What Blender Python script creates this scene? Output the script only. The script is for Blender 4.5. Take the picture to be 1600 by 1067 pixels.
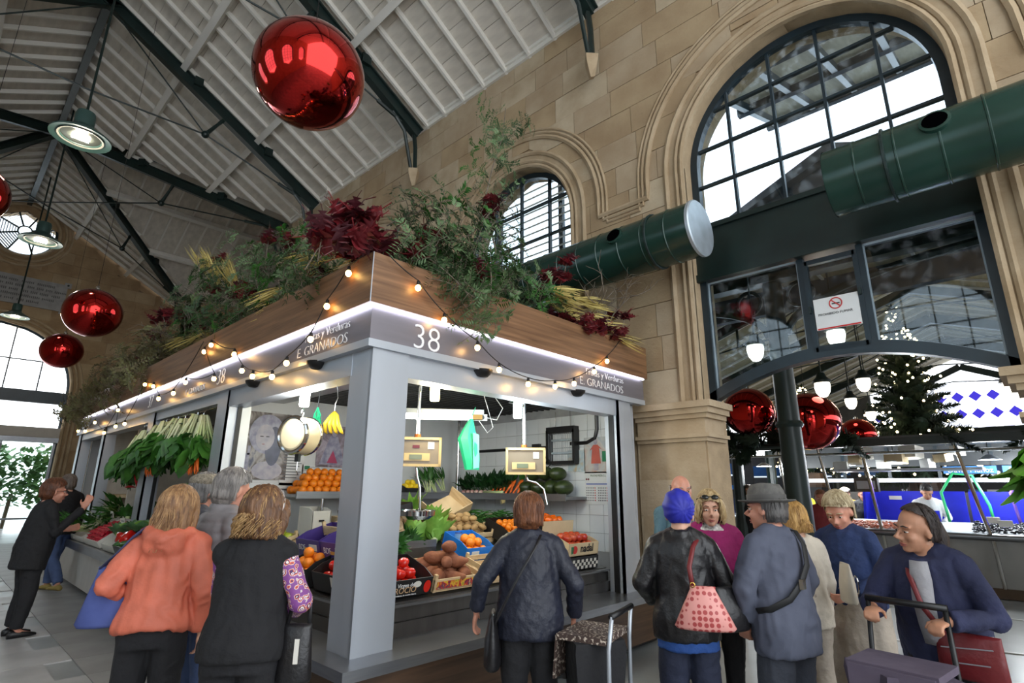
import bpy, bmesh, math, random
from mathutils import Vector, Matrix, Quaternion, noise
import numpy as np

scene = bpy.context.scene
for o in list(bpy.data.objects):
    bpy.data.objects.remove(o, do_unlink=True)
COL = scene.collection
R = math.radians
PI = math.pi
rng = random.Random(38)

# ---------------------------------------------------------------- camera
cam_d = bpy.data.cameras.new('camera')
cam_d.sensor_width = 36.0
cam_d.lens = 36.0 * 851.0 / 1600.0
cam_d.clip_end = 400
cam_d.clip_start = 0.05
cam = bpy.data.objects.new('camera', cam_d)
COL.objects.link(cam)
cam.location = (0, 0, 1.5)
_yaw, _pitch, _roll = R(43.64), R(15.16), R(0.445)
_F = Vector((math.cos(_pitch) * math.cos(_yaw), math.cos(_pitch) * math.sin(_yaw), math.sin(_pitch)))
_R = Vector((math.sin(_yaw), -math.cos(_yaw), 0))
_U = _R.cross(_F)
_R2 = math.cos(_roll) * _R + math.sin(_roll) * _U
_U2 = -math.sin(_roll) * _R + math.cos(_roll) * _U
cam.matrix_world = Matrix.Translation((0, 0, 1.5)) @ Matrix((_R2, _U2, -_F)).transposed().to_4x4()
scene.camera = cam

# ---------------------------------------------------------------- sky and exposure
world = bpy.data.worlds.new('overcast_sky')
scene.world = world
world.use_nodes = True
_bg = world.node_tree.nodes['Background']
_bg.inputs[0].default_value = (0.90, 0.95, 1.0, 1)
_bg.inputs[1].default_value = 2.4
scene.view_settings.view_transform = 'Standard'
scene.view_settings.look = 'None'
scene.view_settings.gamma = 1.0
scene.view_settings.use_curve_mapping = False
scene.view_settings.exposure = 0.68

# ================================================================ helpers
MATS = {}
def _nodes(name):
    m = bpy.data.materials.new(name); m.use_nodes = True
    nt = m.node_tree
    return m, nt, nt.nodes['Principled BSDF'], nt.nodes, nt.links

def lin(c):
    """sRGB 0-255 -> linear"""
    return tuple(((v / 255.0) / 12.92 if v / 255.0 <= 0.04045 else (((v / 255.0) + 0.055) / 1.055) ** 2.4) for v in c)

def M(name, rgb, rough=0.6, metal=0.0, var=0.12, scale=6.0, bump=0.0, bscale=None, spec=0.5, emit=0.0, coat=0.0,
      stretch=(1, 1, 1), rgb2=None, detail=4.0, trans=0.0, sub=0.0, alpha=1.0):
    """procedural principled material: noise-mixed colour in object space, optional bump"""
    if name in MATS: return MATS[name]
    m, nt, b, N, L = _nodes(name)
    c = lin(rgb)
    c2 = lin(rgb2) if rgb2 else tuple(max(0, v * (1 - var)) for v in c)
    c1 = c if rgb2 else tuple(min(1, v * (1 + var)) for v in c)
    tc = N.new('ShaderNodeTexCoord'); mp = N.new('ShaderNodeMapping')
    mp.inputs['Scale'].default_value = stretch
    L.new(tc.outputs['Object'], mp.inputs['Vector'])
    nz = N.new('ShaderNodeTexNoise'); nz.inputs['Scale'].default_value = scale; nz.inputs['Detail'].default_value = detail
    L.new(mp.outputs[0], nz.inputs['Vector'])
    cr = N.new('ShaderNodeValToRGB')
    cr.color_ramp.elements[0].position = 0.32; cr.color_ramp.elements[1].position = 0.68
    cr.color_ramp.elements[0].color = (*c2, 1); cr.color_ramp.elements[1].color = (*c1, 1)
    L.new(nz.outputs[0], cr.inputs[0]); L.new(cr.outputs[0], b.inputs['Base Color'])
    b.inputs['Roughness'].default_value = rough; b.inputs['Metallic'].default_value = metal
    b.inputs['Specular IOR Level'].default_value = spec
    if coat: b.inputs['Coat Weight'].default_value = coat; b.inputs['Coat Roughness'].default_value = 0.08
    if trans: b.inputs['Transmission Weight'].default_value = trans
    if sub:
        b.inputs['Subsurface Weight'].default_value = sub; b.inputs['Subsurface Radius'].default_value = (0.012, 0.005, 0.003)
        b.inputs['Subsurface Scale'].default_value = 1.0
    if emit:
        L.new(cr.outputs[0], b.inputs['Emission Color']); b.inputs['Emission Strength'].default_value = emit
    if bump:
        n2 = N.new('ShaderNodeTexNoise'); n2.inputs['Scale'].default_value = bscale or scale * 4; n2.inputs['Detail'].default_value = 5
        L.new(mp.outputs[0], n2.inputs['Vector'])
        bp = N.new('ShaderNodeBump'); bp.inputs['Strength'].default_value = bump; bp.inputs['Distance'].default_value = 0.02
        L.new(n2.outputs[0], bp.inputs['Height']); L.new(bp.outputs[0], b.inputs['Normal'])
    MATS[name] = m
    return m

def EM(name, rgb, strength):
    if name in MATS: return MATS[name]
    m, nt, b, N, L = _nodes(name)
    b.inputs['Base Color'].default_value = (*lin(rgb), 1)
    b.inputs['Emission Color'].default_value = (*lin(rgb), 1)
    b.inputs['Emission Strength'].default_value = strength
    MATS[name] = m
    return m

def GLASS(name, tint=(235, 243, 245), refl=0.12, dirt=0.0):
    """thin pane: mostly clear, some mirror, optional pale dirt"""
    if name in MATS: return MATS[name]
    m = bpy.data.materials.new(name); m.use_nodes = True
    nt = m.node_tree; N = nt.nodes; L = nt.links; N.clear()
    out = N.new('ShaderNodeOutputMaterial')
    tr = N.new('ShaderNodeBsdfTransparent'); tr.inputs[0].default_value = (*lin(tint), 1)
    gl = N.new('ShaderNodeBsdfGlossy'); gl.inputs['Roughness'].default_value = 0.02
    fr = N.new('ShaderNodeFresnel'); fr.inputs[0].default_value = 1.45
    mx = N.new('ShaderNodeMixShader')
    ml = N.new('ShaderNodeMath'); ml.operation = 'MULTIPLY'; ml.inputs[1].default_value = refl * 8
    ml.use_clamp = True; L.new(fr.outputs[0], ml.inputs[0]); ge = N.new('ShaderNodeNewGeometry'); iv = N.new('ShaderNodeMath'); iv.operation = 'SUBTRACT'; iv.inputs[0].default_value = 1.0; L.new(ge.outputs['Backfacing'], iv.inputs[1]); m3 = N.new('ShaderNodeMath'); m3.operation = 'MULTIPLY'; L.new(ml.outputs[0], m3.inputs[0]); L.new(iv.outputs[0], m3.inputs[1]); L.new(m3.outputs[0], mx.inputs[0])
    L.new(tr.outputs[0], mx.inputs[1]); L.new(gl.outputs[0], mx.inputs[2])
    last = mx
    if dirt:
        tc = N.new('ShaderNodeTexCoord'); nz = N.new('ShaderNodeTexNoise'); nz.inputs['Scale'].default_value = 9; nz.inputs['Detail'].default_value = 8
        L.new(tc.outputs['Object'], nz.inputs['Vector'])
        cr = N.new('ShaderNodeValToRGB'); cr.color_ramp.elements[0].position = 0.5; cr.color_ramp.elements[1].position = 0.78
        cr.color_ramp.elements[1].color = (dirt, dirt, dirt, 1)
        L.new(nz.outputs[0], cr.inputs[0])
        df = N.new('ShaderNodeBsdfTranslucent'); df.inputs[0].default_value = (.75, .8, .85, 1)
        m2 = N.new('ShaderNodeMixShader'); L.new(cr.outputs[0], m2.inputs[0]); L.new(mx.outputs[0], m2.inputs[1]); L.new(df.outputs[0], m2.inputs[2])
        last = m2
    L.new(last.outputs[0], out.inputs[0])
    MATS[name] = m
    return m

def P(o, label=None, cat=None, group=None, kind=None):
    if label: o['label'] = label
    if cat: o['category'] = cat
    if group: o['group'] = group
    if kind: o['kind'] = kind
    return o

def empty(name, loc=(0, 0, 0), rz=0.0, label=None, cat=None, group=None, kind=None, parent=None):
    o = bpy.data.objects.new(name, None); COL.objects.link(o)
    o.location = loc; o.rotation_euler = (0, 0, rz); o.empty_display_size = 0.1
    if parent: o.parent = parent
    return P(o, label, cat, group, kind)

def basis(d):
    d = Vector(d).normalized()
    a = Vector((0, 0, 1)) if abs(d.z) < 0.95 else Vector((0, 1, 0))
    u = d.cross(a).normalized(); v = d.cross(u).normalized()
    return u, v, d

class MB:
    """collects shapes, builds ONE mesh object"""
    def __init__(self): self.v = []; self.f = []; self.mi = []; self.cur = 0
    def add(self, vs, fs):
        n = len(self.v); self.v += [tuple(p) for p in vs]
        self.f += [tuple(i + n for i in f) for f in fs]; self.mi += [self.cur] * len(fs); return self
    def box(self, c, s, rot=None):
        hx, hy, hz = s[0] / 2, s[1] / 2, s[2] / 2
        vs = [Vector((x, y, z)) for x in (-hx, hx) for y in (-hy, hy) for z in (-hz, hz)]
        if rot is not None:
            m = rot if isinstance(rot, Matrix) else Matrix.Rotation(rot, 3, 'Z')
            vs = [m @ p for p in vs]
        return self.add([p + Vector(c) for p in vs], [(0, 1, 3, 2), (4, 6, 7, 5), (0, 4, 5, 1), (2, 3, 7, 6), (0, 2, 6, 4), (1, 5, 7, 3)])
    def bx(self, x0, x1, y0, y1, z0, z1):
        return self.box(((x0 + x1) / 2, (y0 + y1) / 2, (z0 + z1) / 2), (abs(x1 - x0), abs(y1 - y0), abs(z1 - z0)))
    def beam(self, p0, p1, w, h, up=(0, 0, 1)):
        p0, p1 = Vector(p0), Vector(p1); d = (p1 - p0).normalized(); up = Vector(up)
        s = d.cross(up)
        if s.length < 1e-4: s = d.cross(Vector((1, 0, 0)))
        s.normalize(); t = s.cross(d).normalized()
        vs = [p + s * a * w / 2 + t * b * h / 2 for p in (p0, p1) for a in (-1, 1) for b in (-1, 1)]
        return self.add(vs, [(0, 1, 3, 2), (4, 6, 7, 5), (0, 4, 5, 1), (2, 3, 7, 6), (0, 2, 6, 4), (1, 5, 7, 3)])
    def tube(self, pts, r, n=8, caps=True, flat=None):
        pts = [Vector(p) for p in pts]; k = len(pts)
        rs = list(r) if hasattr(r, '__len__') else [r] * k
        rings = []; u = None
        for i, p in enumerate(pts):
            d = (pts[min(i + 1, k - 1)] - pts[max(i - 1, 0)])
            if d.length < 1e-9: d = Vector((0, 0, 1))
            d.normalize()
            if u is None: u, w, _ = basis(d)
            else:
                u = u - d * u.dot(d)
                u = u.normalized() if u.length > 1e-6 else basis(d)[0]
                w = d.cross(u)
            fl = flat if flat else 1.0
            rings.append([p + (u * math.cos(2 * PI * j / n) + w * math.sin(2 * PI * j / n) * fl) * rs[i] for j in range(n)])
        vs = [q for rg in rings for q in rg]; fs = []
        for i in range(k - 1):
            for j in range(n):
                fs.append((i * n + j, i * n + (j + 1) % n, (i + 1) * n + (j + 1) % n, (i + 1) * n + j))
        if caps: fs.append(tuple(range(n - 1, -1, -1))); fs.append(tuple((k - 1) * n + j for j in range(n)))
        return self.add(vs, fs)
    def cyl(self, p0, p1, r0, r1=None, n=12): return self.tube([p0, p1], [r0, r0 if r1 is None else r1], n)
    def loft(self, rings, n=20, caps=True):
        """rings: (center, ax, ay) with ax, ay half-axis vectors"""
        vs = []; fs = []; k = len(rings)
        for c, ax, ay in rings:
            c, ax, ay = Vector(c), Vector(ax), Vector(ay)
            vs += [c + ax * math.cos(2 * PI * j / n) + ay * math.sin(2 * PI * j / n) for j in range(n)]
        for i in range(k - 1):
            for j in range(n):
                fs.append((i * n + j, i * n + (j + 1) % n, (i + 1) * n + (j + 1) % n, (i + 1) * n + j))
        if caps: fs.append(tuple(range(n - 1, -1, -1))); fs.append(tuple((k - 1) * n + j for j in range(n)))
        return self.add(vs, fs)
    def ell(self, c, r, n=12, m=8, mat=None):
        c = Vector(c); vs = []; fs = []
        if not hasattr(r, '__len__'): r = (r, r, r)
        for i in range(1, m):
            a = PI * i / m
            for j in range(n):
                b = 2 * PI * j / n
                p = Vector((r[0] * math.sin(a) * math.cos(b), r[1] * math.sin(a) * math.sin(b), r[2] * math.cos(a)))
                vs.append((mat @ p if mat else p) + c)
        t = Vector((0, 0, r[2])); vs.append((mat @ t if mat else t) + c); vs.append((mat @ -t if mat else -t) + c)
        T = len(vs) - 2
        for i in range(m - 2):
            for j in range(n):
                fs.append((i * n + j, (i + 1) * n + j, (i + 1) * n + (j + 1) % n, i * n + (j + 1) % n))
        for j in range(n):
            fs.append((T, j, (j + 1) % n)); fs.append((T + 1, (m - 2) * n + (j + 1) % n, (m - 2) * n + j))
        return self.add(vs, fs)
    def lathe(self, prof, n=20, c=(0, 0, 0), mat=None, caps=False):
        c = Vector(c); vs = []; fs = []
        for r, z in prof:
            for j in range(n):
                p = Vector((r * math.cos(2 * PI * j / n), r * math.sin(2 * PI * j / n), z)); vs.append((mat @ p if mat else p) + c)
        for i in range(len(prof) - 1):
            for j in range(n):
                fs.append((i * n + j, i * n + (j + 1) % n, (i + 1) * n + (j + 1) % n, (i + 1) * n + j))
        if caps: fs.append(tuple(range(n - 1, -1, -1))); fs.append(tuple((len(prof) - 1) * n + j for j in range(n)))
        return self.add(vs, fs)
    def prism(self, poly, d, off=0.0):
        """poly: list of 3d points (planar); extruded by vector d"""
        d = Vector(d); a = [Vector(p) + d * off for p in poly]; b = [p + d for p in a]; n = len(a)
        return self.add(a + b, [tuple(range(n - 1, -1, -1)), tuple(range(n, 2 * n))] + [(i, (i + 1) % n, n + (i + 1) % n, n + i) for i in range(n)])
    def mesh(self, name, mat=None, smooth=False, fix=True):
        me = bpy.data.meshes.new(name); me.from_pydata(self.v, [], self.f)
        mats = mat if isinstance(mat, (list, tuple)) else [mat]
        for m in mats:
            if m: me.materials.append(m)
        if len(mats) > 1: me.polygons.foreach_set('material_index', self.mi)
        if fix:
            bm = bmesh.new(); bm.from_mesh(me); bmesh.ops.recalc_face_normals(bm, faces=bm.faces); bm.to_mesh(me); bm.free()
        if smooth:
            me.polygons.foreach_set('use_smooth', [True] * len(me.polygons))
            if smooth != 'all':
                try: me.set_sharp_from_angle(angle=R(smooth if not isinstance(smooth, bool) else 40))
                except Exception: pass
        me.update()
        return me
    def build(self, name, mat=None, parent=None, smooth=False, loc=None, label=None, cat=None, group=None, kind=None, fix=True):
        return link(name, self.mesh(name, mat, smooth, fix), parent, loc, label=label, cat=cat, group=group, kind=kind)

def link(name, me, parent=None, loc=None, rot=None, scale=None, label=None, cat=None, group=None, kind=None):
    o = bpy.data.objects.new(name, me); COL.objects.link(o)
    if parent: o.parent = parent
    if loc is not None: o.location = loc
    if rot is not None:
        if isinstance(rot, Quaternion): o.rotation_mode = 'QUATERNION'; o.rotation_quaternion = rot
        else: o.rotation_euler = rot
    if scale is not None: o.scale = scale if hasattr(scale, '__len__') else (scale,) * 3
    return P(o, label, cat, group, kind)

def structure(o): o['kind'] = 'structure'; return o

def rand_rot(r=rng): return (r.uniform(0, 6.28), r.uniform(0, 6.28), r.uniform(0, 6.28))

def copy_tree(o, parent=None, loc=None, rot=None, scale=None, label=None):
    c = o.copy(); COL.objects.link(c)
    if parent is not None: c.parent = parent
    if loc is not None: c.location = loc
    if rot is not None: c.rotation_euler = rot
    if scale is not None: c.scale = scale if hasattr(scale, '__len__') else (scale,) * 3
    if label: c['label'] = label
    for ch in list(o.children): copy_tree(ch, c)
    return c

def text_mesh(name, s, size, mat, parent=None, origin=(0, 0, 0), xdir=(1, 0, 0), updir=(0, 0, 1), ext=0.002, offset=0.0, align='LEFT', shear=0.0, sx=1.0, label=None):
    cu = bpy.data.curves.new(name, 'FONT'); cu.body = s; cu.size = size; cu.extrude = ext; cu.offset = offset; cu.align_x = align; cu.shear = shear
    cu.resolution_u = 3; cu.space_line = 0.95
    t = bpy.data.objects.new('tmp_text', cu); COL.objects.link(t)
    dg = bpy.context.evaluated_depsgraph_get()
    me = bpy.data.meshes.new_from_object(t.evaluated_get(dg)); me.name = name
    bpy.data.objects.remove(t, do_unlink=True); bpy.data.curves.remove(cu)
    me.materials.clear(); me.materials.append(mat)
    x = Vector(xdir).normalized(); u = Vector(updir).normalized(); nrm = x.cross(u)
    mm = Matrix((x * sx, u, nrm)).transposed().to_4x4()
    me.transform(Matrix.Translation(Vector(origin)) @ mm)
    return link(name, me, parent, label=label)

def remeshed(mb, name, mat, voxel=0.012, smooth=3, parent=None, disp=None, fac=0.5):
    """union of overlapping closed shapes -> one continuous skin"""
    me = mb.mesh(name + '_src', None)
    o = bpy.data.objects.new('tmp_remesh', me); COL.objects.link(o)
    md = o.modifiers.new('r', 'REMESH'); md.mode = 'VOXEL'; md.voxel_size = voxel; md.use_smooth_shade = True
    if smooth:
        sm = o.modifiers.new('s', 'SMOOTH'); sm.factor = fac; sm.iterations = smooth
    dg = bpy.context.evaluated_depsgraph_get()
    out = bpy.data.meshes.new_from_object(o.evaluated_get(dg)); out.name = name
    bpy.data.objects.remove(o, do_unlink=True); bpy.data.meshes.remove(me)
    out.materials.clear()
    for m in (mat if isinstance(mat, (list, tuple)) else [mat]): out.materials.append(m)
    if disp:
        n = len(out.vertices); co = np.empty(n * 3); no = np.empty(n * 3)
        out.vertices.foreach_get('co', co); out.vertices.foreach_get('normal', no)
        co = co.reshape(-1, 3); no = no.reshape(-1, 3)
        co = co + no * disp(co)[:, None]
        out.vertices.foreach_set('co', co.ravel())
    out.polygons.foreach_set('use_smooth', [True] * len(out.polygons)); out.update()
    return link(name, out, parent)

# ================================================================ the hall
HX, WX, LX, EZ, RZ = 0.78, 5.80, -4.24, 8.75, 11.60
CY, CH, FY, BY = 18.75, 4.65, 25.0, -5.5
SLOPE = (RZ - EZ) / (WX - HX)

m_stone = M('sandstone', (184, 166, 140), rough=.9, rgb2=(162, 140, 112), scale=1.6, bump=.35, bscale=26, detail=8)
m_stone2 = M('sandstone_pale', (192, 176, 150), rough=.9, rgb2=(168, 148, 120), scale=2.3, bump=.35, bscale=26, detail=8)
m_stone3 = M('sandstone_ochre', (176, 154, 122), rough=.9, rgb2=(156, 132, 102), scale=2.0, bump=.4, bscale=22, detail=8)
m_mortar = M('lime_mortar', (168, 146, 116), rough=.95, bump=.3, bscale=40)
m_moul = M('carved_sandstone', (182, 162, 134), rough=.9, rgb2=(160, 138, 108), scale=3, bump=.25, bscale=30)
m_green = M('dark_green_iron', (22, 38, 36), rough=.38, var=.25, scale=3, bump=.04, bscale=20)
m_greenb = M('blue_black_iron', (30, 44, 52), rough=.34, var=.2, scale=4, bump=.05, bscale=18)
m_white = M('white_painted_timber', (224, 220, 212), rough=.6, var=.07, scale=3, stretch=(1, .2, 1))
m_board = M('pale_ceiling_board', (208, 200, 188), rough=.65, var=.12, scale=2.5, stretch=(3, .6, 3), bump=.06)
m_pane = GLASS('window_glass', (226, 236, 242), .30, .18)
m_clear = GLASS('clear_glass', (240, 246, 248), .10)
m_slab = M('grey_floor_slab', (176, 175, 174), rough=.42, rgb2=(150, 149, 148), scale=2.2, bump=.05, bscale=60, detail=8)
m_slab2 = M('dark_floor_slab', (144, 143, 141), rough=.45, rgb2=(124, 123, 121), scale=2.5, bump=.05, bscale=60, detail=8)
m_wet = M('wet_grey_floor', (158, 162, 162), rough=.3, rgb2=(122, 126, 126), scale=1.1, bump=.05, bscale=30, detail=9)
m_line = M('pale_stone_strip', (222, 224, 220), rough=.4, rgb2=(150, 152, 148), scale=7, detail=8)

# ---- floor
fl = structure(MB().bx(-6, 30, BY - 2, 30, -.2, -.012).build('floor', m_wet))
# large paving slabs of the aisle in front of the produce stalls
r = random.Random(5)
slab_meshes = {}
def slab(x0, x1, y0, y1, mt):
    k = (round(x1 - x0, 3), round(y1 - y0, 3), mt.name)
    if k not in slab_meshes:
        a, b = (x1 - x0) / 2 - .003, (y1 - y0) / 2 - .003
        slab_meshes[k] = MB().bx(-a, a, -b, b, -.02, 0).mesh('floor_slab', mt)
    return link('floor_slab', slab_meshes[k], fl, ((x0 + x1) / 2, (y0 + y1) / 2, r.uniform(-.0012, .0012)))
y = 1.2; i = 0
while y < 20:
    off = .45 if i % 2 else 0
    for k in range(-2, 2):
        x0 = -.75 + k * .9 + off; x1 = min(x0 + .9, 1.25)
        if x0 < 1.2 and x1 > -.9: slab(x0, x1, y, y + .6, m_slab)
    slab(1.25, 2.3, y, y + .6, m_slab2)
    y += .6; i += 1
# pale strips let into the market floor by the arch
for n_, (a, b, w) in enumerate([((5.2, .9), (9.4, 2.9), .16), ((5.0, -.05), (9.6, -.05), .2), ((6.9, 3.4), (8.2, -1.5), .05), ((9.2, 3.9), (9.9, -1.5), .05), ((5.1, 1.9), (6.6, -1.2), .04)]):
    mb = MB(); mb.beam((*a, -.008), (*b, -.008), w, .012); mb.build('floor_strip', m_line, fl)

# ---- clip helpers
def clip_convex(poly, circ):
    """Sutherland-Hodgman: poly and convex counter-clockwise polygon, 2d"""
    out = poly
    for i in range(len(circ)):
        a, b = circ[i], circ[(i + 1) % len(circ)]; inp = out; out = []
        f = lambda p: (b[0] - a[0]) * (p[1] - a[1]) - (b[1] - a[1]) * (p[0] - a[0])
        for j in range(len(inp)):
            p, q = inp[j], inp[(j + 1) % len(inp)]; fp, fq = f(p), f(q)
            if fp >= 0: out.append(p)
            if (fp >= 0) != (fq >= 0):
                t = fp / (fp - fq); out.append((p[0] + (q[0] - p[0]) * t, p[1] + (q[1] - p[1]) * t))
        if not out: return []
    return out

class Opening:
    def __init__(s, c, r, zs, zb): s.c, s.r, s.zs, s.zb = c, r, zs, zb
    def w(s, z, dr=0.0):
        rr = s.r + dr
        if z < s.zb: return 0.0
        if z <= s.zs: return rr
        d = rr * rr - (z - s.zs) ** 2
        return math.sqrt(d) if d > 0 else 0.0

def course_polys(z0, z1, ylo, yhi, ops, dr, cuts):
    """cells of one course between cuts, trimmed by arched openings; returns 2d polys (y, z)"""
    res = []; zz = [z0 + (z1 - z0) * k / 4 for k in range(5)]
    edges = [ylo] + cuts + [yhi]
    for a, b in zip(edges[:-1], edges[1:]):
        pieces = [(a, b, None, None)]
        for o in ops:
            ws = [o.w(z, dr) for z in zz]
            if max(ws) <= 0: continue
            nxt = []
            for (p, q, lf, rf) in pieces:
                wm = max(ws)
                if q <= o.c - wm or p >= o.c + wm: nxt.append((p, q, lf, rf)); continue
                if p < o.c: nxt.append((p, min(q, o.c), lf, (o, -1)))
                if q > o.c: nxt.append((max(p, o.c), q, (o, 1), rf))
            pieces = nxt
        for (p, q, lf, rf) in pieces:
            left = [max(p, lf[0].c + lf[0].w(z, dr)) if lf else p for z in zz]
            right = [min(q, rf[0].c - rf[0].w(z, dr)) if rf else q for z in zz]
            ks = [k for k in range(5) if right[k] - left[k] > .015]
            if len(ks) < 2: continue
            res.append([(left[k], zz[k]) for k in ks] + [(right[k], zz[k]) for k in reversed(ks)])
    return res

def inset(poly, g):
    cy = sum(p[0] for p in poly) / len(poly); cz = sum(p[1] for p in poly) / len(poly)
    ys = [p[0] for p in poly]; zs = [p[1] for p in poly]
    w, h = max(ys) - min(ys), max(zs) - min(zs)
    fy, fz = max(0, 1 - 2 * g / max(w, .03)), max(0, 1 - 2 * g / max(h, .03))
    return [(cy + (p[0] - cy) * fy, cz + (p[1] - cz) * fz) for p in poly]

OPS = [Opening(1.29, 1.31, 5.39, 0), Opening(5.56, 1.20, 5.39, 3.6), Opening(9.80, 1.20, 5.39, 3.6)]
# backing wall with real arched openings
wall = MB()
zc = [0.0] + [2.45 + .42 * k for k in range(16)]; zc[-1] = EZ
for z0, z1 in zip(zc[:-1], zc[1:]):
    for poly in course_polys(z0, z1, BY, CY - CH, OPS, 0, []):
        wall.prism([(WX + .02, p[0], p[1]) for p in poly], (.55, 0, 0))
for z0, z1 in zip(zc[:-1], zc[1:]):
    for poly in course_polys(z0, z1, CY + CH, FY, [], 0, []):
        wall.prism([(WX + .02, p[0], p[1]) for p in poly], (.55, 0, 0))
wr = structure(wall.build('wall_right', m_mortar))
# ashlar blocks, each its own piece
r = random.Random(11); n_st = 0
zs_ = [2.45 + .42 * k for k in range(15)] + [EZ]
late = []
for ci, (z0, z1) in enumerate(zip(zs_[:-1], zs_[1:])):
    cuts = []; y = -1.6 + (.3 if ci % 2 else 0)
    while y < 13.6: cuts.append(y); y += r.uniform(.62, 1.02)
    for poly in course_polys(z0, z1, -2.2, 14.1, OPS, .26, cuts):
        if max(p[0] for p in poly) - min(p[0] for p in poly) < .06: continue
        late.append(poly)
# pier blocks below the impost and wall foot
for k in range(5):
    z0, z1 = 0.0 + k * .404, (k + 1) * .404
    late.append([(2.62, z0), (2.62, z1), (3.0 if k % 2 else 3.45, z1), (3.0 if k % 2 else 3.45, z0)])
    if k % 2: late.append([(3.0, z0), (3.0, z1), (3.45, z1), (3.45, z0)])
    late.append([(-1.2, z0), (-1.2, z1), (-.05, z1), (-.05, z0)])
late.sort(key=lambda p: -sum(q[1] for q in p) / len(p) + abs(sum(q[0] for q in p) / len(p) - 4) * .5)
for j, poly in enumerate(late):
    pr_ = r.uniform(.0, .008)
    mb = MB(); pp = inset(poly, .004)
    mb.prism([(WX - pr_, p[0], p[1]) for p in pp], (.03, 0, 0))
    mb.build('stone_block', r.choice([m_stone, m_stone, m_stone2, m_stone3]), wr)

def sweep(mb, path, prof_r, n=6):
    mb.tube(path, prof_r, n)

def arch_path(c, rr, zs, z_low, x, n=28, axis='y'):
    pts = [(c + rr, z_low)] + [(c + rr * math.cos(PI * k / n), zs + rr * math.sin(PI * k / n)) for k in range(n + 1)] + [(c - rr, z_low)]
    return [(x, p[0], p[1]) for p in pts] if axis == 'y' else [(p[0], x, p[1]) for p in pts]

# archivolt mouldings round each opening + continuous hood mould with square returns
for o, zl in zip(OPS, (2.45, 3.9, 3.9)):
    mb = MB()
    for dr, rad in ((.03, .035), (.10, .03), (.235, .04)):
        mb.tube(arch_path(o.c, o.r + dr, o.zs, zl, WX + .0), rad, 6)
    # flat ring of voussoir stone
    n = 30
    for k in range(n):
        a0, a1 = PI * k / n, PI * (k + 1) / n
        q = [(o.c + (o.r + d) * math.cos(a), o.zs + (o.r + d) * math.sin(a)) for a, d in ((a0, 0), (a0, .26), (a1, .26), (a1, 0))]
        mb.prism([(WX + .0, p[0], p[1]) for p in q], (.04, 0, 0))
    for s in (-1, 1):
        mb.bx(WX, WX + .04, o.c + s * o.r, o.c + s * (o.r + .26), zl, o.zs)
    mb.build('arch_moulding', m_moul, wr, smooth=35)
hood = MB(); HZ = 5.16
for dr, rad in ((.50, .04), (.57, .028), (.63, .022)):
    dz = dr - .5
    p = [(WX - .01, -2.2, HZ - dz)]
    for o in OPS:
        p += [(WX - .01, o.c - o.r - dr, HZ - dz)] + [(WX - .01, o.c - (o.r + dr) * math.cos(PI * k / 30), o.zs + (o.r + dr) * math.sin(PI * k / 30)) for k in range(31)] + [(WX - .01, o.c + o.r + dr, HZ - dz)]
    p += [(WX - .01, 14.1, HZ - dz)]
    hood.tube(p, rad, 6)
hood.build('hood_moulding', m_moul, wr, smooth=35)

# impost capitals either side of the arch
for y0, y1, ydoor in ((2.62, 3.42, -1), (-1.1, -.04, 1)):
    mb = MB()
    for z0, z1, pj in ((2.02, 2.06, .06), (2.06, 2.10, .10), (2.10, 2.27, .035), (2.27, 2.32, .08), (2.32, 2.38, .12), (2.38, 2.45, .16)):
        a, b = y0, y1
        if ydoor < 0: a -= pj
        else: b += pj
        mb.bx(WX - pj, WX + .45, a, b, z0, z1)
    mb.bx(WX - .005, WX + .5, y0 - (0 if ydoor > 0 else 0), y1, 0, 2.03)
    mb.build('pier_capital', m_moul, wr)

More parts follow.
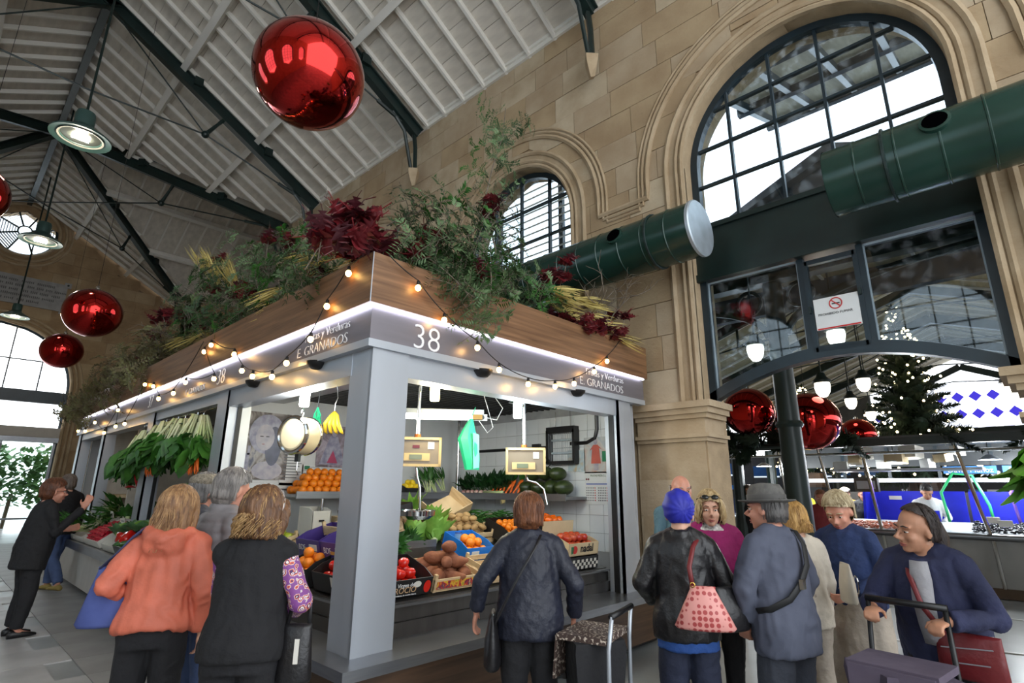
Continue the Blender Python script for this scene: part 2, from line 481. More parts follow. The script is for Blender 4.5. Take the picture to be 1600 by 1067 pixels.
# ---- glazed arch over the passage: frame, panes, transom, casement
GX = 6.05
arch = structure(empty('window_1', (GX, 1.29, 0)))
def circ_poly(c, rr, zs, n=48, zlow=-50):
    pts = [(c + rr * math.cos(2 * PI * k / n), zs + rr * math.sin(2 * PI * k / n)) for k in range(n)]
    pts = [p for p in pts if p[1] >= zs - 1e-6]
    return pts + [(c - rr, zlow), (c + rr, zlow)]
def glazed_arch(parent, o, ox, zb, ncol, rowz, fw=.055, mfr=m_greenb, bar=.03, loc=(0, 0, 0)):
    L0 = Vector(loc)
    def T(p): return Vector(p) - L0
    mb = MB(); n = 36; rr = o.r
    pts = [(o.c + rr, zb)] + [(o.c + rr * math.cos(PI * k / n), o.zs + rr * math.sin(PI * k / n)) for k in range(n + 1)] + [(o.c - rr, zb)]
    for (p, q) in zip(pts[:-1], pts[1:]):
        def inn(t):
            if t[1] <= o.zs: return (t[0] - math.copysign(fw * 1.6, t[0] - o.c), t[1])
            d = Vector((t[0] - o.c, t[1] - o.zs)); d *= (rr - fw * 1.6) / d.length; return (o.c + d.x, o.zs + d.y)
        poly = [p, q, inn(q), inn(p)]
        mb.prism([T((ox - .05, t[0], t[1])) for t in poly], (.1, 0, 0))
    mb.build('frame', mfr, parent)
    ys = [o.c - rr + 2 * rr * k / ncol for k in range(ncol + 1)]; zs2 = [zb] + rowz + [o.zs + rr]
    for y in ys[1:-1]:
        top = o.zs + math.sqrt(max(0, rr * rr - (y - o.c) ** 2))
        MB().box(T((ox, y, (zb + top) / 2)), (.06, bar, top - zb)).build('mullion', mfr, parent)
    for z in rowz:
        hw = o.w(z)
        MB().box(T((ox, o.c, z)), (.055, 2 * hw, bar)).build('glazing_bar', mfr, parent)
    cp = circ_poly(o.c, rr - .04, o.zs)
    for a, b in zip(ys[:-1], ys[1:]):
        for c, d in zip(zs2[:-1], zs2[1:]):
            poly = clip_convex([(a + bar / 2, c + bar / 2), (b - bar / 2, c + bar / 2), (b - bar / 2, d - bar / 2), (a + bar / 2, d - bar / 2)], cp)
            if len(poly) < 3: continue
            MB().prism([T((ox - .004, p[0], p[1])) for p in poly], (.008, 0, 0)).build('pane', m_pane, parent)
loc1 = (GX, 1.29, 0)
glazed_arch(arch, OPS[0], GX, 4.58, 5, [5.16, 5.66, 6.16], loc=loc1)
T1 = lambda x, y, z: (x - GX, y - 1.29, z)
mb = MB(); mb.box(T1(GX, 1.29, 4.24), (.22, 2.64, .68)); mb.box(T1(GX - .12, 1.29, 3.93), (.06, 2.64, .09)); mb.box(T1(GX - .12, 1.29, 4.56), (.05, 2.64, .06))
mb.build('transom_panel', m_green, arch)
curve = lambda y: 2.80 - .36 * ((y - 1.29) / 1.31) ** 2
mb = MB(); n = 24
for k in range(n):
    y0, y1 = -.02 + 2.62 * k / n, -.02 + 2.62 * (k + 1) / n
    mb.prism([T1(GX - .06, y0, curve(y0)), T1(GX - .06, y1, curve(y1)), T1(GX - .06, y1, curve(y1) + .12), T1(GX - .06, y0, curve(y0) + .12)], (.12, 0, 0))
mb.build('curved_transom_bar', m_greenb, arch)
for y in (.0, 2.565): MB().box(T1(GX, y, (curve(y) + 3.95) / 2 ), (.12, .09, 3.95 - curve(y))).build('post', m_greenb, arch)
for y in (.95, 1.50): MB().box(T1(GX, y, 3.35), (.1, .06, 1.08)).build('mullion', m_greenb, arch)
cas = empty('casement', T1(GX - .03, 1.225, 3.35), parent=arch)
mb = MB()
for dy in (-.23, .23): mb.box((0, dy, 0), (.06, .045, .98))
for dz in (-.47, .47): mb.box((0, 0, dz), (.06, .46, .05))
mb.build('sash', m_greenb, cas)
MB().box((0, 0, 0), (.006, .42, .92)).build('pane', m_pane, cas)
MB().box((-.045, .23, -.05), (.03, .02, .07)).build('latch', m_green, cas)
MB().box((-.045, -.23, .05), (.03, .02, .07)).build('latch', m_green, cas)
def pane_under(y0, y1):
    pts = [(y0, 3.88), (y1, 3.88)] + [(y1 + (y0 - y1) * k / 8, curve(y1 + (y0 - y1) * k / 8) + .12) for k in range(9)]
    MB().prism([T1(GX - .004, p[0], p[1]) for p in pts], (.008, 0, 0)).build('pane', m_pane, arch)
    # light putty line
    b = MB()
    for (p, q) in zip(pts, pts[1:] + pts[:1]): b.beam(T1(GX - .02, *p), T1(GX - .02, *q), .018, .018, up=(1, 0, 0))
    b.build('glazing_bead', M('pale_putty', (150, 165, 175), rough=.5), arch)
pane_under(1.535, 2.515); pane_under(.05, .915)
# no-smoking notice stuck on the casement
sg = MB().box((0, 0, 0), (.004, .40, .33)).build('no_smoking_sign', M('white_sign_card', (226, 228, 228), rough=.5, var=.02), None, loc=(GX - .06, 1.22, 3.24),
    label='white no-smoking notice with red ring on the casement pane', cat='sign')
red = M('print_red', (200, 50, 48), rough=.5, var=.03); blk = M('print_black', (28, 28, 30), rough=.5, var=.02)
mb = MB(); mb.tube([(-.004, .055 * math.cos(a), .09 + .055 * math.sin(a)) for a in [2 * PI * k / 24 for k in range(25)]], .006, 5)
mb.beam((-.004, .038, .128), (-.004, -.038, .052), .01, .004, up=(1, 0, 0)); mb.build('red_ring', red, sg)
MB().box((-.004, 0, .088), (.002, .07, .012)).build('cigarette', blk, sg)
MB().box((-.004, 0, -.155), (.002, .38, .015)).build('red_edge', red, sg)
text_mesh('notice_text', 'PROHIBIDO FUMAR', .035, blk, sg, (-.004, .17, -.02), (0, -1, 0), ext=.001)
# two smaller arched windows further along
m_win2 = structure(empty('window_2', (GX, 5.56, 0))); glazed_arch(m_win2, OPS[1], GX, 3.62, 4, [4.2, 4.78, 5.36, 5.94], loc=(GX, 5.56, 0))
m_win3 = structure(empty('window_3', (GX, 9.8, 0))); glazed_arch(m_win3, OPS[2], GX, 3.62, 4, [4.2, 4.78, 5.36, 5.94], loc=(GX, 9.8, 0))

# ---- wall plate, roof slopes
trim = MB(); trim.bx(WX - .09, WX + .3, BY, CY - CH, EZ - .02, EZ + .1); trim.bx(WX - .05, WX + .1, BY, CY - CH, EZ - .1, EZ - .02)
structure(trim.build('trim_1', m_white))
def roof_z(x): return RZ - abs(x - HX) * SLOPE
def low_x(y):
    d = abs(y - CY)
    return WX + .35 if d >= CH else HX + (d / CH) * (WX - HX)
sheet = MB()
def roof_quad(mb, pts, th=.05): mb.prism(pts, (0, 0, th))
zt = lambda x, s=1: RZ - (x - HX) * SLOPE
xe = WX + .35
roof_quad(sheet, [(HX, BY, RZ + .02), (xe, BY, zt(xe) + .02), (xe, CY - CH, zt(xe) + .02), (WX, CY - CH, zt(WX) + .02), (HX, CY, RZ + .02)])
roof_quad(sheet, [(HX, FY, RZ + .02), (xe, FY, zt(xe) + .02), (xe, CY + CH, zt(xe) + .02), (WX, CY + CH, zt(WX) + .02), (HX, CY, RZ + .02)])
lx = 2 * HX - xe
roof_quad(sheet, [(HX, BY, RZ + .02), (lx, BY, zt(xe) + .02), (lx, FY, zt(xe) + .02), (HX, FY, RZ + .02)])
TX = 13.0
for s in (-1, 1):
    roof_quad(sheet, [(HX, CY, RZ + .02), (TX, CY, RZ + .02), (TX, CY + s * CH, EZ + .02), (WX, CY + s * CH, EZ + .02)])
rf = structure(sheet.build('ceiling', m_board))
# ceiling boards of the slope facing the camera: one object per board
board_cache = {}
r = random.Random(3)
SL = math.hypot(WX - HX, RZ - EZ); ang = math.atan2(RZ - EZ, WX - HX)
def along(u, y, dz=0.0):  # u: distance down slope from ridge
    return (HX + u * math.cos(ang), y, RZ - u * math.sin(ang) + dz)
bays = [y for y in np.arange(2.9, 14.1, .56)]; nb = 0; rest = MB()
rotS = Matrix.Rotation(ang, 3, 'Y')
for bi, y in enumerate(bays):
    k = 0; u = 6.1 - .02
    while u > .4:
        wd = .345
        c = along(u - wd / 2, y + .28, -.004 - r.uniform(0, .004))
        if c[0] < low_x(y + .56) - .1:
            if nb < 300 and u > 1.6:
                key = 'b'
                if key not in board_cache: board_cache[key] = MB().box((0, 0, 0), (wd - .008, .552, .016)).mesh('ceiling_board', m_board)
                link('ceiling_board', board_cache[key], rf, c, rot=(0, ang, 0)); nb += 1
            else: rest.box(c, (wd - .008, .552, .016), rotS)
        u -= wd
for s in (-1, 1):   # boards on the cross roof and far slopes in one piece
    for x in np.arange(2.0, 12, .56):
        for k in range(16):
            t = .2 + k * .345
            if t > SL * .97: continue
            lim = HX + (t * math.cos(ang)) / CH * (WX - HX) * .98
            if x < lim: continue
            rest.box((x + .28, CY + s * t * math.cos(ang), RZ - t * math.sin(ang) - .006), (.552, .335, .016), Matrix.Rotation(-s * ang, 3, 'X'))
P(rest.build('ceiling_boarding', m_board, rf), kind='stuff')
# common rafters
raf_me = MB().box((0, 0, 0), (1, .055, .10)).mesh('rafter', m_white)
for y in np.arange(2.9 - .56 * 8, FY, .56):
    x1 = low_x(y); u1 = (x1 - HX) / math.cos(ang)
    if u1 < .4: continue
    link('rafter', raf_me, rf, along(u1 / 2, y, -.06), rot=(0, ang, 0), scale=(u1, 1, 1))
    if 8 < y: # opposite slope, what the camera can see of it
        c = along(1.9, y, -.06); link('rafter', raf_me, rf, (2 * HX - c[0], y, c[2]), rot=(0, -ang, 0), scale=(3.8, 1, 1))
for x in np.arange(2.0, 12.5, .56):
    for s in (-1, 1):
        t1 = min(CH, (x - HX) / (WX - HX) * CH) if x < WX else CH
        u1 = t1 / math.cos(ang)
        link('rafter', raf_me, rf, (x, CY + s * t1 / 2, RZ - (u1 / 2) * math.sin(ang) - .06), rot=(0, s * ang, PI / 2), scale=(u1, 1, 1))
# purlins
for u in (1.75, 3.75):
    x, _, z = along(u, 0, -.16)
    ye = CY - (x - HX) / (WX - HX) * CH
    MB().beam((x, BY, z), (x, ye, z), .13, .20, up=(math.sin(ang), 0, math.cos(ang))).build('purlin', m_white, rf)
    MB().beam((x, 2 * CY - ye, z), (x, FY, z), .13, .20, up=(math.sin(ang), 0, math.cos(ang))).build('purlin', m_white, rf)
    MB().beam((2 * HX - x, 6, z), (2 * HX - x, FY, z), .13, .20, up=(-math.sin(ang), 0, math.cos(ang))).build('purlin', m_white, rf)
    for s in (-1, 1):
        t = (x - HX) / (WX - HX) * CH
        MB().beam((x, CY + s * t, z), (TX, CY + s * t, z), .13, .20, up=(0, s * math.sin(ang), math.cos(ang))).build('purlin', m_white, rf)
# ridge beams
rb = MB(); rb.beam((HX, BY, RZ - .16), (HX, FY, RZ - .16), .14, .3); rb.beam((HX, CY, RZ - .16), (TX, CY, RZ - .16), .14, .3)
structure(rb.build('trim_2', m_green))

# ---- iron trusses
def truss(name, pts_foot, apex, label, left_foot=None, bracket=True):
    """one Polonceau truss: principal rafters, struts, tie rods, wall brackets"""
    t = structure(empty(name, (0, 0, 0), label=label))
    for foot in pts_foot:
        foot, ap = Vector(foot), Vector(apex); d = ap - foot
        horiz = Vector((d.x, d.y, 0)).normalized()
        nrm = Vector((-horiz.x * d.z, -horiz.y * d.z, Vector((d.x, d.y)).length)).normalized()
        off = -nrm * .30
        b = MB(); b.beam(foot + off, ap + off, .05, .24, up=nrm); b.beam(foot + off + nrm * .12, ap + off + nrm * .12, .15, .03, up=nrm); b.beam(foot + off - nrm * .12, ap + off - nrm * .12, .15, .03, up=nrm)
        pr = b.build('principal_rafter', m_green, t)
        for f in (.28, .62):
            MB().beam(foot + d * f + off + nrm * .12 - horiz * .09, foot + d * f + off + nrm * .12 + horiz * .09, .2, .2, up=nrm).build('purlin_cleat', m_green, t)
        mid = foot + d * .47 + off - nrm * .12; node = mid - nrm * .62
        MB().tube([mid, mid - nrm * .2, node], [.045, .035, .05], 8).build('strut', m_green, t, smooth=True)
        MB().ell(node, .085, 10, 6).build('node', m_green, t, smooth=True)
        st = foot + d * .07 + off - nrm * .14
        MB().tube([node, st], .018, 6).build('tie_rod', m_green, t, smooth=True)
        a = st + (node - st) * .04; MB().tube([a, a + (node - st).normalized() * .5], .04, 6).build('turnbuckle', m_green, t, smooth=True)
        top = foot + d * .94 + off - nrm * .1
        MB().tube([node, top], .015, 6).build('tie_rod', m_green, t, smooth=True)
        cen = Vector((apex[0], apex[1], node.z - .1))
        MB().tube([node, cen], .018, 6).build('tie_rod', m_green, t, smooth=True)
        if bracket:
            q = MB(); f2 = foot + off + horiz * .12
            q.tube([f2, f2 - horiz * .06 + Vector((0, 0, -.35)), f2 - horiz * .08 + Vector((0, 0, -.85))], .045, 6)
            q.tube([f2 + d.normalized() * .55 - nrm * .1, f2 + horiz * .22 + Vector((0, 0, -.1)), f2 + horiz * .02 + Vector((0, 0, -.85))], .035, 6)
            q.build('wall_bracket', m_green, t, smooth=True)
            cb = MB(); base = f2 - horiz * .06 + Vector((0, 0, -.85))
            cb.loft([(base + Vector((0, 0, 0)), horiz * .13, horiz.cross(Vector((0, 0, 1))) * .12), (base + Vector((0, 0, -.12)), horiz * .12, horiz.cross(Vector((0, 0, 1))) * .11), (base + Vector((0, 0, -.36)), horiz * .03, horiz.cross(Vector((0, 0, 1))) * .05)], 4)
            cb.build('stone_corbel', m_moul, t)
    return t
for k, (Yt, wh) in enumerate(zip((-.55, 3.75, 8.05, 12.4), ('above the passage arch', 'between the passage arch and the next window', 'above the middle window', 'beside the roof crossing'))):
    truss('roof_truss', [(WX - .02, Yt, EZ - .02), (LX + .02, Yt, EZ - .02)], (HX, Yt, RZ), 'dark green iron roof truss with tie rods ' + wh)
truss('valley_truss', [(WX - .05, CY - CH, EZ), (LX + .05, CY + CH, EZ)], (HX, CY, RZ), 'dark green iron valley truss running diagonally under the roof crossing from the arched wall', bracket=True)
truss('valley_truss', [(WX - .05, CY + CH, EZ), (LX + .05, CY - CH, EZ)], (HX, CY, RZ), 'dark green iron valley truss running diagonally under the roof crossing from the plaque wall', bracket=True)

# ---- gable wall at the end with round window, plaque and glazed entrance
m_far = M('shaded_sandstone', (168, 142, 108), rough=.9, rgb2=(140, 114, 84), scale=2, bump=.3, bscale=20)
fo = Opening(.86, 2.22, 4.75, 0); RC = (.86, 10.35); RR = .92
fw = MB()
fz = [0.0] + [.5 * k for k in range(1, 24)]
def far_polys(z0, z1, cuts, dr):
    zz = (z0 + z1) / 2
    hw = (WX - HX) if z1 <= EZ else (WX - HX) * max(0, (RZ - z1 + .05)) / (RZ - EZ)
    ops = [fo, Opening(RC[0], RR, RC[1], RC[1])] if zz > RC[1] else [fo]
    polys = course_polys(z0, z1, HX - hw, HX + hw, ops, dr, [c for c in cuts if HX - hw < c < HX + hw])
    return polys
class Low(Opening):
    def w(s, z, dr=0.0):
        d = (s.r + dr) ** 2 - (z - s.zs) ** 2
        return math.sqrt(d) if d > 0 else 0.0
def far_course(z0, z1, cuts, dr):
    def hwz(z): return (WX - HX) if z <= EZ else (WX - HX) * max(0.01, (RZ - z)) / (RZ - EZ)
    hw = min(hwz(z0), hwz(z1))
    return course_polys(z0, z1, HX - hw, HX + hw, [fo, Low(RC[0], RR, RC[1], 0)], dr, [c for c in cuts if HX - hw < c < HX + hw])
fzs = [.45 * k for k in range(26)]
for z0, z1 in zip(fzs[:-1], fzs[1:]):
    for poly in far_course(z0, z1, [], 0): fw.prism([(p[0], FY + .02, p[1]) for p in poly], (0, .5, 0))
# gable edges
for s in (-1, 1):
    fw.prism([(HX, FY + .05, RZ + .12), (HX, FY + .05, RZ - .5), (HX + s * (WX - HX + .4), FY + .05, EZ - .5), (HX + s * (WX - HX + .4), FY + .05, EZ - .1)], (0, .45, 0))
wf = structure(fw.build('wall_back', m_far))
r = random.Random(21)
for ci, (z0, z1) in enumerate(zip(fzs[:-1], fzs[1:])):
    cuts = []; x = -.6 + (.4 if ci % 2 else 0)
    while x < 5.7: cuts.append(x); x += r.uniform(.7, 1.1)
    for poly in far_course(z0, z1, cuts, .3):
        if max(p[0] for p in poly) < -.3: continue
        if max(p[0] for p in poly) - min(p[0] for p in poly) > 1.6: continue
        pp = inset(poly, .005)
        MB().prism([(p[0], FY - r.uniform(0, .006), p[1]) for p in pp], (0, .03, 0)).build('stone_block', r.choice([m_far, m_stone3, m_far]), wf)
mb = MB()
for dr, rad in ((.05, .05), (.2, .04), (.33, .05)): mb.tube(arch_path(fo.c, fo.r + dr, fo.zs, 0.0, FY - .0, axis='x'), rad, 6)
for dr, rad in ((.06, .06), (.25, .05), (.42, .04)): mb.tube([(RC[0] + (RR + dr) * math.cos(a), FY, RC[1] + (RR + dr) * math.sin(a)) for a in [2 * PI * k / 36 for k in range(37)]], rad, 6)
mb.build('arch_moulding', m_moul, wf, smooth=True)
# round window with radial louvres
rw = structure(empty('window_4', (RC[0], FY + .15, RC[1])))
mb = MB(); mb.tube([(RR * math.cos(a), 0, RR * math.sin(a)) for a in [2 * PI * k / 36 for k in range(37)]], .07, 6)
mb.tube([(.2 * math.cos(a), 0, .2 * math.sin(a)) for a in [2 * PI * k / 16 for k in range(17)]], .03, 6); mb.build('frame', m_green, rw)
for k in range(8):
    a = PI / 8 + k * PI / 4
    MB().beam((.2 * math.cos(a), 0, .2 * math.sin(a)), (RR * math.cos(a), 0, RR * math.sin(a)), .05, .06, up=(0, 1, 0)).build('spoke', m_green, rw)
for k in range(8):
    if k in (5, 6): continue
    a0 = PI / 8 + k * PI / 4; lv = MB()
    for j in range(9):
        rr = .27 + j * .072; w_ = rr * math.tan(PI / 8) * .9; am = a0 + PI / 8
        c = Vector((rr * math.cos(am), .0, rr * math.sin(am))); tn = Vector((-math.sin(am), 0, math.cos(am)))
        lv.beam(c - tn * w_, c + tn * w_, .066 if k not in (1, 2) else .08, .008, up=(math.cos(am), -.4, math.sin(am)))
    lv.build('louvre_panel', M('grey_louvre', (120, 130, 140), rough=.5), rw)
MB().lathe([(.0, 0), (RR, 0)], 24, mat=Matrix.Rotation(PI / 2, 3, 'X'), c=(0, .06, 0)).build('pane', m_pane, rw)
# entrance glazing
en = structure(empty('door_1', (fo.c, FY + .2, 0)))
mb = MB(); n = 30
arcp = [(fo.r * math.cos(PI * k / n), fo.zs + fo.r * math.sin(PI * k / n)) for k in range(n + 1)]
mb.tube([(fo.r, 0, 0)] + [(p[0], 0, p[1]) for p in arcp] + [(-fo.r, 0, 0)], .07, 4); mb.build('frame', m_greenb, en)
MB().box((0, 0, 4.5), (2 * fo.r, .16, .42)).build('transom', m_greenb, en)
for x in (-1.33, -.44, .44, 1.33):
    MB().box((x, 0, (4.7 + fo.zs + math.sqrt(fo.r ** 2 - x * x)) / 2), (.04, .06, fo.zs + math.sqrt(fo.r ** 2 - x * x) - 4.7)).build('mullion', m_greenb, en)
MB().box((0, 0, 5.75), (2 * math.sqrt(fo.r ** 2 - 1), .05, .04)).build('glazing_bar', m_greenb, en)
m_cream = M('cream_panel', (196, 190, 182), rough=.55, var=.05)
MB().box((0, 0, 3.28), (2 * fo.r, .35, .34)).build('lintel_box', m_cream, en)
MB().box((0, -.05, 3.02), (2 * fo.r, .4, .16)).build('door_track', M('aluminium_grey', (150, 152, 156), rough=.35, metal=.7), en)
for x in (-2.15, -.7, .75, 2.15):
    MB().box((x, 0, 1.48), (.07, .07, 2.95)).build('door_stile', M('aluminium_grey', (150, 152, 156)), en)
m_frost = GLASS('door_glass', (238, 245, 245), .1)
for x in (-1.42, .02, 1.45): MB().box((x, 0, 1.5), (1.38, .01, 2.85)).build('pane', m_frost, en)
MB().box((0, -.01, .42), (2 * fo.r, .05, .06)).build('push_rail', M('aluminium_grey', (150, 152, 156)), en)
MB().box((.62, -.03, 2.72), (.34, .012, .28)).build('door_notice', M('mauve_card', (170, 160, 168), rough=.6), en)
# outdoors beyond the entrance: pavement, a clipped bush, a parked car
gd = structure(MB().bx(-14, 30, FY + .55, 60, -.25, -.02).build('ground', M('pale_pavement', (200, 200, 198), rough=.8, bump=.1)))
sh_ = MB(); r = random.Random(6)
for k in range(900):
    a, b_, q = r.uniform(0, 6.28), r.uniform(-.9, 1), r.uniform(.55, 1.0); c = Vector((1.1 * q * math.cos(a), .6 * q * math.sin(a), 1.7 + 1.3 * q * b_)); d = Vector((r.uniform(-1, 1), r.uniform(-1, 1), r.uniform(-.6, 1))).normalized() * .3; s_ = basis(d)[0] * .10; sh_.add([c, c + d * .5 + s_, c + d, c + d * .5 - s_], [(0, 1, 2, 3)])
bu = empty('street_shrub', (2.3, 27.2, 0), label='loose green shrub outside the glazed entrance', cat='shrub'); P(sh_.build('foliage', M('street_leaf', (96, 140, 84), rough=.6), bu, fix=False), kind='stuff'); MB().tube([(0, 0, 0), (.05, 0, 1.2)], .06, 6).build('stem', M('street_bark', (110, 96, 80), rough=.9), bu)
# carved plaque
pq = MB().box((0, 0, 0), (3.7, .05, 1.02)).build('wall_plaque', M('grey_marble', (158, 156, 154), rough=.5, rgb2=(140, 138, 136), scale=5), None, loc=(.52, FY - .05, 8.12),
    label='grey marble plaque with carved lines of lettering below the round window', cat='plaque')
mb = MB(); r = random.Random(2)
for ln in range(5):
    x = -1.5 + (.1 if ln < 4 else 1.2)
    while x < (1.55 if ln < 4 else .9):
        w_ = r.choice((.16, .24, .34, .46)); k = 0
        while k < w_:
            mb.box((x + k, -.027, .33 - ln * .17), (.03, .004, .085 if r.random() < .7 else .06)); k += .05
        x += w_ + .09
P(mb.build('carved_lettering', M('worn_lettering', (96, 94, 94), rough=.7), pq), kind='stuff')
for x in (-1.85, 1.85):
    for z in (-.5, .5):
        MB().box((x, -.005, z), (.2, .05, .2)).build('plaque_corner', M('grey_marble', (158, 156, 154)), pq)
        MB().cyl((x, -.02, z), (x, -.05, z), .035, n=8).build('stud', m_green, pq)

# ---- wall opposite, out of frame: arched windows that light the hall
lw = MB()
lops = [Opening(c, 1.25, 5.39, 3.0) for c in (-3.0, 1.29, 5.56, 9.8)]
zc2 = [0.0, 3.0] + [3.0 + .48 * k for k in range(1, 13)]; zc2[-1] = EZ
for z0, z1 in zip(zc2[:-1], zc2[1:]):
    for poly in course_polys(z0, z1, BY, FY, lops, 0, []): lw.prism([(LX - .02, p[0], p[1]) for p in poly], (-.5, 0, 0))
structure(lw.build('wall_left', m_stone))
for n_, o in enumerate(lops):
    w_ = structure(empty('window_%d' % (10 + n_), (LX - .25, o.c, 0))); glazed_arch(w_, o, LX - .25, 3.02, 4, [3.7, 4.3, 4.9, 5.5, 6.1], loc=(LX - .25, o.c, 0))
# cross wing walls
tw = MB(); tw.bx(WX + .5, TX, CY + CH, CY + CH + .4, 0, EZ + .1); tw.bx(WX, WX + .6, CY + CH, FY + .3, 0, EZ + .1); tw.bx(WX + .57, TX, CY - CH - .4, CY - CH, 0, EZ); tw.bx(TX, TX + .4, CY - CH, CY + CH, 0, RZ)
structure(tw.build('wall_wing', m_far))

# ================================================================ ducts, lamps, baubles
m_duct = M('dark_green_duct', (30, 58, 50), rough=.24, var=.2, scale=2, metal=.12, bump=.03, bscale=12)
m_steel = M('brushed_steel', (150, 152, 156), rough=.3, metal=.9, var=.1, scale=3, stretch=(1, 1, 12), bump=.02, bscale=60)
m_steeld = M('dark_steel', (104, 102, 100), rough=.32, metal=.85, var=.15, scale=2, stretch=(6, 1, 1), bump=.03, bscale=40)
m_alu = M('satin_aluminium', (186, 192, 200), rough=.38, metal=.55, var=.05, scale=2, stretch=(1, 1, .3))
m_chrome = M('polished_chrome', (205, 205, 205), rough=.12, metal=1, var=.05)
m_black = M('black_plastic', (20, 20, 22), rough=.4, var=.1)
m_wood = None
def wood_mat(name, a, b, stretch, rough=.45):
    if name in MATS: return MATS[name]
    m, nt, bs, N, L = _nodes(name)
    tc = N.new('ShaderNodeTexCoord'); mp = N.new('ShaderNodeMapping'); mp.inputs['Scale'].default_value = stretch
    nz = N.new('ShaderNodeTexNoise'); nz.inputs['Scale'].default_value = 2.2; nz.inputs['Detail'].default_value = 9; nz.inputs['Distortion'].default_value = .5
    L.new(tc.outputs['Object'], mp.inputs[0]); L.new(mp.outputs[0], nz.inputs['Vector'])
    cr = N.new('ShaderNodeValToRGB'); cr.color_ramp.elements[0].position = .3; cr.color_ramp.elements[1].position = .7
    cr.color_ramp.elements[0].color = (*lin(a), 1); cr.color_ramp.elements[1].color = (*lin(b), 1)
    L.new(nz.outputs[0], cr.inputs[0]); L.new(cr.outputs[0], bs.inputs['Base Color']); bs.inputs['Roughness'].default_value = rough
    MATS[name] = m; return m
m_wood = wood_mat('oak_veneer', (96, 66, 42), (142, 104, 72), (.6, .6, 14))
m_woodd = wood_mat('walnut_base_panel', (60, 44, 32), (92, 68, 50), (.6, .6, 12))
m_crate = wood_mat('poplar_crate', (190, 160, 118), (222, 196, 154), (2, 2, 10), .7)

def put(mb, name, mat, root, smooth=False, **k):
    o = mb.build(name, mat, root, smooth, **k); o.location = -Vector(root.location); return o

def duct(y0, y1, hole_y, label, capped):
    root = empty('air_duct', (5.2, y0, 4.2 - .3), label=label, cat='duct', group='spiral air ducts along the arched wall')
    mb = MB(); n = 32; prof = []
    y = y0
    while y < y1: prof.append((.3, y)); prof.append((.3, min(y + .27, y1))); prof.append((.306, min(y + .275, y1))); prof.append((.306, min(y + .285, y1))); prof.append((.3, min(y + .29, y1))); y += .29
    mb.lathe([(r_, z_) for r_, z_ in prof], n, c=(5.2, 0, 4.2), mat=Matrix.Rotation(-PI / 2, 3, 'X'))
    put(mb, 'duct_body', m_duct, root, smooth=30)
    if capped:
        put(MB().lathe([(0, y0 - .012), (.30, y0 - .012), (.312, y0), (.312, y0 + .03)], n, c=(5.2, 0, 4.2), mat=Matrix.Rotation(-PI / 2, 3, 'X')), 'end_cap', M('pale_zinc', (172, 182, 190), rough=.4, metal=.5), root, smooth=30)
    else:
        put(MB().lathe([(0, y1), (.3, y1)], n, c=(5.2, 0, 4.2), mat=Matrix.Rotation(-PI / 2, 3, 'X')), 'end_cap', m_duct, root)
    for by in ([y0 + .5, y0 + 3.0, y0 + 5.8] if capped else [y1 - .45, y1 - 2.6]):
        b = MB(); b.box((5.64, by, 4.2), (.28, .05, .05)); b.tube([(5.2 + .31 * math.cos(a), by, 4.2 + .31 * math.sin(a)) for a in [2 * PI * k / 24 for k in range(25)]], .014, 5); put(b, 'wall_bracket', m_green, root)
    for hy in hole_y:
        d = Vector((-.82, -.0, .28)).normalized(); c = Vector((5.2, hy, 4.2)) + d * .285
        put(MB().lathe([(.105, -.01), (.105, .03), (.085, .035), (.075, .02)], 20, c=c, mat=Matrix((basis(d)[0], basis(d)[1], d)).transposed()), 'nozzle_collar', m_duct, root, smooth=30)
        put(MB().lathe([(0, .037), (.082, .037)], 20, c=c, mat=Matrix((basis(d)[0], basis(d)[1], d)).transposed()), 'nozzle_dark_disc', M('nozzle_shade_black', (3, 3, 4), rough=.95, spec=.0), root)  # black disc over the nozzle stands in for the shade inside
    return root
duct(2.2, 9.6, (3.09,), 'dark green spiral air duct with pale end cap above the produce stall', True)
duct(-4.5, .95, (.14,), 'dark green spiral air duct crossing in front of the big arched window', False)
def pendant(loc, s, top, label):
    root = empty('pendant_lamp', loc, label=label, cat='lamp', group='bell pendant lamps under the ridge')
    MB().lathe([(.0, .30), (.09, .30), (.10, .26), (.10, .12), (.13, .08), (.26, .0), (.30, -.03), (.30, -.05), (.24, -.035), (.20, -.03), (.19, -.01)], 28).build('shade', M('grey_green_enamel', (58, 84, 80), rough=.3, var=.1), root, smooth=35).scale = (s,) * 3
    MB().lathe([(.205, -.04), (.225, -.046), (.215, -.03)], 28).build('trim_ring', M('pale_enamel', (150, 150, 142), rough=.3), root, smooth=True).scale = (s,) * 3
    MB().lathe([(0, -.03), (.13, -.03), (.2, -.022)], 24).build('reflector', M('lamp_reflector', (70, 74, 70), rough=.3), root).scale = (s,) * 3
    MB().box((0, 0, -.038), (.17, .09, .02)).build('lamp_led', EM('lamp_led', (255, 244, 214), 40), root).scale = (s,) * 3
    MB().tube([(0, 0, .3 * s), (0, 0, top - loc[2])], .022, 8).build('rod', m_green, root)
    ld = bpy.data.lights.new('pendant_light', 'POINT'); ld.energy = 14; ld.color = (1, .9, .72); ld.shadow_soft_size = .12
    lo = bpy.data.objects.new('pendant_light', ld); COL.objects.link(lo); lo.parent = root; lo.location = (0, 0, -.16 * s)
pendant((.80, 11.7, 7.70), 1.55, RZ - .2, 'large lit bell pendant lamp hanging under the roof crossing')
pendant((.93, 17.6, 7.6), 1.5, RZ - .13, 'lit bell pendant lamp hanging in front of the round window')
pendant((1.04, 22.4, 6.62), 1.2, RZ - .13, 'dark bell pendant lamp hanging in front of the entrance arch')

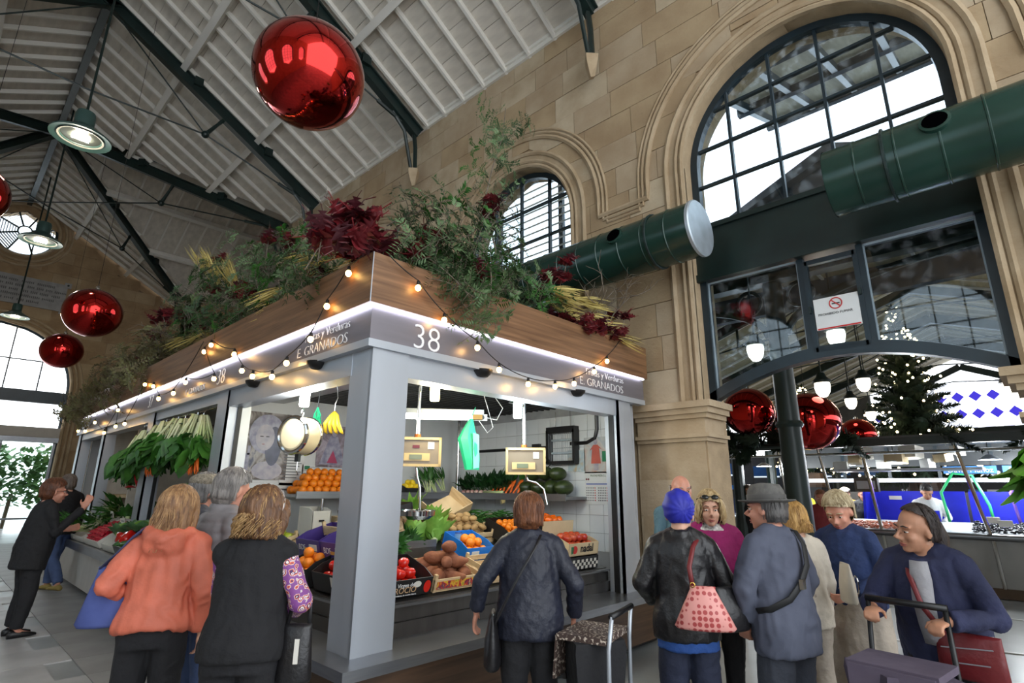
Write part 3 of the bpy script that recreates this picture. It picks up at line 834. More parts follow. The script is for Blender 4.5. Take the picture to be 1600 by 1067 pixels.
m_baub = M('red_mirror_foil', (196, 22, 14), rough=.06, metal=1, rgb2=(188, 18, 12), var=.05, coat=.5)
def bauble(loc, rad, label, top=None, group='giant red baubles'):
    root = empty('bauble', loc, label=label, cat='ornament', group=group)
    MB().ell((0, 0, 0), (rad, rad, rad * .97), 48, 32).build('ball', m_baub, root, smooth='all')
    MB().lathe([(0, rad * 1.06), (rad * .1, rad * 1.05), (rad * .11, rad * .96)], 14).build('cap', m_chrome, root, smooth=True)
    MB().tube([(rad * .05 * math.cos(a), 0, rad * 1.09 + rad * .05 * math.sin(a)) for a in [2 * PI * k / 10 for k in range(11)]], .006, 5).build('ring', m_chrome, root)
    if top: MB().tube([(0, 0, rad * 1.1), (0, 0, top - loc[2])], .004, 5).build('wire', m_black, root)
bauble((1.62, 3.96, 4.90), .455, 'giant glossy red bauble hanging highest, above the stall corner', 11.0)
bauble((1.55, 11.9, 4.50), .45, 'glossy red bauble hanging in front of the plaque wall', 11.0)
bauble((1.86, 17.8, 4.85), .46, 'glossy red bauble hanging before the entrance arch window', 11.0)
bauble((-.32, 10.5, 5.58), .45, 'glossy red bauble mostly beyond the hall side of the pendant lamp', 10.6)

# ================================================================ produce stall 38
X0, Y0, X1, YB, YE = 1.95, 3.22, 5.62, 6.30, 13.6
st = empty('market_stall', (X0, Y0, 0), label='corner produce stall number 38 with steel counter, wooden crown and lit sign band', cat='market stall')
def A(mb, name, mat, smooth=False, parent=None, **k): return put(mb, name, mat, parent or st, smooth, **k)
# wooden crown: right and left faces + top tray
A(MB().bx(X0 - .05, X1, Y0 - .05, Y0 + .02, 2.75, 3.12), 'crown_panel', m_wood)
A(MB().bx(X0 - .05, X0 + .02, Y0 + .02, YE, 2.75, 3.12), 'crown_panel', m_wood)
A(MB().bx(X0 + .02, X1, Y0 + .02, YE, 2.96, 3.0), 'crown_tray', m_woodd)
A(MB().bx(X1 - .03, X1, Y0, YB + .1, 2.75, 3.12), 'crown_panel', m_wood)
A(MB().bx(X0 - .052, X0 - .046, Y0 - .052, Y0 - .046, 2.75, 3.12), 'corner_bead', m_alu)
# sign band
m_sign = M('grey_sign_band', (128, 124, 130), rough=.38, metal=.55, var=.06, scale=2, stretch=(1, 1, 8))
A(MB().bx(X0, X1 - .02, Y0, Y0 + .06, 2.50, 2.75), 'sign_band', m_sign)
A(MB().bx(X0, X0 + .06, Y0 + .06, YE, 2.50, 2.75), 'sign_band', m_sign)
A(MB().bx(X0 - .015, X1 - .02, Y0 - .015, Y0 + .08, 2.445, 2.50), 'sign_lip', m_alu)
A(MB().bx(X0 - .015, X0 + .08, Y0 + .08, YE, 2.445, 2.50), 'sign_lip', m_alu)
led = EM('white_led', (236, 236, 255), 5)
A(MB().bx(X0 - .035, X1 - .05, Y0 - .035, Y0 - .012, 2.735, 2.749), 'led_strip', led)
A(MB().bx(X0 - .035, X0 - .012, Y0 - .012, YE, 2.735, 2.749), 'led_strip', led)
m_let = M('white_lettering', (226, 226, 226), rough=.5, var=.02)
ty = Y0 - .002; tx = X0 - .002
text_mesh('sign_number', '38', .275, m_let, st, Vector((2.30, ty, 2.505)) - st.location, (1, 0, 0), offset=-.004, ext=.003)
text_mesh('sign_name', 'E. GRANADOS', .118, m_let, st, Vector((4.36, ty, 2.525)) - st.location, (1, 0, 0), offset=-.0025, ext=.003, sx=1.05)
text_mesh('sign_trade', 'Frutas y Verduras', .098, m_let, st, Vector((4.47, ty, 2.638)) - st.location, (1, 0, 0), offset=-.002, ext=.003)
text_mesh('sign_name', 'E. GRANADOS', .118, m_let, st, Vector((tx, 4.32, 2.525)) - st.location, (0, -1, 0), offset=-.0025, ext=.003, sx=1.05)
text_mesh('sign_trade', 'Frutas y Verduras', .098, m_let, st, Vector((tx, 4.20, 2.638)) - st.location, (0, -1, 0), offset=-.002, ext=.003)
text_mesh('sign_number', '38', .235, m_let, st, Vector((tx, 6.16, 2.53)) - st.location, (0, -1, 0), offset=-.004, ext=.003)
text_mesh('sign_name', 'E. GRANADOS', .10, m_let, st, Vector((tx, 7.15, 2.53)) - st.location, (0, -1, 0), offset=-.0025, ext=.003)
text_mesh('sign_number', '37', .235, m_let, st, Vector((tx, 8.75, 2.53)) - st.location, (0, -1, 0), offset=-.004, ext=.003)
# shutter boxes above the openings
A(MB().bx(2.3, 5.1, Y0 + .04, Y0 + .2, 2.28, 2.445), 'shutter_box', m_alu)
A(MB().bx(X0 + .04, X0 + .2, 3.5, 5.84, 2.28, 2.445), 'shutter_box', m_alu)
A(MB().bx(X0 + .04, X0 + .2, 6.14, 8.4, 2.34, 2.445), 'shutter_box', m_alu)
A(MB().bx(X0 + .04, X0 + .2, 8.74, 13.4, 2.34, 2.445), 'shutter_box', m_alu)
for (x, y) in ((3.05, Y0 - .03), (4.35, Y0 - .03)): A(MB().lathe([(0, -.06), (.05, -.055), (.085, -.02), (.09, 0)], 16, c=(x, y + .06, 2.455)), 'spot_lamp', m_black, smooth=True)
for y in (4.0, 5.2): A(MB().lathe([(0, -.06), (.05, -.055), (.085, -.02), (.09, 0)], 16, c=(X0 + .03, y, 2.455)), 'spot_lamp', m_black, smooth=True)
# posts
def post(x0, x1, y0, y1, z0, z1=2.445):
    mb = MB(); mb.bx(x0, x1, y0, y1, z0, z1)
    mb.bx(x0 - .006, x0 + .11, y0 - .006, y0 + .02, z0, z1); mb.bx(x0 - .006, x0 + .02, y0 - .006, y0 + .11, z0, z1)
    return A(mb, 'post', m_alu)
post(1.995, 2.30, 3.235, 3.52, .50); post(5.08, 5.34, Y0 + .03, 3.42, .50)
post(X0 + .03, 2.22, 5.84, 6.12, .50); post(X0 + .03, 2.15, 8.42, 8.70, .1); post(X0 + .03, 2.15, 11.3, 11.5, .1); post(X0 + .03, 2.15, 13.35, 13.6, .1)
for p in ((5.06, 5.08, 3.3, 3.36), (2.30, 2.315, 3.40, 3.5)): A(MB().bx(p[0], p[1], p[2], p[3], .5, 2.28), 'shutter_guide', m_black)
for y in (5.82, 6.13, 8.40, 8.71): A(MB().bx(2.08, 2.12, y - .01, y + .01, .5, 2.34), 'shutter_guide', m_black)
# counter ledge, base, risers
mb = MB(); mb.bx(1.83, 5.60, 3.03, 3.55, .462, .50); mb.bx(1.83, 2.3, 3.55, 6.2, .462, .50); A(mb, 'counter_ledge', m_steel)
mb = MB(); mb.bx(1.826, 5.60, 3.024, 3.05, .44, .503); mb.bx(1.826, 1.852, 3.05, 6.2, .44, .503); A(mb, 'ledge_lip', m_steel)
A(MB().bx(1.97, 5.6, 3.15, 3.2, 0.05, .462), 'base_panel', m_woodd); A(MB().bx(1.97, 2.02, 3.2, 6.2, .05, .462), 'base_panel', m_woodd)
A(MB().bx(2.0, 5.6, 3.22, 3.3, 0, .06), 'plinth', m_black); A(MB().bx(2.03, 2.1, 3.3, 13.4, 0, .06), 'plinth', m_black)
for z0, z1, yy in ((.50, .595, 3.44), (.598, .70, 3.46)):
    A(MB().bx(2.3, 5.1, yy, yy + .02, z0, z1), 'riser_panel', m_steeld); A(MB().bx(yy - 1.24, yy - 1.22, 3.52, 5.84, z0, z1), 'riser_panel', m_steeld)
A(MB().bx(2.3, 5.1, 3.425, 3.50, .695, .712), 'display_edge', m_steel); A(MB().bx(2.2, 2.27, 3.52, 5.84, .695, .712), 'display_edge', m_steel)
# sloped display beds (near face and side face)
def slope_bed(pts): A(MB().prism(pts, (0, 0, -.03)), 'display_bed', m_steeld)
slope_bed([(2.3, 3.48, .72), (5.1, 3.48, .72), (5.1, 4.55, 1.02), (2.9, 4.55, 1.02)])
slope_bed([(2.24, 3.6, .72), (2.24, 5.9, .72), (3.0, 5.9, 1.0), (3.0, 4.4, 1.0)])
# inner walls, ceiling
m_wallw = M('white_wall_panel', (206, 208, 208), rough=.45, var=.05, scale=2)
A(MB().bx(2.1, 5.5, YB, YB + .06, 0, 2.75), 'inner_wall', m_wallw)
A(MB().bx(5.5, 5.56, 3.35, YB, 0, 2.75), 'inner_wall', M('tile_grout', (160, 162, 164), rough=.8))
tile = MB().box((0, 0, 0), (.012, .192, .192)).mesh('wall_tile', M('white_glazed_tile', (222, 226, 228), rough=.12, var=.03, scale=1.5))
for j in range(15):
    for k in range(8):
        o = link('wall_tile', tile, st, Vector((5.494, 3.46 + j * .197, .92 + k * .197)) - st.location)
m_slat = M('black_ceiling_slat', (30, 30, 31), rough=.5)
A(MB().bx(X0 + .1, X1 - .1, Y0 + .1, YB, 2.62, 2.66), 'stall_ceiling', M('ceiling_void', (16, 16, 17), rough=.8))
for k in range(24): A(MB().bx(2.75, 5.5, 3.95 + k * .1, 3.985 + k * .1, 2.50, 2.56), 'ceiling_slat', m_slat)
A(MB().bx(X0 + .1, 5.5, Y0 + .1, 3.95, 2.44, 2.46), 'steel_soffit', m_steel); A(MB().bx(X0 + .1, 2.75, 3.95, YB, 2.44, 2.46), 'steel_soffit', m_steel)
# wall shelves
A(MB().bx(4.1, 5.49, 5.86, 6.29, 1.385, 1.42), 'steel_shelf', m_steel); A(MB().bx(5.08, 5.49, 3.98, 5.86, 1.385, 1.42), 'steel_shelf', m_steel)
A(MB().bx(4.1, 5.08, 5.85, 5.87, 1.37, 1.45), 'shelf_lip', m_steel); A(MB().bx(5.07, 5.09, 3.98, 5.87, 1.37, 1.45), 'shelf_lip', m_steel)
A(MB().bx(2.78, 3.9, 5.80, 6.29, 1.40, 1.43), 'steel_shelf', m_steel); A(MB().bx(2.78, 3.9, 5.79, 5.81, 1.385, 1.46), 'shelf_lip', m_steel)
A(MB().tube([(5.06, 5.84, 1.45), (5.06, 5.84, 2.5)], .022, 10), 'shelf_pole', m_chrome, smooth=True)
A(MB().tube([(3.1, 5.83, .9), (3.1, 5.83, 1.4)], .02, 10), 'shelf_pole', m_chrome, smooth=True)
# conduits on the tiled wall
A(MB().tube([(5.47, 6.2, 2.02), (5.47, 4.55, 2.02)], .02, 8), 'conduit', m_black, smooth=True)
A(MB().tube([(5.47, 4.2, 2.05), (5.47, 3.95, 2.05), (5.47, 3.83, 2.10), (5.47, 3.8, 2.2), (5.47, 3.8, 2.44)], .022, 8), 'conduit', m_black, smooth=True)
A(MB().box((5.46, 4.75, 2.0), (.05, .12, .14)), 'junction_box', m_black)
# second bay: back wall, pitched produce bed, front panel
A(MB().bx(4.0, 4.06, YB + .06, YE, 0, 2.75), 'inner_wall', m_wallw); A(MB().bx(X0 + .1, 4.0, YB + .06, YE, 2.50, 2.53), 'bay_ceiling', m_wallw)
A(MB().bx(2.15, 4.0, 9.9, 9.94, .9, 2.5), 'partition', M('shelf_cream', (206, 198, 184), rough=.5)); A(MB().bx(2.2, 4.0, YE - .04, YE, 0, 2.75), 'inner_wall', m_wallw)
A(MB().prism([(1.72, 6.35, .70), (1.72, 11.2, .70), (3.0, 11.2, 1.30), (3.0, 6.35, 1.30)], (0, 0, -.04)), 'display_bed', m_steeld)
A(MB().bx(1.69, 1.73, 6.35, 11.2, .62, .72), 'display_edge', m_steel)
A(MB().bx(1.88, 1.91, 9.03, 13.3, .07, .68), 'front_panel', m_cream); A(MB().bx(1.95, 2.0, 6.3, 9.0, .06, .6), 'front_panel', m_black)
A(MB().bx(2.3, 3.9, 9.96, 12.8, 1.32, 1.36), 'wooden_shelf', m_crate); A(MB().bx(2.3, 2.34, 10.6, 10.64, .7, 1.32), 'shelf_leg', m_crate)
A(MB().bx(2.2, 4.0, 12.2, 12.25, .7, 2.5), 'partition', M('shelf_cream', (206, 198, 184)))
for y in (9.3, 9.7): A(MB().tube([(2.2, y, 2.3), (2.6, y + .15, 2.28)], .012, 6), 'hanging_rail', m_black)
A(MB().tube([(2.06, 6.2, 2.33), (2.06, 9.2, 2.33)], .012, 8), 'hanging_rail', m_chrome)
A(MB().tube([(2.62, 4.2, 2.42), (3.6, 5.9, 2.42)], .012, 8), 'hanging_rail', m_black)

# ---- lamps in the stall
def stall_lamp(loc, rgb, e, label):
    root = empty('ceiling_lamp', loc, label=label, cat='lamp', group='bare bulb lamps in the produce stall')
    MB().lathe([(.05, .09), (.06, .06), (.085, .05), (.09, .042), (.05, .038)], 20).build('lamp_collar', m_chrome, root, smooth=True)
    MB().lathe([(.0, .045), (.04, .045), (.042, .03), (.042, -.09), (.036, -.105), (0, -.11)], 20).build('bulb', EM('bulb_' + label[:4], rgb, e), root, smooth=True)
    MB().tube([(0, 0, .08), (0, 0, .2)], .03, 10).build('stem', m_alu, root)
    ld = bpy.data.lights.new('stall_light', 'POINT'); ld.energy = 15; ld.color = [v / 255 for v in rgb]; ld.shadow_soft_size = .1
    lo = bpy.data.objects.new('stall_light', ld); COL.objects.link(lo); lo.parent = root; lo.location = (0, 0, -.18)
stall_lamp((2.95, 3.74, 2.34), (255, 226, 150), 16, 'warm lit cylinder lamp above the beige scale')
stall_lamp((3.82, 3.56, 2.26), (226, 250, 255), 16, 'cold white lit cylinder lamp above the counter scale')
stall_lamp((2.16, 4.54, 2.28), (255, 252, 240), 16, 'white lit cylinder lamp above the dial scale')
tb = empty('tube_light', (3.45, 4.55, 2.24), math.atan2(-.63, .75), label='long lit fluorescent tube under the black ceiling slats', cat='lamp')
MB().box((0, 0, .03), (1.25, .08, .05)).build('batten', m_alu, tb); MB().tube([(-.58, 0, -.02), (.5, 0, -.02)], .03, 10).build('tube', EM('tube_glow', (255, 255, 250), 16), tb)
MB().box((.56, 0, -.015), (.1, .07, .06)).build('end_cap', M('brass_brown', (150, 116, 60), rough=.4), tb)
ps = empty('power_strip', (4.0, 4.3, 2.24), R(-30), label='white double power socket hanging by its cable near the tube', cat='socket')
MB().box((0, 0, 0), (.18, .03, .07)).build('body', M('white_plastic', (228, 228, 226), rough=.4), ps)
for x in (-.045, .035): MB().lathe([(0, 0), (.026, 0)], 14, c=(x, -.016, 0), mat=Matrix.Rotation(PI / 2, 3, 'X')).build('socket_hole', m_black, ps)
MB().tube([(.09, 0, 0), (.2, 0, -.02), (.28, .05, .12), (.2, .1, .25)], .005, 5).build('cable', M('white_plastic', (228, 228, 226)), ps)
MB().tube([(0, 0, -.03), (.1, 0, -.16), (.16, 0, -.1), (.1, .0, .1), (.05, 0, .25)], .004, 5).build('cable', M('white_plastic', (228, 228, 226)), ps)

# ---- scales
m_beige = M('beige_scale_frame', (190, 166, 118), rough=.45, var=.05); m_taupe = M('taupe_scale_face', (128, 116, 100), rough=.4, var=.05, metal=.3)
def box_scale(loc, rz, w, label, gl, arm):
    root = empty('hanging_scale', loc, rz, label=label, cat='scale', group='electronic hanging scales')
    MB().box((0, .06, 0), (w, .13, .24)).build('case', m_steel, root)
    fr = MB(); fr.box((0, -.015, .115), (w + .02, .03, .022)); fr.box((0, -.015, -.115), (w + .02, .03, .022)); fr.box((w / 2, -.015, 0), (.022, .03, .25)); fr.box((-w / 2, -.015, 0), (.022, .03, .25)); fr.build('case_frame', m_beige, root)
    MB().box((0, -.008, 0), (w - .02, .015, .21)).build('face', m_taupe, root)
    MB().box((-.02, -.02, -.045), (w * .62, .012, .065)).build('display_bezel', m_beige, root)
    MB().box((-.03, -.028, -.045), (w * .3, .006, .042)).build('display_screen', M('lcd_green_grey', (104, 112, 92), rough=.2), root)
    MB().box((.1, -.018, .055), (.055, .004, .06)).build('paper_tag', M('white_sign_card', (226, 228, 228)), root)
    if gl: MB().box((-.03, -.018, .045), (.06, .004, .026)).build('maker_badge', M('maroon_badge', (90, 26, 40), rough=.3), root)
    MB().tube([(-.02, .06, .12), (-.02, .06, .16)], .03, 8).build('hanger_boss', M('copper_boss', (170, 100, 50), rough=.35, metal=.7), root)
    MB().tube([(-.02, .06, .14), (-.02, .06, 2.44 - loc[2])], .018, 10).build('hanger_pole', m_chrome, root, smooth=True)
    MB().tube(arm, .011, 8).build('hook_arm', m_chrome, root, smooth=True)
    return root
s1 = box_scale((2.98, 3.96, 1.81), R(-36), .36, 'beige framed electronic scale with maroon badge hanging beside the corner post', True, [(-.02, .03, -.12), (-.01, .03, -.2), (.02, .03, -.3), (.03, .03, -.50)])
pan = empty('scale_pan', (3.0, 3.98, 1.245), label='round steel weighing pan hanging below the beige scale', cat='scale pan')
MB().lathe([(0, 0), (.11, .004), (.15, .03), (.155, .07), (.16, .072), (.156, .03), (.11, .0)], 28).build('pan', m_chrome, pan, smooth=30)
MB().tube([(.155 * math.cos(a), .155 * math.sin(a), .07) for a in [2 * PI * k / 24 for k in range(25)]], .006, 6).build('rim', m_chrome, pan, smooth=True)
box_scale((3.98, 3.60, 1.76), R(-50), .36, 'grey electronic scale hanging in front of the melons', False, [(.0, .03, -.12), (.02, .03, -.18), (.1, .03, -.2), (.17, .03, -.26), (.2, .03, -.4)])
ds = empty('dial_scale', (2.22, 4.68, 1.94), R(-68), label='round cream and chrome dial scale hanging by the side opening', cat='scale')
mrx = Matrix.Rotation(PI / 2, 3, 'X')
MB().lathe([(.0, .10), (.12, .10), (.16, .07), (.162, -.07), (.15, -.09)], 32, mat=mrx).build('drum', M('cream_enamel', (226, 212, 176), rough=.25, var=.04), ds, smooth=35)
MB().tube([(.15 * math.cos(a), -.088, .15 * math.sin(a)) for a in [2 * PI * k / 32 for k in range(33)]], .02, 8).build('bezel', m_chrome, ds, smooth=True) if False else MB().tube([(.15 * math.cos(a), .088, .15 * math.sin(a)) for a in [2 * PI * k / 32 for k in range(33)]], .02, 8).build('back_rim', m_chrome, ds, smooth=True)
MB().tube([(.15 * math.cos(a), -.085, .15 * math.sin(a)) for a in [2 * PI * k / 32 for k in range(33)]], .02, 8).build('bezel', m_chrome, ds, smooth=True)
MB().lathe([(0, .075), (.14, .075)], 28, mat=mrx).build('dial_face', M('dial_cream', (206, 204, 196), rough=.3), ds)
MB().box((.0, -.085, -.02), (.07, .003, .14)).build('dial_card', M('white_sign_card', (226, 228, 228)), ds)
MB().box((.0, -.088, .03), (.062, .003, .02)).build('card_header', M('print_blue', (60, 84, 170), rough=.5), ds)
MB().tube([(0, -.09, -.0), (.03, -.09, .11)], .004, 5).build('pointer', m_black, ds)
MB().tube([(0, 0, .16), (.012, 0, .2), (0, 0, .23), (-.012, 0, .2)], .008, 6).build('hook', m_chrome, ds); MB().tube([(0, 0, .2), (0, 0, .49)], .007, 6).build('hanger_wire', m_chrome, ds)
MB().box((0, 0, -.19), (.04, .03, .07)).build('clip', m_black, ds); MB().tube([(0, 0, -.2), (.0, 0, -.3), (.02, 0, -.33)], .006, 6).build('lower_hook', m_chrome, ds)

# ---- posters, notices, calendar
def flat(name, loc, w, h, mat, face, label, cat, group=None, th=.006):
    """face: '-y' on the back wall or '-x' on the tiled wall"""
    o = MB().box((0, 0, 0), (w, th, h)).build(name, mat, None, loc=loc, label=label, cat=cat, group=group)
    if face == '-x': o.rotation_euler = (0, 0, -PI / 2)
    return o
def print_mat(name, cols, scale, dist=1.5):
    m, nt, b, N, L = _nodes(name)
    tc = N.new('ShaderNodeTexCoord'); nz = N.new('ShaderNodeTexNoise'); nz.inputs['Scale'].default_value = scale; nz.inputs['Detail'].default_value = 3; nz.inputs['Distortion'].default_value = dist
    cr = N.new('ShaderNodeValToRGB'); e = cr.color_ramp.elements
    for i, c in enumerate(cols):
        p = .3 + .4 * i / (len(cols) - 1)
        if i < 2: e[i].position = p; e[i].color = (*lin(c), 1)
        else: k = e.new(p); k.color = (*lin(c), 1)
    e[1].position = .3 + .4 / (len(cols) - 1)
    L.new(tc.outputs['Object'], nz.inputs['Vector']); L.new(nz.outputs[0], cr.inputs[0]); L.new(cr.outputs[0], b.inputs['Base Color']); b.inputs['Roughness'].default_value = .35
    return m
pw = M('poster_lilac_white', (176, 174, 190), rough=.35, rgb2=(112, 112, 140), scale=12); psh = M('poster_slate', (84, 88, 116), rough=.35, rgb2=(60, 62, 86), scale=8)
psk = M('poster_pale', (190, 184, 188), rough=.35, rgb2=(150, 146, 164), scale=11); pdk = M('poster_dark', (52, 46, 44), rough=.4, rgb2=(36, 32, 32), scale=10)
po = flat('portrait_poster', (2.48, YB - .01, 1.95), .76, .74, print_mat('poster_ground', [(40, 36, 36), (96, 84, 78), (170, 164, 160), (70, 74, 100)], 5), '-y', 'poster of a veiled statue face above a castle gate, next to the dial scale', 'poster')
def ps_(mb, name, mat): mb.build(name, mat, po)
def disc(c, rx, rz, y, n=20): return [(c[0] + rx * math.cos(2 * PI * k / n), y, c[1] + rz * math.sin(2 * PI * k / n)) for k in range(n)]
ps_(MB().prism(disc((.12, .13), .2, .22, -.004), (0, -.001, 0)), 'veil_print', pw); ps_(MB().prism(disc((.10, .09), .105, .145, -.006), (0, -.001, 0)), 'face_print', psk)
ps_(MB().prism(disc((.2, .0), .09, .22, -.0055), (0, -.001, 0)), 'veil_shadow_print', psh); ps_(MB().prism(disc((.06, .10), .022, .006, -.008), (0, -.001, 0)), 'eye_print', pdk)
ps_(MB().prism(disc((.125, .10), .022, .006, -.008), (0, -.001, 0)), 'eye_print', pdk); ps_(MB().prism(disc((.085, .015), .018, .006, -.008), (0, -.001, 0)), 'mouth_print', M('poster_rose', (150, 110, 112), rough=.35))
g = MB(); g.box((-.18, -.004, -.22), (.26, .002, .26))
for k in range(5): g.box((-.3 + k * .06, -.004, -.06), (.03, .002, .1))
ps_(g, 'castle_print', pw); ps_(MB().prism(disc((-.18, -.24), .05, .08, -.006), (0, -.001, 0)), 'gate_print', pdk); ps_(MB().prism(disc((.16, -.27), .17, .1, -.005), (0, -.001, 0)), 'gown_print', psk)
pf = flat('framed_picture', (2.97, YB - .03, 2.1), .22, .34, m_black, '-y', 'small black framed picture behind the dial scale', 'picture', th=.03)
MB().box((0, -.017, 0), (.17, .003, .28)).build('picture_glass', M('dark_picture', (66, 78, 74), rough=.15, rgb2=(40, 48, 46), scale=9), pf)
p2 = flat('robed_statue_poster', (3.42, YB - .01, 1.99), .42, .5, print_mat('poster_robe_ground', [(96, 84, 88), (150, 138, 150), (180, 172, 186)], 7), '-y', 'poster of a robed statue in a triangular mantle behind the bananas', 'poster')
MB().prism([(-.17, -.004, -.22), (.17, -.004, -.22), (.05, -.004, .12), (-.05, -.004, .12)], (0, -.001, 0)).build('mantle_print', pw, p2); MB().prism([(-.07, -.006, -.2), (.07, -.006, -.2), (0, -.006, -.05)], (0, -.001, 0)).build('rose_print', M('poster_crimson', (170, 60, 96), rough=.4), p2); MB().prism(disc((0, .16), .035, .045, -.006), (0, -.001, 0)).build('face_print', psk, p2)
paper = M('notice_paper', (214, 216, 216), rough=.5, var=.03); ink = M('ink_grey', (86, 88, 94), rough=.6)
def notice(x, z, w, h, lines, label, hdr=None):
    o = flat('notice_sheet', (x, YB - .01, z), w, h, paper, '-y', label, 'notice', 'printed notices on the back wall of the stall', th=.003)
    mb = MB()
    for k in range(lines):
        ww = w * (.8 - .25 * ((k * 7) % 3) / 3); mb.box((-(w * .8 - ww) / 2, -.003, h * .36 - k * h * .72 / lines), (ww, .002, h * .022))
    mb.build('printed_lines', ink, o)
    if hdr: MB().box((-w * .25, -.004, h * .33), (w * .26, .002, h * .2)).build('header_mark', M('print_green', (30, 120, 80), rough=.5), o)
notice(2.93, 1.72, .27, .40, 9, 'tall printed notice sheet under the black framed picture'); notice(2.42, 1.36, .34, .36, 7, 'printed notice sheet below the portrait poster'); notice(2.80, 1.30, .34, .5, 5, 'large printed notice sheet about fruit behind the apples')
text_mesh('notice_heading', 'NO TOCAR LA FRUTA', .028, blk, st, Vector((2.66, YB - .018, 1.46)) - st.location, (1, 0, 0), ext=.001)
notice(3.17, 1.66, .24, .2, 4, 'small notice with a green square mark above the oranges', True)
# fly killer, calendar, saint print on the tiled wall
fk = empty('insect_killer', (5.40, 4.30, 2.02), -PI / 2, label='black electric insect killer with wire grille on the tiled wall', cat='insect killer')
mb = MB(); mb.box((0, .05, .2), (.44, .14, .08)); mb.box((0, .05, -.2), (.44, .14, .04)); mb.box((-.21, .05, 0), (.03, .14, .4)); mb.box((.21, .05, 0), (.03, .14, .4)); mb.build('housing', m_black, fk)
MB().box((0, .1, 0), (.4, .02, .36)).build('back_plate', M('smoked_panel', (90, 108, 108), rough=.2), fk)
for k in range(12): MB().box((-.18 + k * .033, -.01, 0), (.004, .004, .36)).build('grille_wire', m_alu, fk)
for z in (.08, -.08): MB().tube([(-.18, .05, z), (.18, .05, z)], .014, 8).build('lamp_tube', M('uv_tube', (190, 206, 214), rough=.2), fk)
for x in (-.12, .12): MB().tube([(x, .05, .22), (x, .05, .44)], .004, 5).build('hanger', m_chrome, fk)
r_ = random.Random(4); MB().tube([(-.2, -.02, -.1), (-.26, -.04, -.2), (-.2, -.05, -.28), (-.14, -.03, -.22), (-.18, -.03, -.14), (-.24, -.02, -.22), (-.22, -.02, -.5)], .008, 6).build('power_cord', m_black, fk)
sp = flat('saint_print', (5.48, 3.83, 1.90), .34, .42, print_mat('saint_ground', [(150, 166, 180), (196, 196, 192), (190, 150, 132)], 4), '-x', 'colour print of a figure in a red robe above the calendar', 'picture')
MB().prism([(-.07, -.005, -.1), (.07, -.005, -.1), (.05, -.005, .08), (.09, -.005, .06), (.03, -.005, .12), (-.03, -.005, .12), (-.09, -.005, .05), (-.05, -.005, .07)], (0, -.001, 0)).build('robe_print', M('print_coral', (190, 92, 78), rough=.4), sp)
MB().prism(disc((0, .155), .028, .035, -.006), (0, -.001, 0)).build('head_print', psk, sp); MB().box((0, -.005, -.14), (.07, .001, .08)).build('legs_print', psk, sp); MB().box((.12, -.005, -.02), (.06, .001, .12)).build('tree_print', M('print_green', (30, 120, 80)), sp)
cl = flat('wall_calendar', (5.48, 3.83, 1.52), .34, .37, paper, '-x', 'white wall calendar with date grid hanging below the red-robed print', 'calendar')
text_mesh('calendar_heading', 'FRUTAS MESA S.L.', .034, M('ink_olive', (96, 110, 84), rough=.6), cl, (-.09, -.005, .13), (1, 0, 0), ext=.001, sx=.85)
mb = MB()
for a in range(6):
    for b in range(13):
        if b == 6: continue
        mb.box((-.145 + b * .024, -.004, -.0 - a * .028), (.011, .002, .013))
P(mb.build('date_grid', ink, cl), kind='stuff')
mb = MB()
for a in range(6):
    for b in (5, 12): mb.box((-.145 + b * .024, -.005, -.0 - a * .028), (.012, .002, .014))
P(mb.build('holiday_grid', red, cl), kind='stuff')
MB().box((0, -.004, .045), (.3, .002, .012)).build('month_bar', M('print_blue', (60, 84, 170)), cl)
for dx in (-.02, .02): MB().ell((-.13 + dx * .7, -.005, .1), (.012, .003, .012), 8, 6).build('cherry_print', M('print_maroon', (110, 30, 40), rough=.5), cl)
tc_ = flat('tile_picture', (5.48, 4.12, 1.84), .26, .26, print_mat('tile_pic', [(206, 206, 196), (170, 190, 200), (196, 176, 140)], 9), '-x', 'small painted tile picture beside the red-robed print', 'picture')
flat('green_leaflet', (5.48, 3.60, 1.66), .12, .56, print_mat('leaflet', [(120, 190, 140), (206, 226, 206), (150, 196, 120)], 6), '-x', 'green printed leaflet hanging beside the calendar', 'leaflet')
# hanging green carrier bag
bg = empty('carrier_bag', (3.72, 4.08, 1.68), R(-40), label='turquoise green plastic carrier bag hanging from the tube cable', cat='bag')
mgb = M('turquoise_plastic', (40, 186, 132), rough=.35, var=.08, bump=.15, bscale=8); mgb2 = M('pale_turquoise_plastic', (110, 226, 196), rough=.35, var=.05)
MB().loft([((0, 0, 0), (.07, 0, 0), (0, .03, 0)), ((-.01, 0, .1), (.085, 0, 0), (0, .035, 0)), ((-.05, 0, .3), (.1, 0, 0), (0, .03, 0)), ((-.04, 0, .4), (.06, 0, 0), (0, .02, 0)), ((-.02, 0, .5), (.02, 0, 0), (0, .012, 0))], 8).build('bag_body', mgb, bg)
MB().prism([(.012, -.042, .01), (.068, -.025, .02), (.06, -.03, .34), (-.0, -.04, .36)], (0, -.003, 0)).build('side_panel', mgb2, bg)
MB().prism([(.03, -.046, .12), (.05, -.046, .16), (.045, -.046, .24), (.02, -.046, .27), (.012, -.046, .2)], (0, -.002, 0)).build('leaf_print', mgb, bg)
MB().tube([(-.02, 0, .5), (-.0, 0, .56), (.02, 0, .62)], .004, 5).build('bag_handle', mgb, bg)

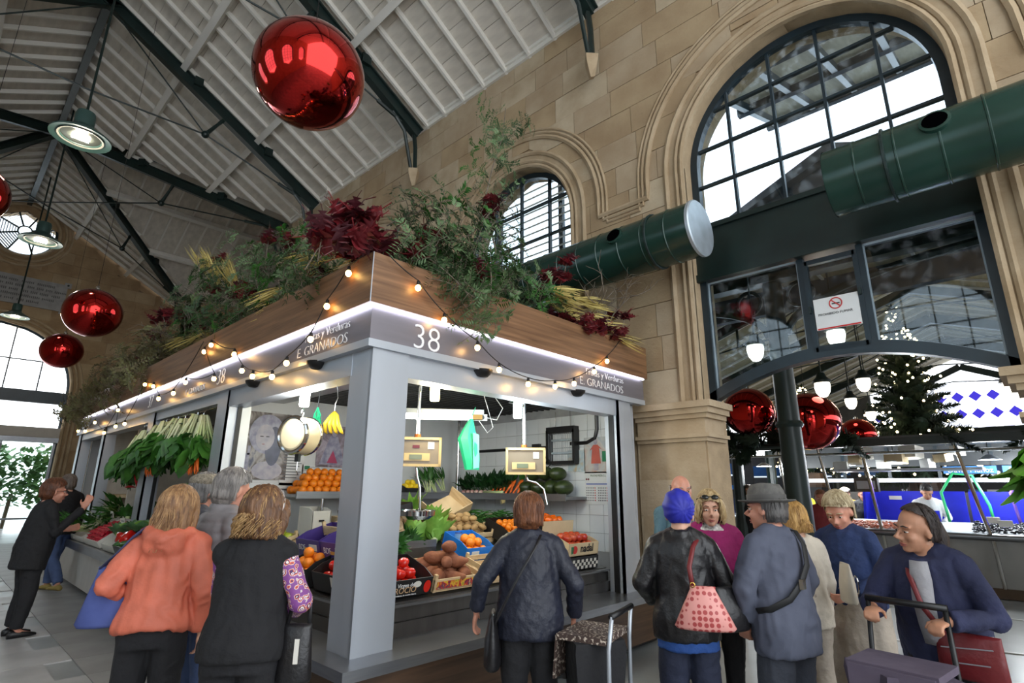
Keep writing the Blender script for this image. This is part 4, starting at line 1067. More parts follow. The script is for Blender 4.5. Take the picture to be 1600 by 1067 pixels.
# ================================================================ produce
def leaf(mb, p, d, nrm, L, W, bend=.3, n=4, fold=.15, wav=0.0, rr=rng):
    """one leaf blade: midrib from p along d, curling towards -nrm"""
    p, d, nrm = Vector(p), Vector(d).normalized(), Vector(nrm)
    s = d.cross(nrm)
    s = s.normalized() if s.length > 1e-5 else basis(d)[0]
    nrm = s.cross(d).normalized(); k0 = len(mb.v); vs = []; fs = []
    for i in range(n + 1):
        t = i / n; w = W * math.sin(PI * (.08 + .90 * t ** .8)) * .5
        c = p + d * (L * t) - nrm * (bend * L * t * t)
        f = nrm * fold * w + nrm * (rr.uniform(-wav, wav) * W if wav else 0)
        vs += [c - s * w + f, c, c + s * w + f]
    for i in range(n):
        a = i * 3; fs += [(a, a + 1, a + 4, a + 3), (a + 1, a + 2, a + 5, a + 4)]
    mb.add(vs, fs)

def noisy(me, amp, sc, seed=0):
    for v in me.vertices:
        n_ = noise.noise(Vector(v.co) * sc + Vector((seed, seed * 2, 0)))
        v.co += v.normal * (n_ * amp)
    me.update(); return me

F = {}
def fruit_mesh(key, maker, mat, amp=0, sc=20, smooth='all'):
    if key not in F:
        mb = maker(); me = mb.mesh(key.rstrip('0123456789_'), mat, smooth)
        if amp: noisy(me, amp, sc, len(F))
        F[key] = me
    return F[key]
m_orange = M('orange_peel', (238, 132, 20), rough=.42, var=.08, scale=12, bump=.12, bscale=160)
m_tomato = M('tomato_skin', (206, 34, 20), rough=.16, var=.12, scale=14, coat=.4)
m_leafg = M('leaf_green', (56, 112, 34), rough=.5, rgb2=(34, 78, 24), scale=14)
m_leafd = M('dark_leaf_green', (30, 72, 30), rough=.5, rgb2=(20, 52, 22), scale=12)
m_leafl = M('lettuce_green', (136, 176, 74), rough=.5, rgb2=(96, 146, 48), scale=9)
m_stalk = M('pale_stalk', (222, 226, 186), rough=.45, rgb2=(186, 206, 132), scale=5)
m_apple = M('yellow_green_apple', (188, 196, 52), rough=.28, rgb2=(160, 178, 44), scale=8, coat=.2)
m_redap = M('red_apple', (168, 30, 30), rough=.25, rgb2=(206, 96, 52), scale=10, coat=.2)
m_sweet = M('sweet_potato_skin', (150, 92, 62), rough=.75, rgb2=(120, 68, 44), scale=16, bump=.3, bscale=40)
m_potato = M('potato_skin', (186, 152, 100), rough=.75, rgb2=(156, 122, 78), scale=12, bump=.2, bscale=50)
m_lemon = M('lemon_peel', (240, 206, 40), rough=.4, var=.06, scale=10, bump=.1, bscale=120)
m_melon = M('melon_rind', (62, 76, 34), rough=.35, rgb2=(38, 50, 24), scale=10, stretch=(3, 3, .7))
m_carrot = M('carrot_skin', (232, 106, 30), rough=.5, var=.1, scale=30, stretch=(1, 1, 4))
m_radish = M('radish_skin', (176, 22, 44), rough=.3, var=.14, scale=20)
m_purple = M('aubergine_skin', (46, 22, 52), rough=.15, var=.2, scale=5, coat=.5)
m_pepper = M('red_pepper_skin', (200, 30, 24), rough=.14, var=.1, scale=6, coat=.5)
m_kaki = M('persimmon_skin', (234, 104, 20), rough=.25, var=.08, scale=6, coat=.3)
m_cauli = M('cauliflower_white', (230, 224, 190), rough=.8, rgb2=(206, 200, 150), scale=30, bump=.8, bscale=60)
m_peach = M('peach_skin', (226, 140, 96), rough=.6, rgb2=(206, 80, 66), scale=7)

def orange_b(): return MB().ell((0, 0, 0), (.042, .042, .040), 14, 10)
def tomato_b():
    mb = MB(); n, m_ = 20, 10; vs = []
    prof = [(.0, .022), (.016, .027), (.032, .022), (.041, .004), (.038, -.016), (.024, -.03), (0, -.033)]
    k = len(prof); vs = []; fs = []
    for (r0, z0) in prof:
        for j in range(n):
            a = 2 * PI * j / n; rr = r0 * (1 + .06 * math.cos(5 * a)); vs.append((rr * math.cos(a), rr * math.sin(a), z0))
    for i in range(k - 1):
        for j in range(n): fs.append((i * n + j, i * n + (j + 1) % n, (i + 1) * n + (j + 1) % n, (i + 1) * n + j))
    return mb.add(vs, fs)
def apple_b(): return MB().lathe([(0, .022), (.008, .024), (.022, .036), (.038, .026), (.044, .002), (.038, -.024), (.02, -.038), (.006, -.034), (0, -.032)], 16)
def sweet_b(s):
    def f():
        r_ = random.Random(s); L = r_.uniform(.09, .12); n = 8; pts = []; rad = []
        for i in range(n + 1):
            t = i / n; pts.append(((t - .5) * 2 * L, .015 * math.sin(3 * t + s), .012 * math.sin(5 * t + s * 2))); rad.append(max(.006, .048 * math.sin(PI * (.06 + .88 * t)) ** .7 * (1 + .12 * math.sin(4 * t + s))))
        return MB().tube(pts, rad, 12)
    return f
def potato_b(s):
    def f(): r_ = random.Random(s); return MB().ell((0, 0, 0), (r_.uniform(.045, .06), r_.uniform(.032, .038), r_.uniform(.028, .034)), 14, 9)
    return f
def lemon_b(): return MB().lathe([(0, .05), (.006, .046), (.018, .036), (.03, .018), (.033, 0), (.03, -.018), (.016, -.036), (.006, -.044), (0, -.046)], 14)
def carrot_b(): return MB().tube([(0, 0, 0), (0, 0, .03), (.003, 0, .1), (.004, 0, .17), (.006, 0, .2)], [.012, .018, .014, .008, .002], 9)
def radish_b(): return MB().lathe([(0, .018), (.01, .016), (.017, .004), (.014, -.01), (.004, -.02), (.001, -.035), (0, -.036)], 10)
def pepper_b():
    mb = MB(); n = 24; prof = [(.0, .05), (.02, .056), (.036, .05), (.042, .03), (.041, 0), (.036, -.03), (.026, -.052), (.0, -.056)]; vs = []; fs = []
    for (r0, z0) in prof:
        for j in range(n):
            a = 2 * PI * j / n; rr = r0 * (1 + .13 * math.cos(4 * a)); vs.append((rr * math.cos(a), rr * math.sin(a), z0))
    for i in range(len(prof) - 1):
        for j in range(n): fs.append((i * n + j, i * n + (j + 1) % n, (i + 1) * n + (j + 1) % n, (i + 1) * n + j))
    mb.add(vs, fs); mb.tube([(0, 0, .048), (.004, 0, .075), (.012, 0, .085)], [.007, .005, .006], 6); return mb
def melon_b(): return MB().lathe([(0, .13), (.02, .128), (.055, .105), (.078, .06), (.086, 0), (.078, -.06), (.052, -.105), (.02, -.126), (0, -.128)], 20)
def auber_b(): return MB().tube([(0, 0, -.1), (0, 0, -.08), (0, 0, -.03), (.004, 0, .03), (.01, 0, .08), (.012, 0, .1)], [.012, .038, .045, .034, .022, .012], 14)
fm = lambda k: {'orange': fruit_mesh('orange', orange_b, m_orange, .001, 30), 'tomato': fruit_mesh('tomato', tomato_b, m_tomato, .0015, 25), 'apple': fruit_mesh('apple', apple_b, m_apple, .002, 22),
    'red_apple': fruit_mesh('red_apple', apple_b, m_redap, .002, 22), 'lemon': fruit_mesh('lemon', lemon_b, m_lemon), 'carrot': fruit_mesh('carrot', carrot_b, m_carrot, .001, 50), 'radish': fruit_mesh('radish', radish_b, m_radish),
    'pepper': fruit_mesh('pepper', pepper_b, m_pepper, .003, 20), 'melon': fruit_mesh('melon', melon_b, m_melon, .002, 10), 'aubergine': fruit_mesh('aubergine', auber_b, m_purple, .002, 10), 'persimmon': fruit_mesh('persimmon', tomato_b, m_kaki, .001, 20),
    'peach': fruit_mesh('peach', orange_b, m_peach, .0015, 20), 'mango': fruit_mesh('mango', lemon_b, M('mango_skin', (226, 150, 36), rough=.4, rgb2=(150, 150, 50), scale=12), .003, 14)}[k]
fs_ = [fruit_mesh('sweet_potato%d' % s, sweet_b(s), m_sweet, .006, 22) for s in range(4)]
fp_ = [fruit_mesh('potato%d' % s, potato_b(s), m_potato, .005, 22) for s in range(4)]

def pile(kind, M4, w, d, n_layers, label, group, cat=None, step=.082, r_=None, scale=1.0, z0=.04, meshes=None, lay=None, jit=.006):
    """layers of fruit filling a w x d tray in the frame M4; each fruit an object of its own"""
    r_ = r_ or random.Random(sum(map(ord, label))); cnt = 0
    for L in range(n_layers):
        off = (L % 2) * step * .5; inset_ = L * step * .5
        nx = int((w - 2 * inset_ - .0) / step); ny = int((d - 2 * inset_) / step)
        for i in range(nx):
            for j in range(ny):
                x = -w / 2 + inset_ + step * (i + .5) + (w - 2 * inset_ - nx * step) / 2; y = inset_ + step * (j + .5) + (d - 2 * inset_ - ny * step) / 2
                p = M4 @ Vector((x + r_.uniform(-jit, jit), y + r_.uniform(-jit, jit), z0 + L * step * .72 + r_.uniform(-.003, .003)))
                me = r_.choice(meshes) if meshes else fm(kind)
                rot = lay(r_) if lay else (r_.uniform(-.5, .5), r_.uniform(-.5, .5), r_.uniform(0, 6.28))
                link(kind, me, None, p, rot, scale * r_.uniform(.93, 1.06), label=label, cat=cat or kind.replace('_', ' '), group=group); cnt += 1
    return cnt

def frame4(x, y, z, rz=0, tilt=0): return Matrix.Translation((x, y, z)) @ Matrix.Rotation(rz, 4, 'Z') @ Matrix.Rotation(tilt, 4, 'X')
TR = math.atan(.28); LFT = -PI / 2

def crate(M4, w, d, h, style, label, group='open crates on the produce stall'):
    """open crate; front faces -y of its frame"""
    root = empty('produce_crate', (0, 0, 0), label=label, cat='crate', group=group)
    root.matrix_world = M4
    if style == 'wood':
        for z in (.02, h - .035):
            MB().box((0, .005, z + .01), (w, .01, h * .36)).build('front_slat', m_crate, root); MB().box((0, d - .005, z + .01), (w, .01, h * .36)).build('back_slat', m_crate, root)
            for s in (-1, 1): MB().box((s * (w / 2 - .005), d / 2, z + .01), (.01, d, h * .36)).build('side_slat', m_crate, root)
        for sx in (-1, 1):
            for yy in (.015, d - .015): MB().box((sx * (w / 2 - .015), yy, h / 2 + .012), (.026, .026, h + .03)).build('corner_post', m_crate, root)
        MB().box((0, d / 2, .004), (w, d, .008)).build('bottom', m_crate, root)
    else:
        m = style
        MB().box((0, .004, h / 2), (w, .008, h)).build('front_board', m, root); MB().box((0, d - .004, h / 2 + .02), (w, .008, h + .04)).build('back_board', m, root)
        for s in (-1, 1): MB().prism([(s * (w / 2 - .004), 0, 0), (s * (w / 2 - .004), d, 0), (s * (w / 2 - .004), d, h + .04), (s * (w / 2 - .004), d * .3, h + .03), (s * (w / 2 - .004), 0, h)], (-s * .008, 0, 0)).build('side_board', m, root)
        MB().box((0, d / 2, .004), (w, d, .008)).build('bottom', m, root)
    return root
m_bcard = M('black_card', (26, 24, 24), rough=.45, var=.1); m_ccard = M('buff_card', (206, 184, 146), rough=.7, var=.06); m_vcard = M('violet_card', (64, 46, 120), rough=.4, var=.08)
m_bluep = M('blue_plastic', (34, 120, 210), rough=.35, var=.06); m_bplas = M('black_crate_plastic', (24, 24, 26), rough=.5); m_wcard = M('white_card', (216, 212, 202), rough=.6, var=.04)
bed = lambda y: .725 + (y - 3.48) * .28

# --- right face, front row
f1 = frame4(2.615, 3.50, bed(3.5) + .01, 0, TR)
c1 = crate(f1, .37, .36, .125, m_bcard, 'black printed card box of tomatoes beside the corner post')
text_mesh('box_text', 'Virgen del', .038, m_let, c1, (-.13, -.003, .075), (1, 0, 0), ext=.001); text_mesh('box_text', 'ROCIO', .06, M('tan_print', (206, 170, 130), rough=.5), c1, (-.15, -.003, .032), (1, 0, 0), ext=.001)
text_mesh('box_text', 'Productos de nuestra Huerta', .016, m_let, c1, (-.14, -.003, .012), (1, 0, 0), ext=.001)
MB().prism([(.045 + .035 * math.cos(a), -.001, .085 + .022 * math.sin(a)) for a in [2 * PI * k / 16 for k in range(16)]], (0, -.003, 0)).build('white_badge', m_wcard, c1); MB().prism([(.14 + .032 * math.cos(a), -.001, .06 + .045 * math.sin(a)) for a in [2 * PI * k / 16 for k in range(16)]], (0, -.003, 0)).build('tomato_print', m_tomato, c1)
pile('tomato', f1, .33, .32, 3, 'ripe red tomato in the black printed box', 'tomatoes in the black box', step=.088, z0=.06, scale=1.1)
f2 = frame4(3.075, 3.50, bed(3.5) + .01, 0, TR)
c2 = crate(f2, .50, .42, .10, 'wood', 'wooden crate of sweet potatoes with a fruit-printed front')
MB().box((0, -.004, .05), (.45, .004, .055)).build('printed_front', print_mat('fruit_print', [(60, 120, 40), (226, 190, 60), (206, 60, 40), (70, 40, 80), (226, 206, 150)], 14), c2)
pile('sweet_potato', f2, .48, .40, 3, 'knobbly brown sweet potato in the wooden crate', 'sweet potatoes', step=.125, z0=.07, meshes=fs_, lay=lambda r_: (r_.uniform(-.3, .3), r_.uniform(-.35, .35), r_.uniform(-.9, .9)), scale=1.02, jit=.02)
f3 = frame4(3.62, 3.86, bed(3.86) + .01, 0, TR)
c3 = crate(f3, .34, .34, .15, m_bluep, 'bright blue plastic crate of oranges behind the sweet potatoes'); MB().box((-.06, -.003, .08), (.09, .004, .08)).build('paper_label', m_wcard, c3)
pile('orange', f3, .3, .3, 2, 'orange in the blue plastic crate', 'oranges in the blue crate', step=.09, z0=.1)
f4 = frame4(3.66, 3.50, bed(3.5) + .01, 0, TR)
crate(f4, .5, .34, .11, 'wood', 'wooden crate of potatoes at the counter edge'); pile('potato', f4, .46, .3, 2, 'potato in the wooden crate at the counter edge', 'potatoes in the front crate', step=.1, z0=.05, meshes=fp_)
f5 = frame4(4.17, 3.50, bed(3.5) + .01, 0, TR)
crate(f5, .46, .36, .12, m_ccard, 'buff card box of dark plums beside the apples'); pile('plum', f5, .42, .32, 2, 'dark purple plum in the buff card box', 'plums', step=.07, z0=.06, meshes=[fruit_mesh('plum', lambda: MB().ell((0, 0, 0), (.03, .03, .032), 12, 8), M('plum_skin', (62, 34, 60), rough=.3, rgb2=(96, 70, 100), scale=10))])
gx = frame4(4.72, 3.50, bed(3.5) + .005, 0, TR * .5)
g1 = crate(gx, .5, .36, .12, M('gingham_black', (36, 36, 38), rough=.6), 'black and white gingham card box under the apples box')
ck = MB()
for i in range(14):
    for j in range(3):
        if (i + j) % 2 == 0: ck.box((-.23 + i * .0354, -.002, .02 + j * .03), (.033, .003, .028))
P(ck.build('gingham_check', m_wcard, g1), kind='stuff')
f6 = frame4(4.72, 3.49, bed(3.5) + .135, 0, TR * .5)
c6 = crate(f6, .5, .36, .12, m_ccard, 'pale box of red apples lettered nadal on top of the gingham box')
text_mesh('box_text', 'nadal', .105, blk, c6, (-.06, -.003, .035), (1, 0, 0), ext=.001, offset=.002)
MB().prism([(-.15 + .04 * math.cos(a), -.001, .06 + .038 * math.sin(a)) for a in [2 * PI * k / 14 for k in range(14)]], (0, -.003, 0)).build('apple_print', red, c6); MB().prism([(-.21, -.002, .09), (-.2, -.002, .02), (-.165, -.002, .04), (-.17, -.002, .09)], (0, -.002, 0)).build('leaf_print', M('print_green', (30, 120, 80)), c6)
pile('red_apple', f6, .46, .32, 2, 'red apple in the pale nadal box', 'red apples', step=.09, z0=.08)
MB().box((0, .35, .2), (.5, .01, .14)).build('box_lid_flap', m_ccard, c6)
f7 = frame4(5.02, 4.05, bed(4.0) - .02, 0, TR * .6)
crate(f7, .40, .4, .13, m_bplas, 'lower black plastic crate of persimmons by the tiled wall'); f8 = frame4(5.02, 4.05, bed(4.0) + .12, 0, TR * .6)
crate(f8, .40, .4, .12, m_bplas, 'upper black plastic crate of persimmons by the tiled wall'); pile('persimmon', f8, .37, .37, 2, 'glossy orange persimmon in the upper black crate', 'persimmons', step=.092, z0=.1, scale=1.12)
f9 = frame4(4.5, 4.12, bed(4.1) + .05, 0, TR)
crate(f9, .48, .36, .12, m_bcard, 'black card box of mandarins behind the red apples'); pile('mandarin', f9, .45, .33, 2, 'small mandarin in the black card box', 'mandarins', cat='mandarin', step=.075, z0=.09, meshes=[fm('orange')], scale=.85)
# --- second row
f10 = frame4(3.98, 4.35, bed(4.35) - .02, 0, TR)
crate(f10, .62, .44, .12, 'wood', 'wide wooden crate of potatoes behind the blue crate'); pile('potato', f10, .6, .42, 3, 'potato heaped in the wide wooden crate', 'potatoes in the wide crate', step=.1, z0=.07, meshes=fp_)
cr_t = empty('produce_crate', (4.12, 4.75, 1.22), label='tipped pale wooden crate with a hand hole resting on the potatoes', cat='crate', group='open crates on the produce stall')
cr_t.rotation_euler = (R(35), R(-18), R(8))
MB().box((0, 0, 0), (.52, .012, .13)).build('front_board', m_crate, cr_t); MB().box((-.255, .16, 0), (.012, .32, .13)).build('side_board', m_crate, cr_t); MB().box((.255, .16, 0), (.012, .32, .13)).build('side_board', m_crate, cr_t); MB().box((0, .16, -.06), (.52, .32, .01)).build('bottom', m_crate, cr_t); MB().box((-.14, -.008, .02), (.09, .004, .035)).build('hand_hole', m_black, cr_t)

def leafy_head(name, loc, rot, L, W, n, mat_leaf, mat_core, label, group, core=.3, seed=1, cat=None, spread=.5):
    r_ = random.Random(seed); root = empty(name, loc, label=label, cat=cat or name.replace('_', ' '), group=group); root.rotation_euler = rot
    MB().tube([(0, 0, 0), (0, 0, L * core), (0, 0, L * core * 1.8)], [W * .22, W * .26, W * .1], 10).build('core', mat_core, root, smooth='all')
    mb = MB()
    for k in range(n):
        a = k * 2.4 + r_.uniform(-.2, .2); q = k / n; d = Vector((math.cos(a) * spread * (.25 + q), math.sin(a) * spread * (.25 + q), 1))
        leaf(mb, (math.cos(a) * W * .12, math.sin(a) * W * .12, L * .04), d, Vector((-math.cos(a), -math.sin(a), .3)), L * r_.uniform(.8, 1.05), W * r_.uniform(.7, 1.0), r_.uniform(.0, .25) + q * .25, 5, .3, .05, r_)
    mb.build('leaves', mat_leaf, root, smooth='all')
    return root
for k, (x, y, z, rx, ry) in enumerate([(3.50, 4.35, 1.00, -.5, .5), (3.72, 4.62, 1.08, -.4, .15), (3.62, 4.85, 1.2, -.2, -.3), (3.30, 4.45, 1.0, -.6, .9)]):
    leafy_head('romaine_lettuce', (x, y, z), (rx, ry, 0), .25, .15, 30, m_leafl, m_stalk, 'pale green romaine lettuce beside the wide potato crate', 'romaine lettuces', seed=k)
tr = empty('vegetable_tray', (3.05, 4.25, 1.0), label='dark tray with a bunch of parsley under the weighing pan', cat='tray'); MB().box((0, 0, 0), (.5, .36, .03)).build('tray_base', m_steeld, tr); MB().box((0, -.18, .03), (.5, .012, .06)).build('tray_lip', m_steel, tr)
A(MB().bx(2.8, 3.3, 4.07, 4.43, .6, .985), 'inner_bench', m_steeld)
for k in range(5): leafy_head('parsley_bunch', (2.88 + k * .07, 4.16 + (k % 2) * .09, 1.02), (1.2, .3 * k - .5, k), .17, .05, 60, m_leafg, m_stalk, 'bright green parsley bunch on the dark tray', 'parsley bunches', seed=20 + k, core=.15, spread=.8)
ct = empty('blue_tub', (3.62, 4.16, .985), label='small blue and white tub beside the lettuces', cat='tub'); MB().lathe([(0, 0), (.045, 0), (.052, .11), (.0, .11)], 18).build('tub_body', M('pale_blue_print', (120, 176, 214), rough=.4, rgb2=(90, 140, 196), scale=6), ct, smooth=35); MB().lathe([(.0, .118), (.054, .118), (.054, .105)], 18).build('lid', M('lid_blue', (50, 90, 160), rough=.4), ct)
fz_ = frame4(4.62, 4.55, bed(4.55) - .02, 0, TR)
crate(fz_, .6, .36, .12, 'wood', 'wooden crate of green beans below the melons')
for k in range(90):
    link('green_bean', fruit_mesh('green_bean', lambda: MB().tube([(-.07, 0, 0), (-.03, .006, .004), (.03, .006, .004), (.07, 0, 0)], [.002, .006, .006, .002], 6), m_leafg), None, fz_ @ Vector((rng.uniform(-.26, .26), rng.uniform(.05, .31), .08 + rng.uniform(0, .11))), (rng.uniform(-.4, .4), rng.uniform(-.4, .4), rng.uniform(0, 3.1)), 1.3, label='long green bean heaped in the crate below the melons', cat='green bean', group='green beans')
# --- upper shelves
lf = frame4(4.42, 5.92, 1.425)
crate(lf, .3, .26, .08, m_bplas, 'black tray of lemons on the corner shelf'); pile('lemon', lf, .28, .25, 3, 'yellow lemon in the black tray', 'lemons', step=.07, z0=.05, lay=rand_rot)
def bunch(name, loc, dirv, L, n, m_leaf_, m_st, label, group, wl=.05, seed=0, root_r=.02, leafL=.16, stalk=.5, cat=None, spread=.35):
    """long-stalked bunch: pale stalks from the tie point, leaves at the far end"""
    r_ = random.Random(seed); root = empty(name, loc, label=label, cat=cat or name.replace('_', ' '), group=group); d0 = Vector(dirv).normalized(); u, v, _ = basis(d0)
    st_ = MB(); lv = MB()
    for k in range(n):
        a = r_.uniform(0, 6.28); q = math.sqrt(r_.random()); o = (u * math.cos(a) + v * math.sin(a)); d = (d0 + o * q * spread).normalized()
        p0 = o * q * root_r * 1.5; Ls = L * stalk * r_.uniform(.85, 1.15); p1 = p0 + d * Ls
        st_.tube([p0 - d0 * .02, p0 + d * Ls * .5, p1], [root_r * .42, root_r * .36, root_r * .2], 5)
        for q2 in range(3):
            a2 = r_.uniform(0, 6.28); dd = (d + (u * math.cos(a2) + v * math.sin(a2)) * .45 + Vector((0, 0, -.12))).normalized()
            leaf(lv, p1 - d * Ls * .25 * q2 * .5, dd, (u * math.cos(a2) + v * math.sin(a2)), leafL * r_.uniform(.8, 1.2), wl * r_.uniform(.8, 1.3), r_.uniform(-.15, .5), 5, .3, .16, r_)
    st_.build('stalks', m_st, root, smooth='all'); lv.build('leaves', m_leaf_, root, smooth='all'); return root
for k in range(3): bunch('leek_bunch', (4.66 + k * .12, 5.95, 1.47 + .01 * k), (.15 - .1 * k, .35, .55), .34, 7, m_leafg, m_stalk, 'leek bunch with white bulbs on the corner shelf', 'leeks', .03, k, .02, .2)
r5 = random.Random(8)
for k in range(6): bunch('spinach_bunch', (5.2, 5.75 - k * .14, 1.46), (-.25, r5.uniform(-.2, .2), .6), .22, 9, m_leafd, m_leafg, 'dark leafy spinach bunch on the steel wall shelf', 'spinach bunches', .07, 30 + k, .012, .15, .5, spread=.6)
for k in range(7):
    link('turnip', fruit_mesh('turnip', lambda: MB().lathe([(0, .03), (.02, .03), (.034, .01), (.03, -.016), (.01, -.03), (0, -.045)], 14), M('turnip_skin', (226, 212, 190), rough=.4, rgb2=(190, 110, 120), scale=6)), None, (5.13, 5.78 - k * .085, 1.455), (1.2, .3 * k, 0), label='small pale turnip on the edge of the steel wall shelf', cat='turnip', group='turnips')
for b in range(4):
    cb = empty('carrot_bunch', (5.14, 5.18 - b * .13, 1.5), label='orange carrot bunch with green tops on the steel wall shelf', cat='carrots', group='carrot bunches on the shelf')
    for k in range(6):
        o = link('carrot', fm('carrot'), cb, (-.005 * k, .02 * (k % 3) - .02, .025 * (k // 3)), (R(150), R(-60 + 7 * k), R(14 * k - 30)), 1.0)
        o.location = (.06 + .006 * k, .022 * (k % 3) - .022, .09 + .02 * (k // 3)); o.rotation_euler = (R(8 * k - 20), R(-145), 0)
    mb = MB(); 
    for k in range(26): leaf(mb, (.07, r5.uniform(-.03, .03), .1), (r5.uniform(.2, .7), r5.uniform(-.4, .4), 1), (-1, 0, .2), r5.uniform(.12, .24), .02, .2, 3)
    mb.build('carrot_tops', m_leafg, cb, smooth='all')
for k, (y, z, s) in enumerate([(4.72, 1.52, 1), (4.53, 1.52, 1.02), (4.33, 1.525, 1.08), (4.15, 1.52, 1.02), (4.63, 1.68, .95), (4.43, 1.69, 1), (4.24, 1.68, .95)]):
    link('melon', fm('melon'), None, (5.26, y, z), (0, R(90), R(12 * (k % 3) - 10)), s, label='dark green oval melon heaped at the end of the steel wall shelf', cat='melon', group='melons')
rl = empty('leek_root', (5.1, 5.0, 1.46), label='long leek lying along the shelf with its roots over the edge', cat='leek'); MB().tube([(0, .35, .0), (0, .1, .0), (0, 0, 0)], [.016, .018, .02], 8).build('shaft', m_stalk, rl, smooth='all'); mb = MB()
for k in range(40): mb.tube([(0, 0, 0), (-.03 * r5.random(), -.03 + r5.uniform(-.04, .04), -.05), (-.03, -.03 + r5.uniform(-.05, .05), -.1 - .05 * r5.random())], .0015, 3)
P(mb.build('roots', M('dry_root', (196, 176, 120), rough=.8), rl), kind='stuff')
sk = empty('net_sack', (3.05, 5.55, .98), label='brown paper sack of onions standing at the back of the stall', cat='sack'); MB().loft([((0, 0, 0), (.16, 0, 0), (0, .13, 0)), ((0, 0, .2), (.18, 0, 0), (0, .15, 0)), ((.02, 0, .38), (.15, 0, .03), (0, .12, 0))], 16, caps=False).build('sack_body', M('kraft_paper', (150, 112, 76), rough=.8, var=.15, bump=.5, bscale=12), sk, smooth='all'); sk.location = (3.95, 5.3, .9)
A(MB().bx(3.6, 4.9, 5.0, 5.7, .5, .9), 'inner_bench', m_steeld)
pile('onion', frame4(3.95, 5.18, 1.1), .24, .24, 2, 'golden onion in the brown paper sack', 'onions', step=.085, z0=.05, meshes=[fruit_mesh('onion', orange_b, M('onion_skin', (190, 128, 60), rough=.4, rgb2=(160, 96, 44), scale=9))])
# --- oranges on the shelf under the notices
of = frame4(3.3, 5.83, 1.43)
pile('orange', of, .95, .42, 4, 'orange in the pyramid on the steel shelf under the notices', 'oranges on the shelf', step=.092, z0=.045, scale=1.05)
pl_ = empty('palm_sprig', (3.55, 5.95, 1.78), label='green leafy sprig lying on top of the orange pyramid', cat='leaves'); mb = MB()
for k in range(22): leaf(mb, (0, 0, 0), (r5.uniform(-1, 1), r5.uniform(-.6, .2), r5.uniform(.0, .4)), (0, 0, 1), r5.uniform(.14, .26), .025, .3, 4)
mb.build('leaves', m_leafd, pl_, smooth='all')
wb = crate(frame4(3.02, 5.66, 1.0), .22, .3, .26, m_wcard, 'tall white card box under the orange shelf'); MB().box((0, -.003, .16), (.06, .004, .02)).build('hand_slot', m_black, wb)
A(MB().bx(2.75, 4.0, 5.4, 6.2, .5, .985), 'inner_bench', m_steeld)
nb2 = crate(frame4(3.48, 5.45, 1.0), .58, .36, .16, m_ccard, 'pale box of peaches lettered nadal under the orange shelf'); text_mesh('box_text', 'nadal', .12, blk, nb2, (-.1, -.003, .03), (1, 0, 0), ext=.001, offset=.002)
MB().prism([(-.2 + .04 * math.cos(a), -.001, .07 + .04 * math.sin(a)) for a in [2 * PI * k / 14 for k in range(14)]], (0, -.003, 0)).build('apple_print', red, nb2); MB().prism([(-.27, -.002, .11), (-.26, -.002, .02), (-.22, -.002, .04), (-.23, -.002, .11)], (0, -.002, 0)).build('leaf_print', M('print_green', (30, 120, 80)), nb2)
pile('peach', frame4(3.48, 5.45, 1.0), .54, .32, 2, 'blushed peach in the nadal box under the shelf', 'peaches', step=.1, z0=.13)
# --- side face: apples, violet boxes, black crates
ap = frame4(2.32, 5.70, .86, LFT, R(16))
crate(ap, .5, .4, .1, 'wood', 'wooden crate of yellow apples by the second post'); pile('apple', ap, .48, .38, 4, 'yellow-green apple heaped in the wooden crate by the post', 'yellow apples', step=.092, z0=.08, scale=1.08)
ap2 = frame4(2.24, 5.15, .76, LFT, R(16))
crate(ap2, .46, .36, .1, 'wood', 'wooden crate of pale green apples at the side counter'); pile('apple', ap2, .44, .34, 3, 'pale green apple in the crate at the side counter', 'pale green apples', step=.09, z0=.06)
for k, yy in enumerate((4.72, 4.28)):
    vb = crate(frame4(2.44, yy, .90, LFT, R(14)), .42, .36, .17, m_vcard, 'violet printed card box standing %s on the side counter' % ('next to the apples' if k == 0 else 'next to the corner post'))
    text_mesh('box_text', 'BDF', .07, m_let, vb, (-.16, -.003, .08), (1, 0, 0), ext=.001, offset=-.001); MB().box((.1, -.003, .11), (.13, .004, .05)).build('paper_label', m_wcard, vb); MB().box((-.01, -.003, .09), (.07, .004, .025)).build('gold_print', M('gold_print', (206, 150, 70), rough=.4), vb)
    wd = crate(frame4(2.66, yy, 1.08, LFT, R(14)), .42, .3, .09, 'wood', 'pale wooden tray behind the violet box %s' % ('next to the apples' if k == 0 else 'next to the corner post'))
mg = crate(frame4(2.84, 4.6, 1.2, LFT, R(10)), .8, .3, .09, m_bcard, 'long black card box of mangoes behind the wooden trays'); pile('mango', frame4(2.84, 4.6, 1.2, LFT, R(10)), .76, .27, 2, 'green and rose mango in the long black box', 'mangoes', step=.1, z0=.06, lay=lambda r_: (r_.uniform(1, 2), r_.uniform(-.4, .4), r_.uniform(0, 6)), scale=1.15)
bc = crate(frame4(2.26, 4.52, .74, LFT, R(16)), .38, .3, .14, m_bplas, 'black plastic crate of oranges in front of the violet boxes'); pile('orange', frame4(2.26, 4.52, .74, LFT, R(16)), .36, .28, 3, 'orange heaped in the black plastic crate at the side counter', 'oranges at the side counter', step=.092, z0=.08, scale=1.1)
bc2 = crate(frame4(2.26, 4.03, .74, LFT, R(16)), .44, .32, .14, m_bcard, 'black card box of ribbed tomatoes right behind the corner post'); MB().box((.1, -.003, .09), (.06, .004, .07)).build('paper_label', m_wcard, bc2)
pile('tomato', frame4(2.26, 4.03, .74, LFT, R(16)), .42, .3, 3, 'ribbed red tomato in the box right behind the corner post', 'tomatoes behind the corner post', step=.1, z0=.07, scale=1.25)
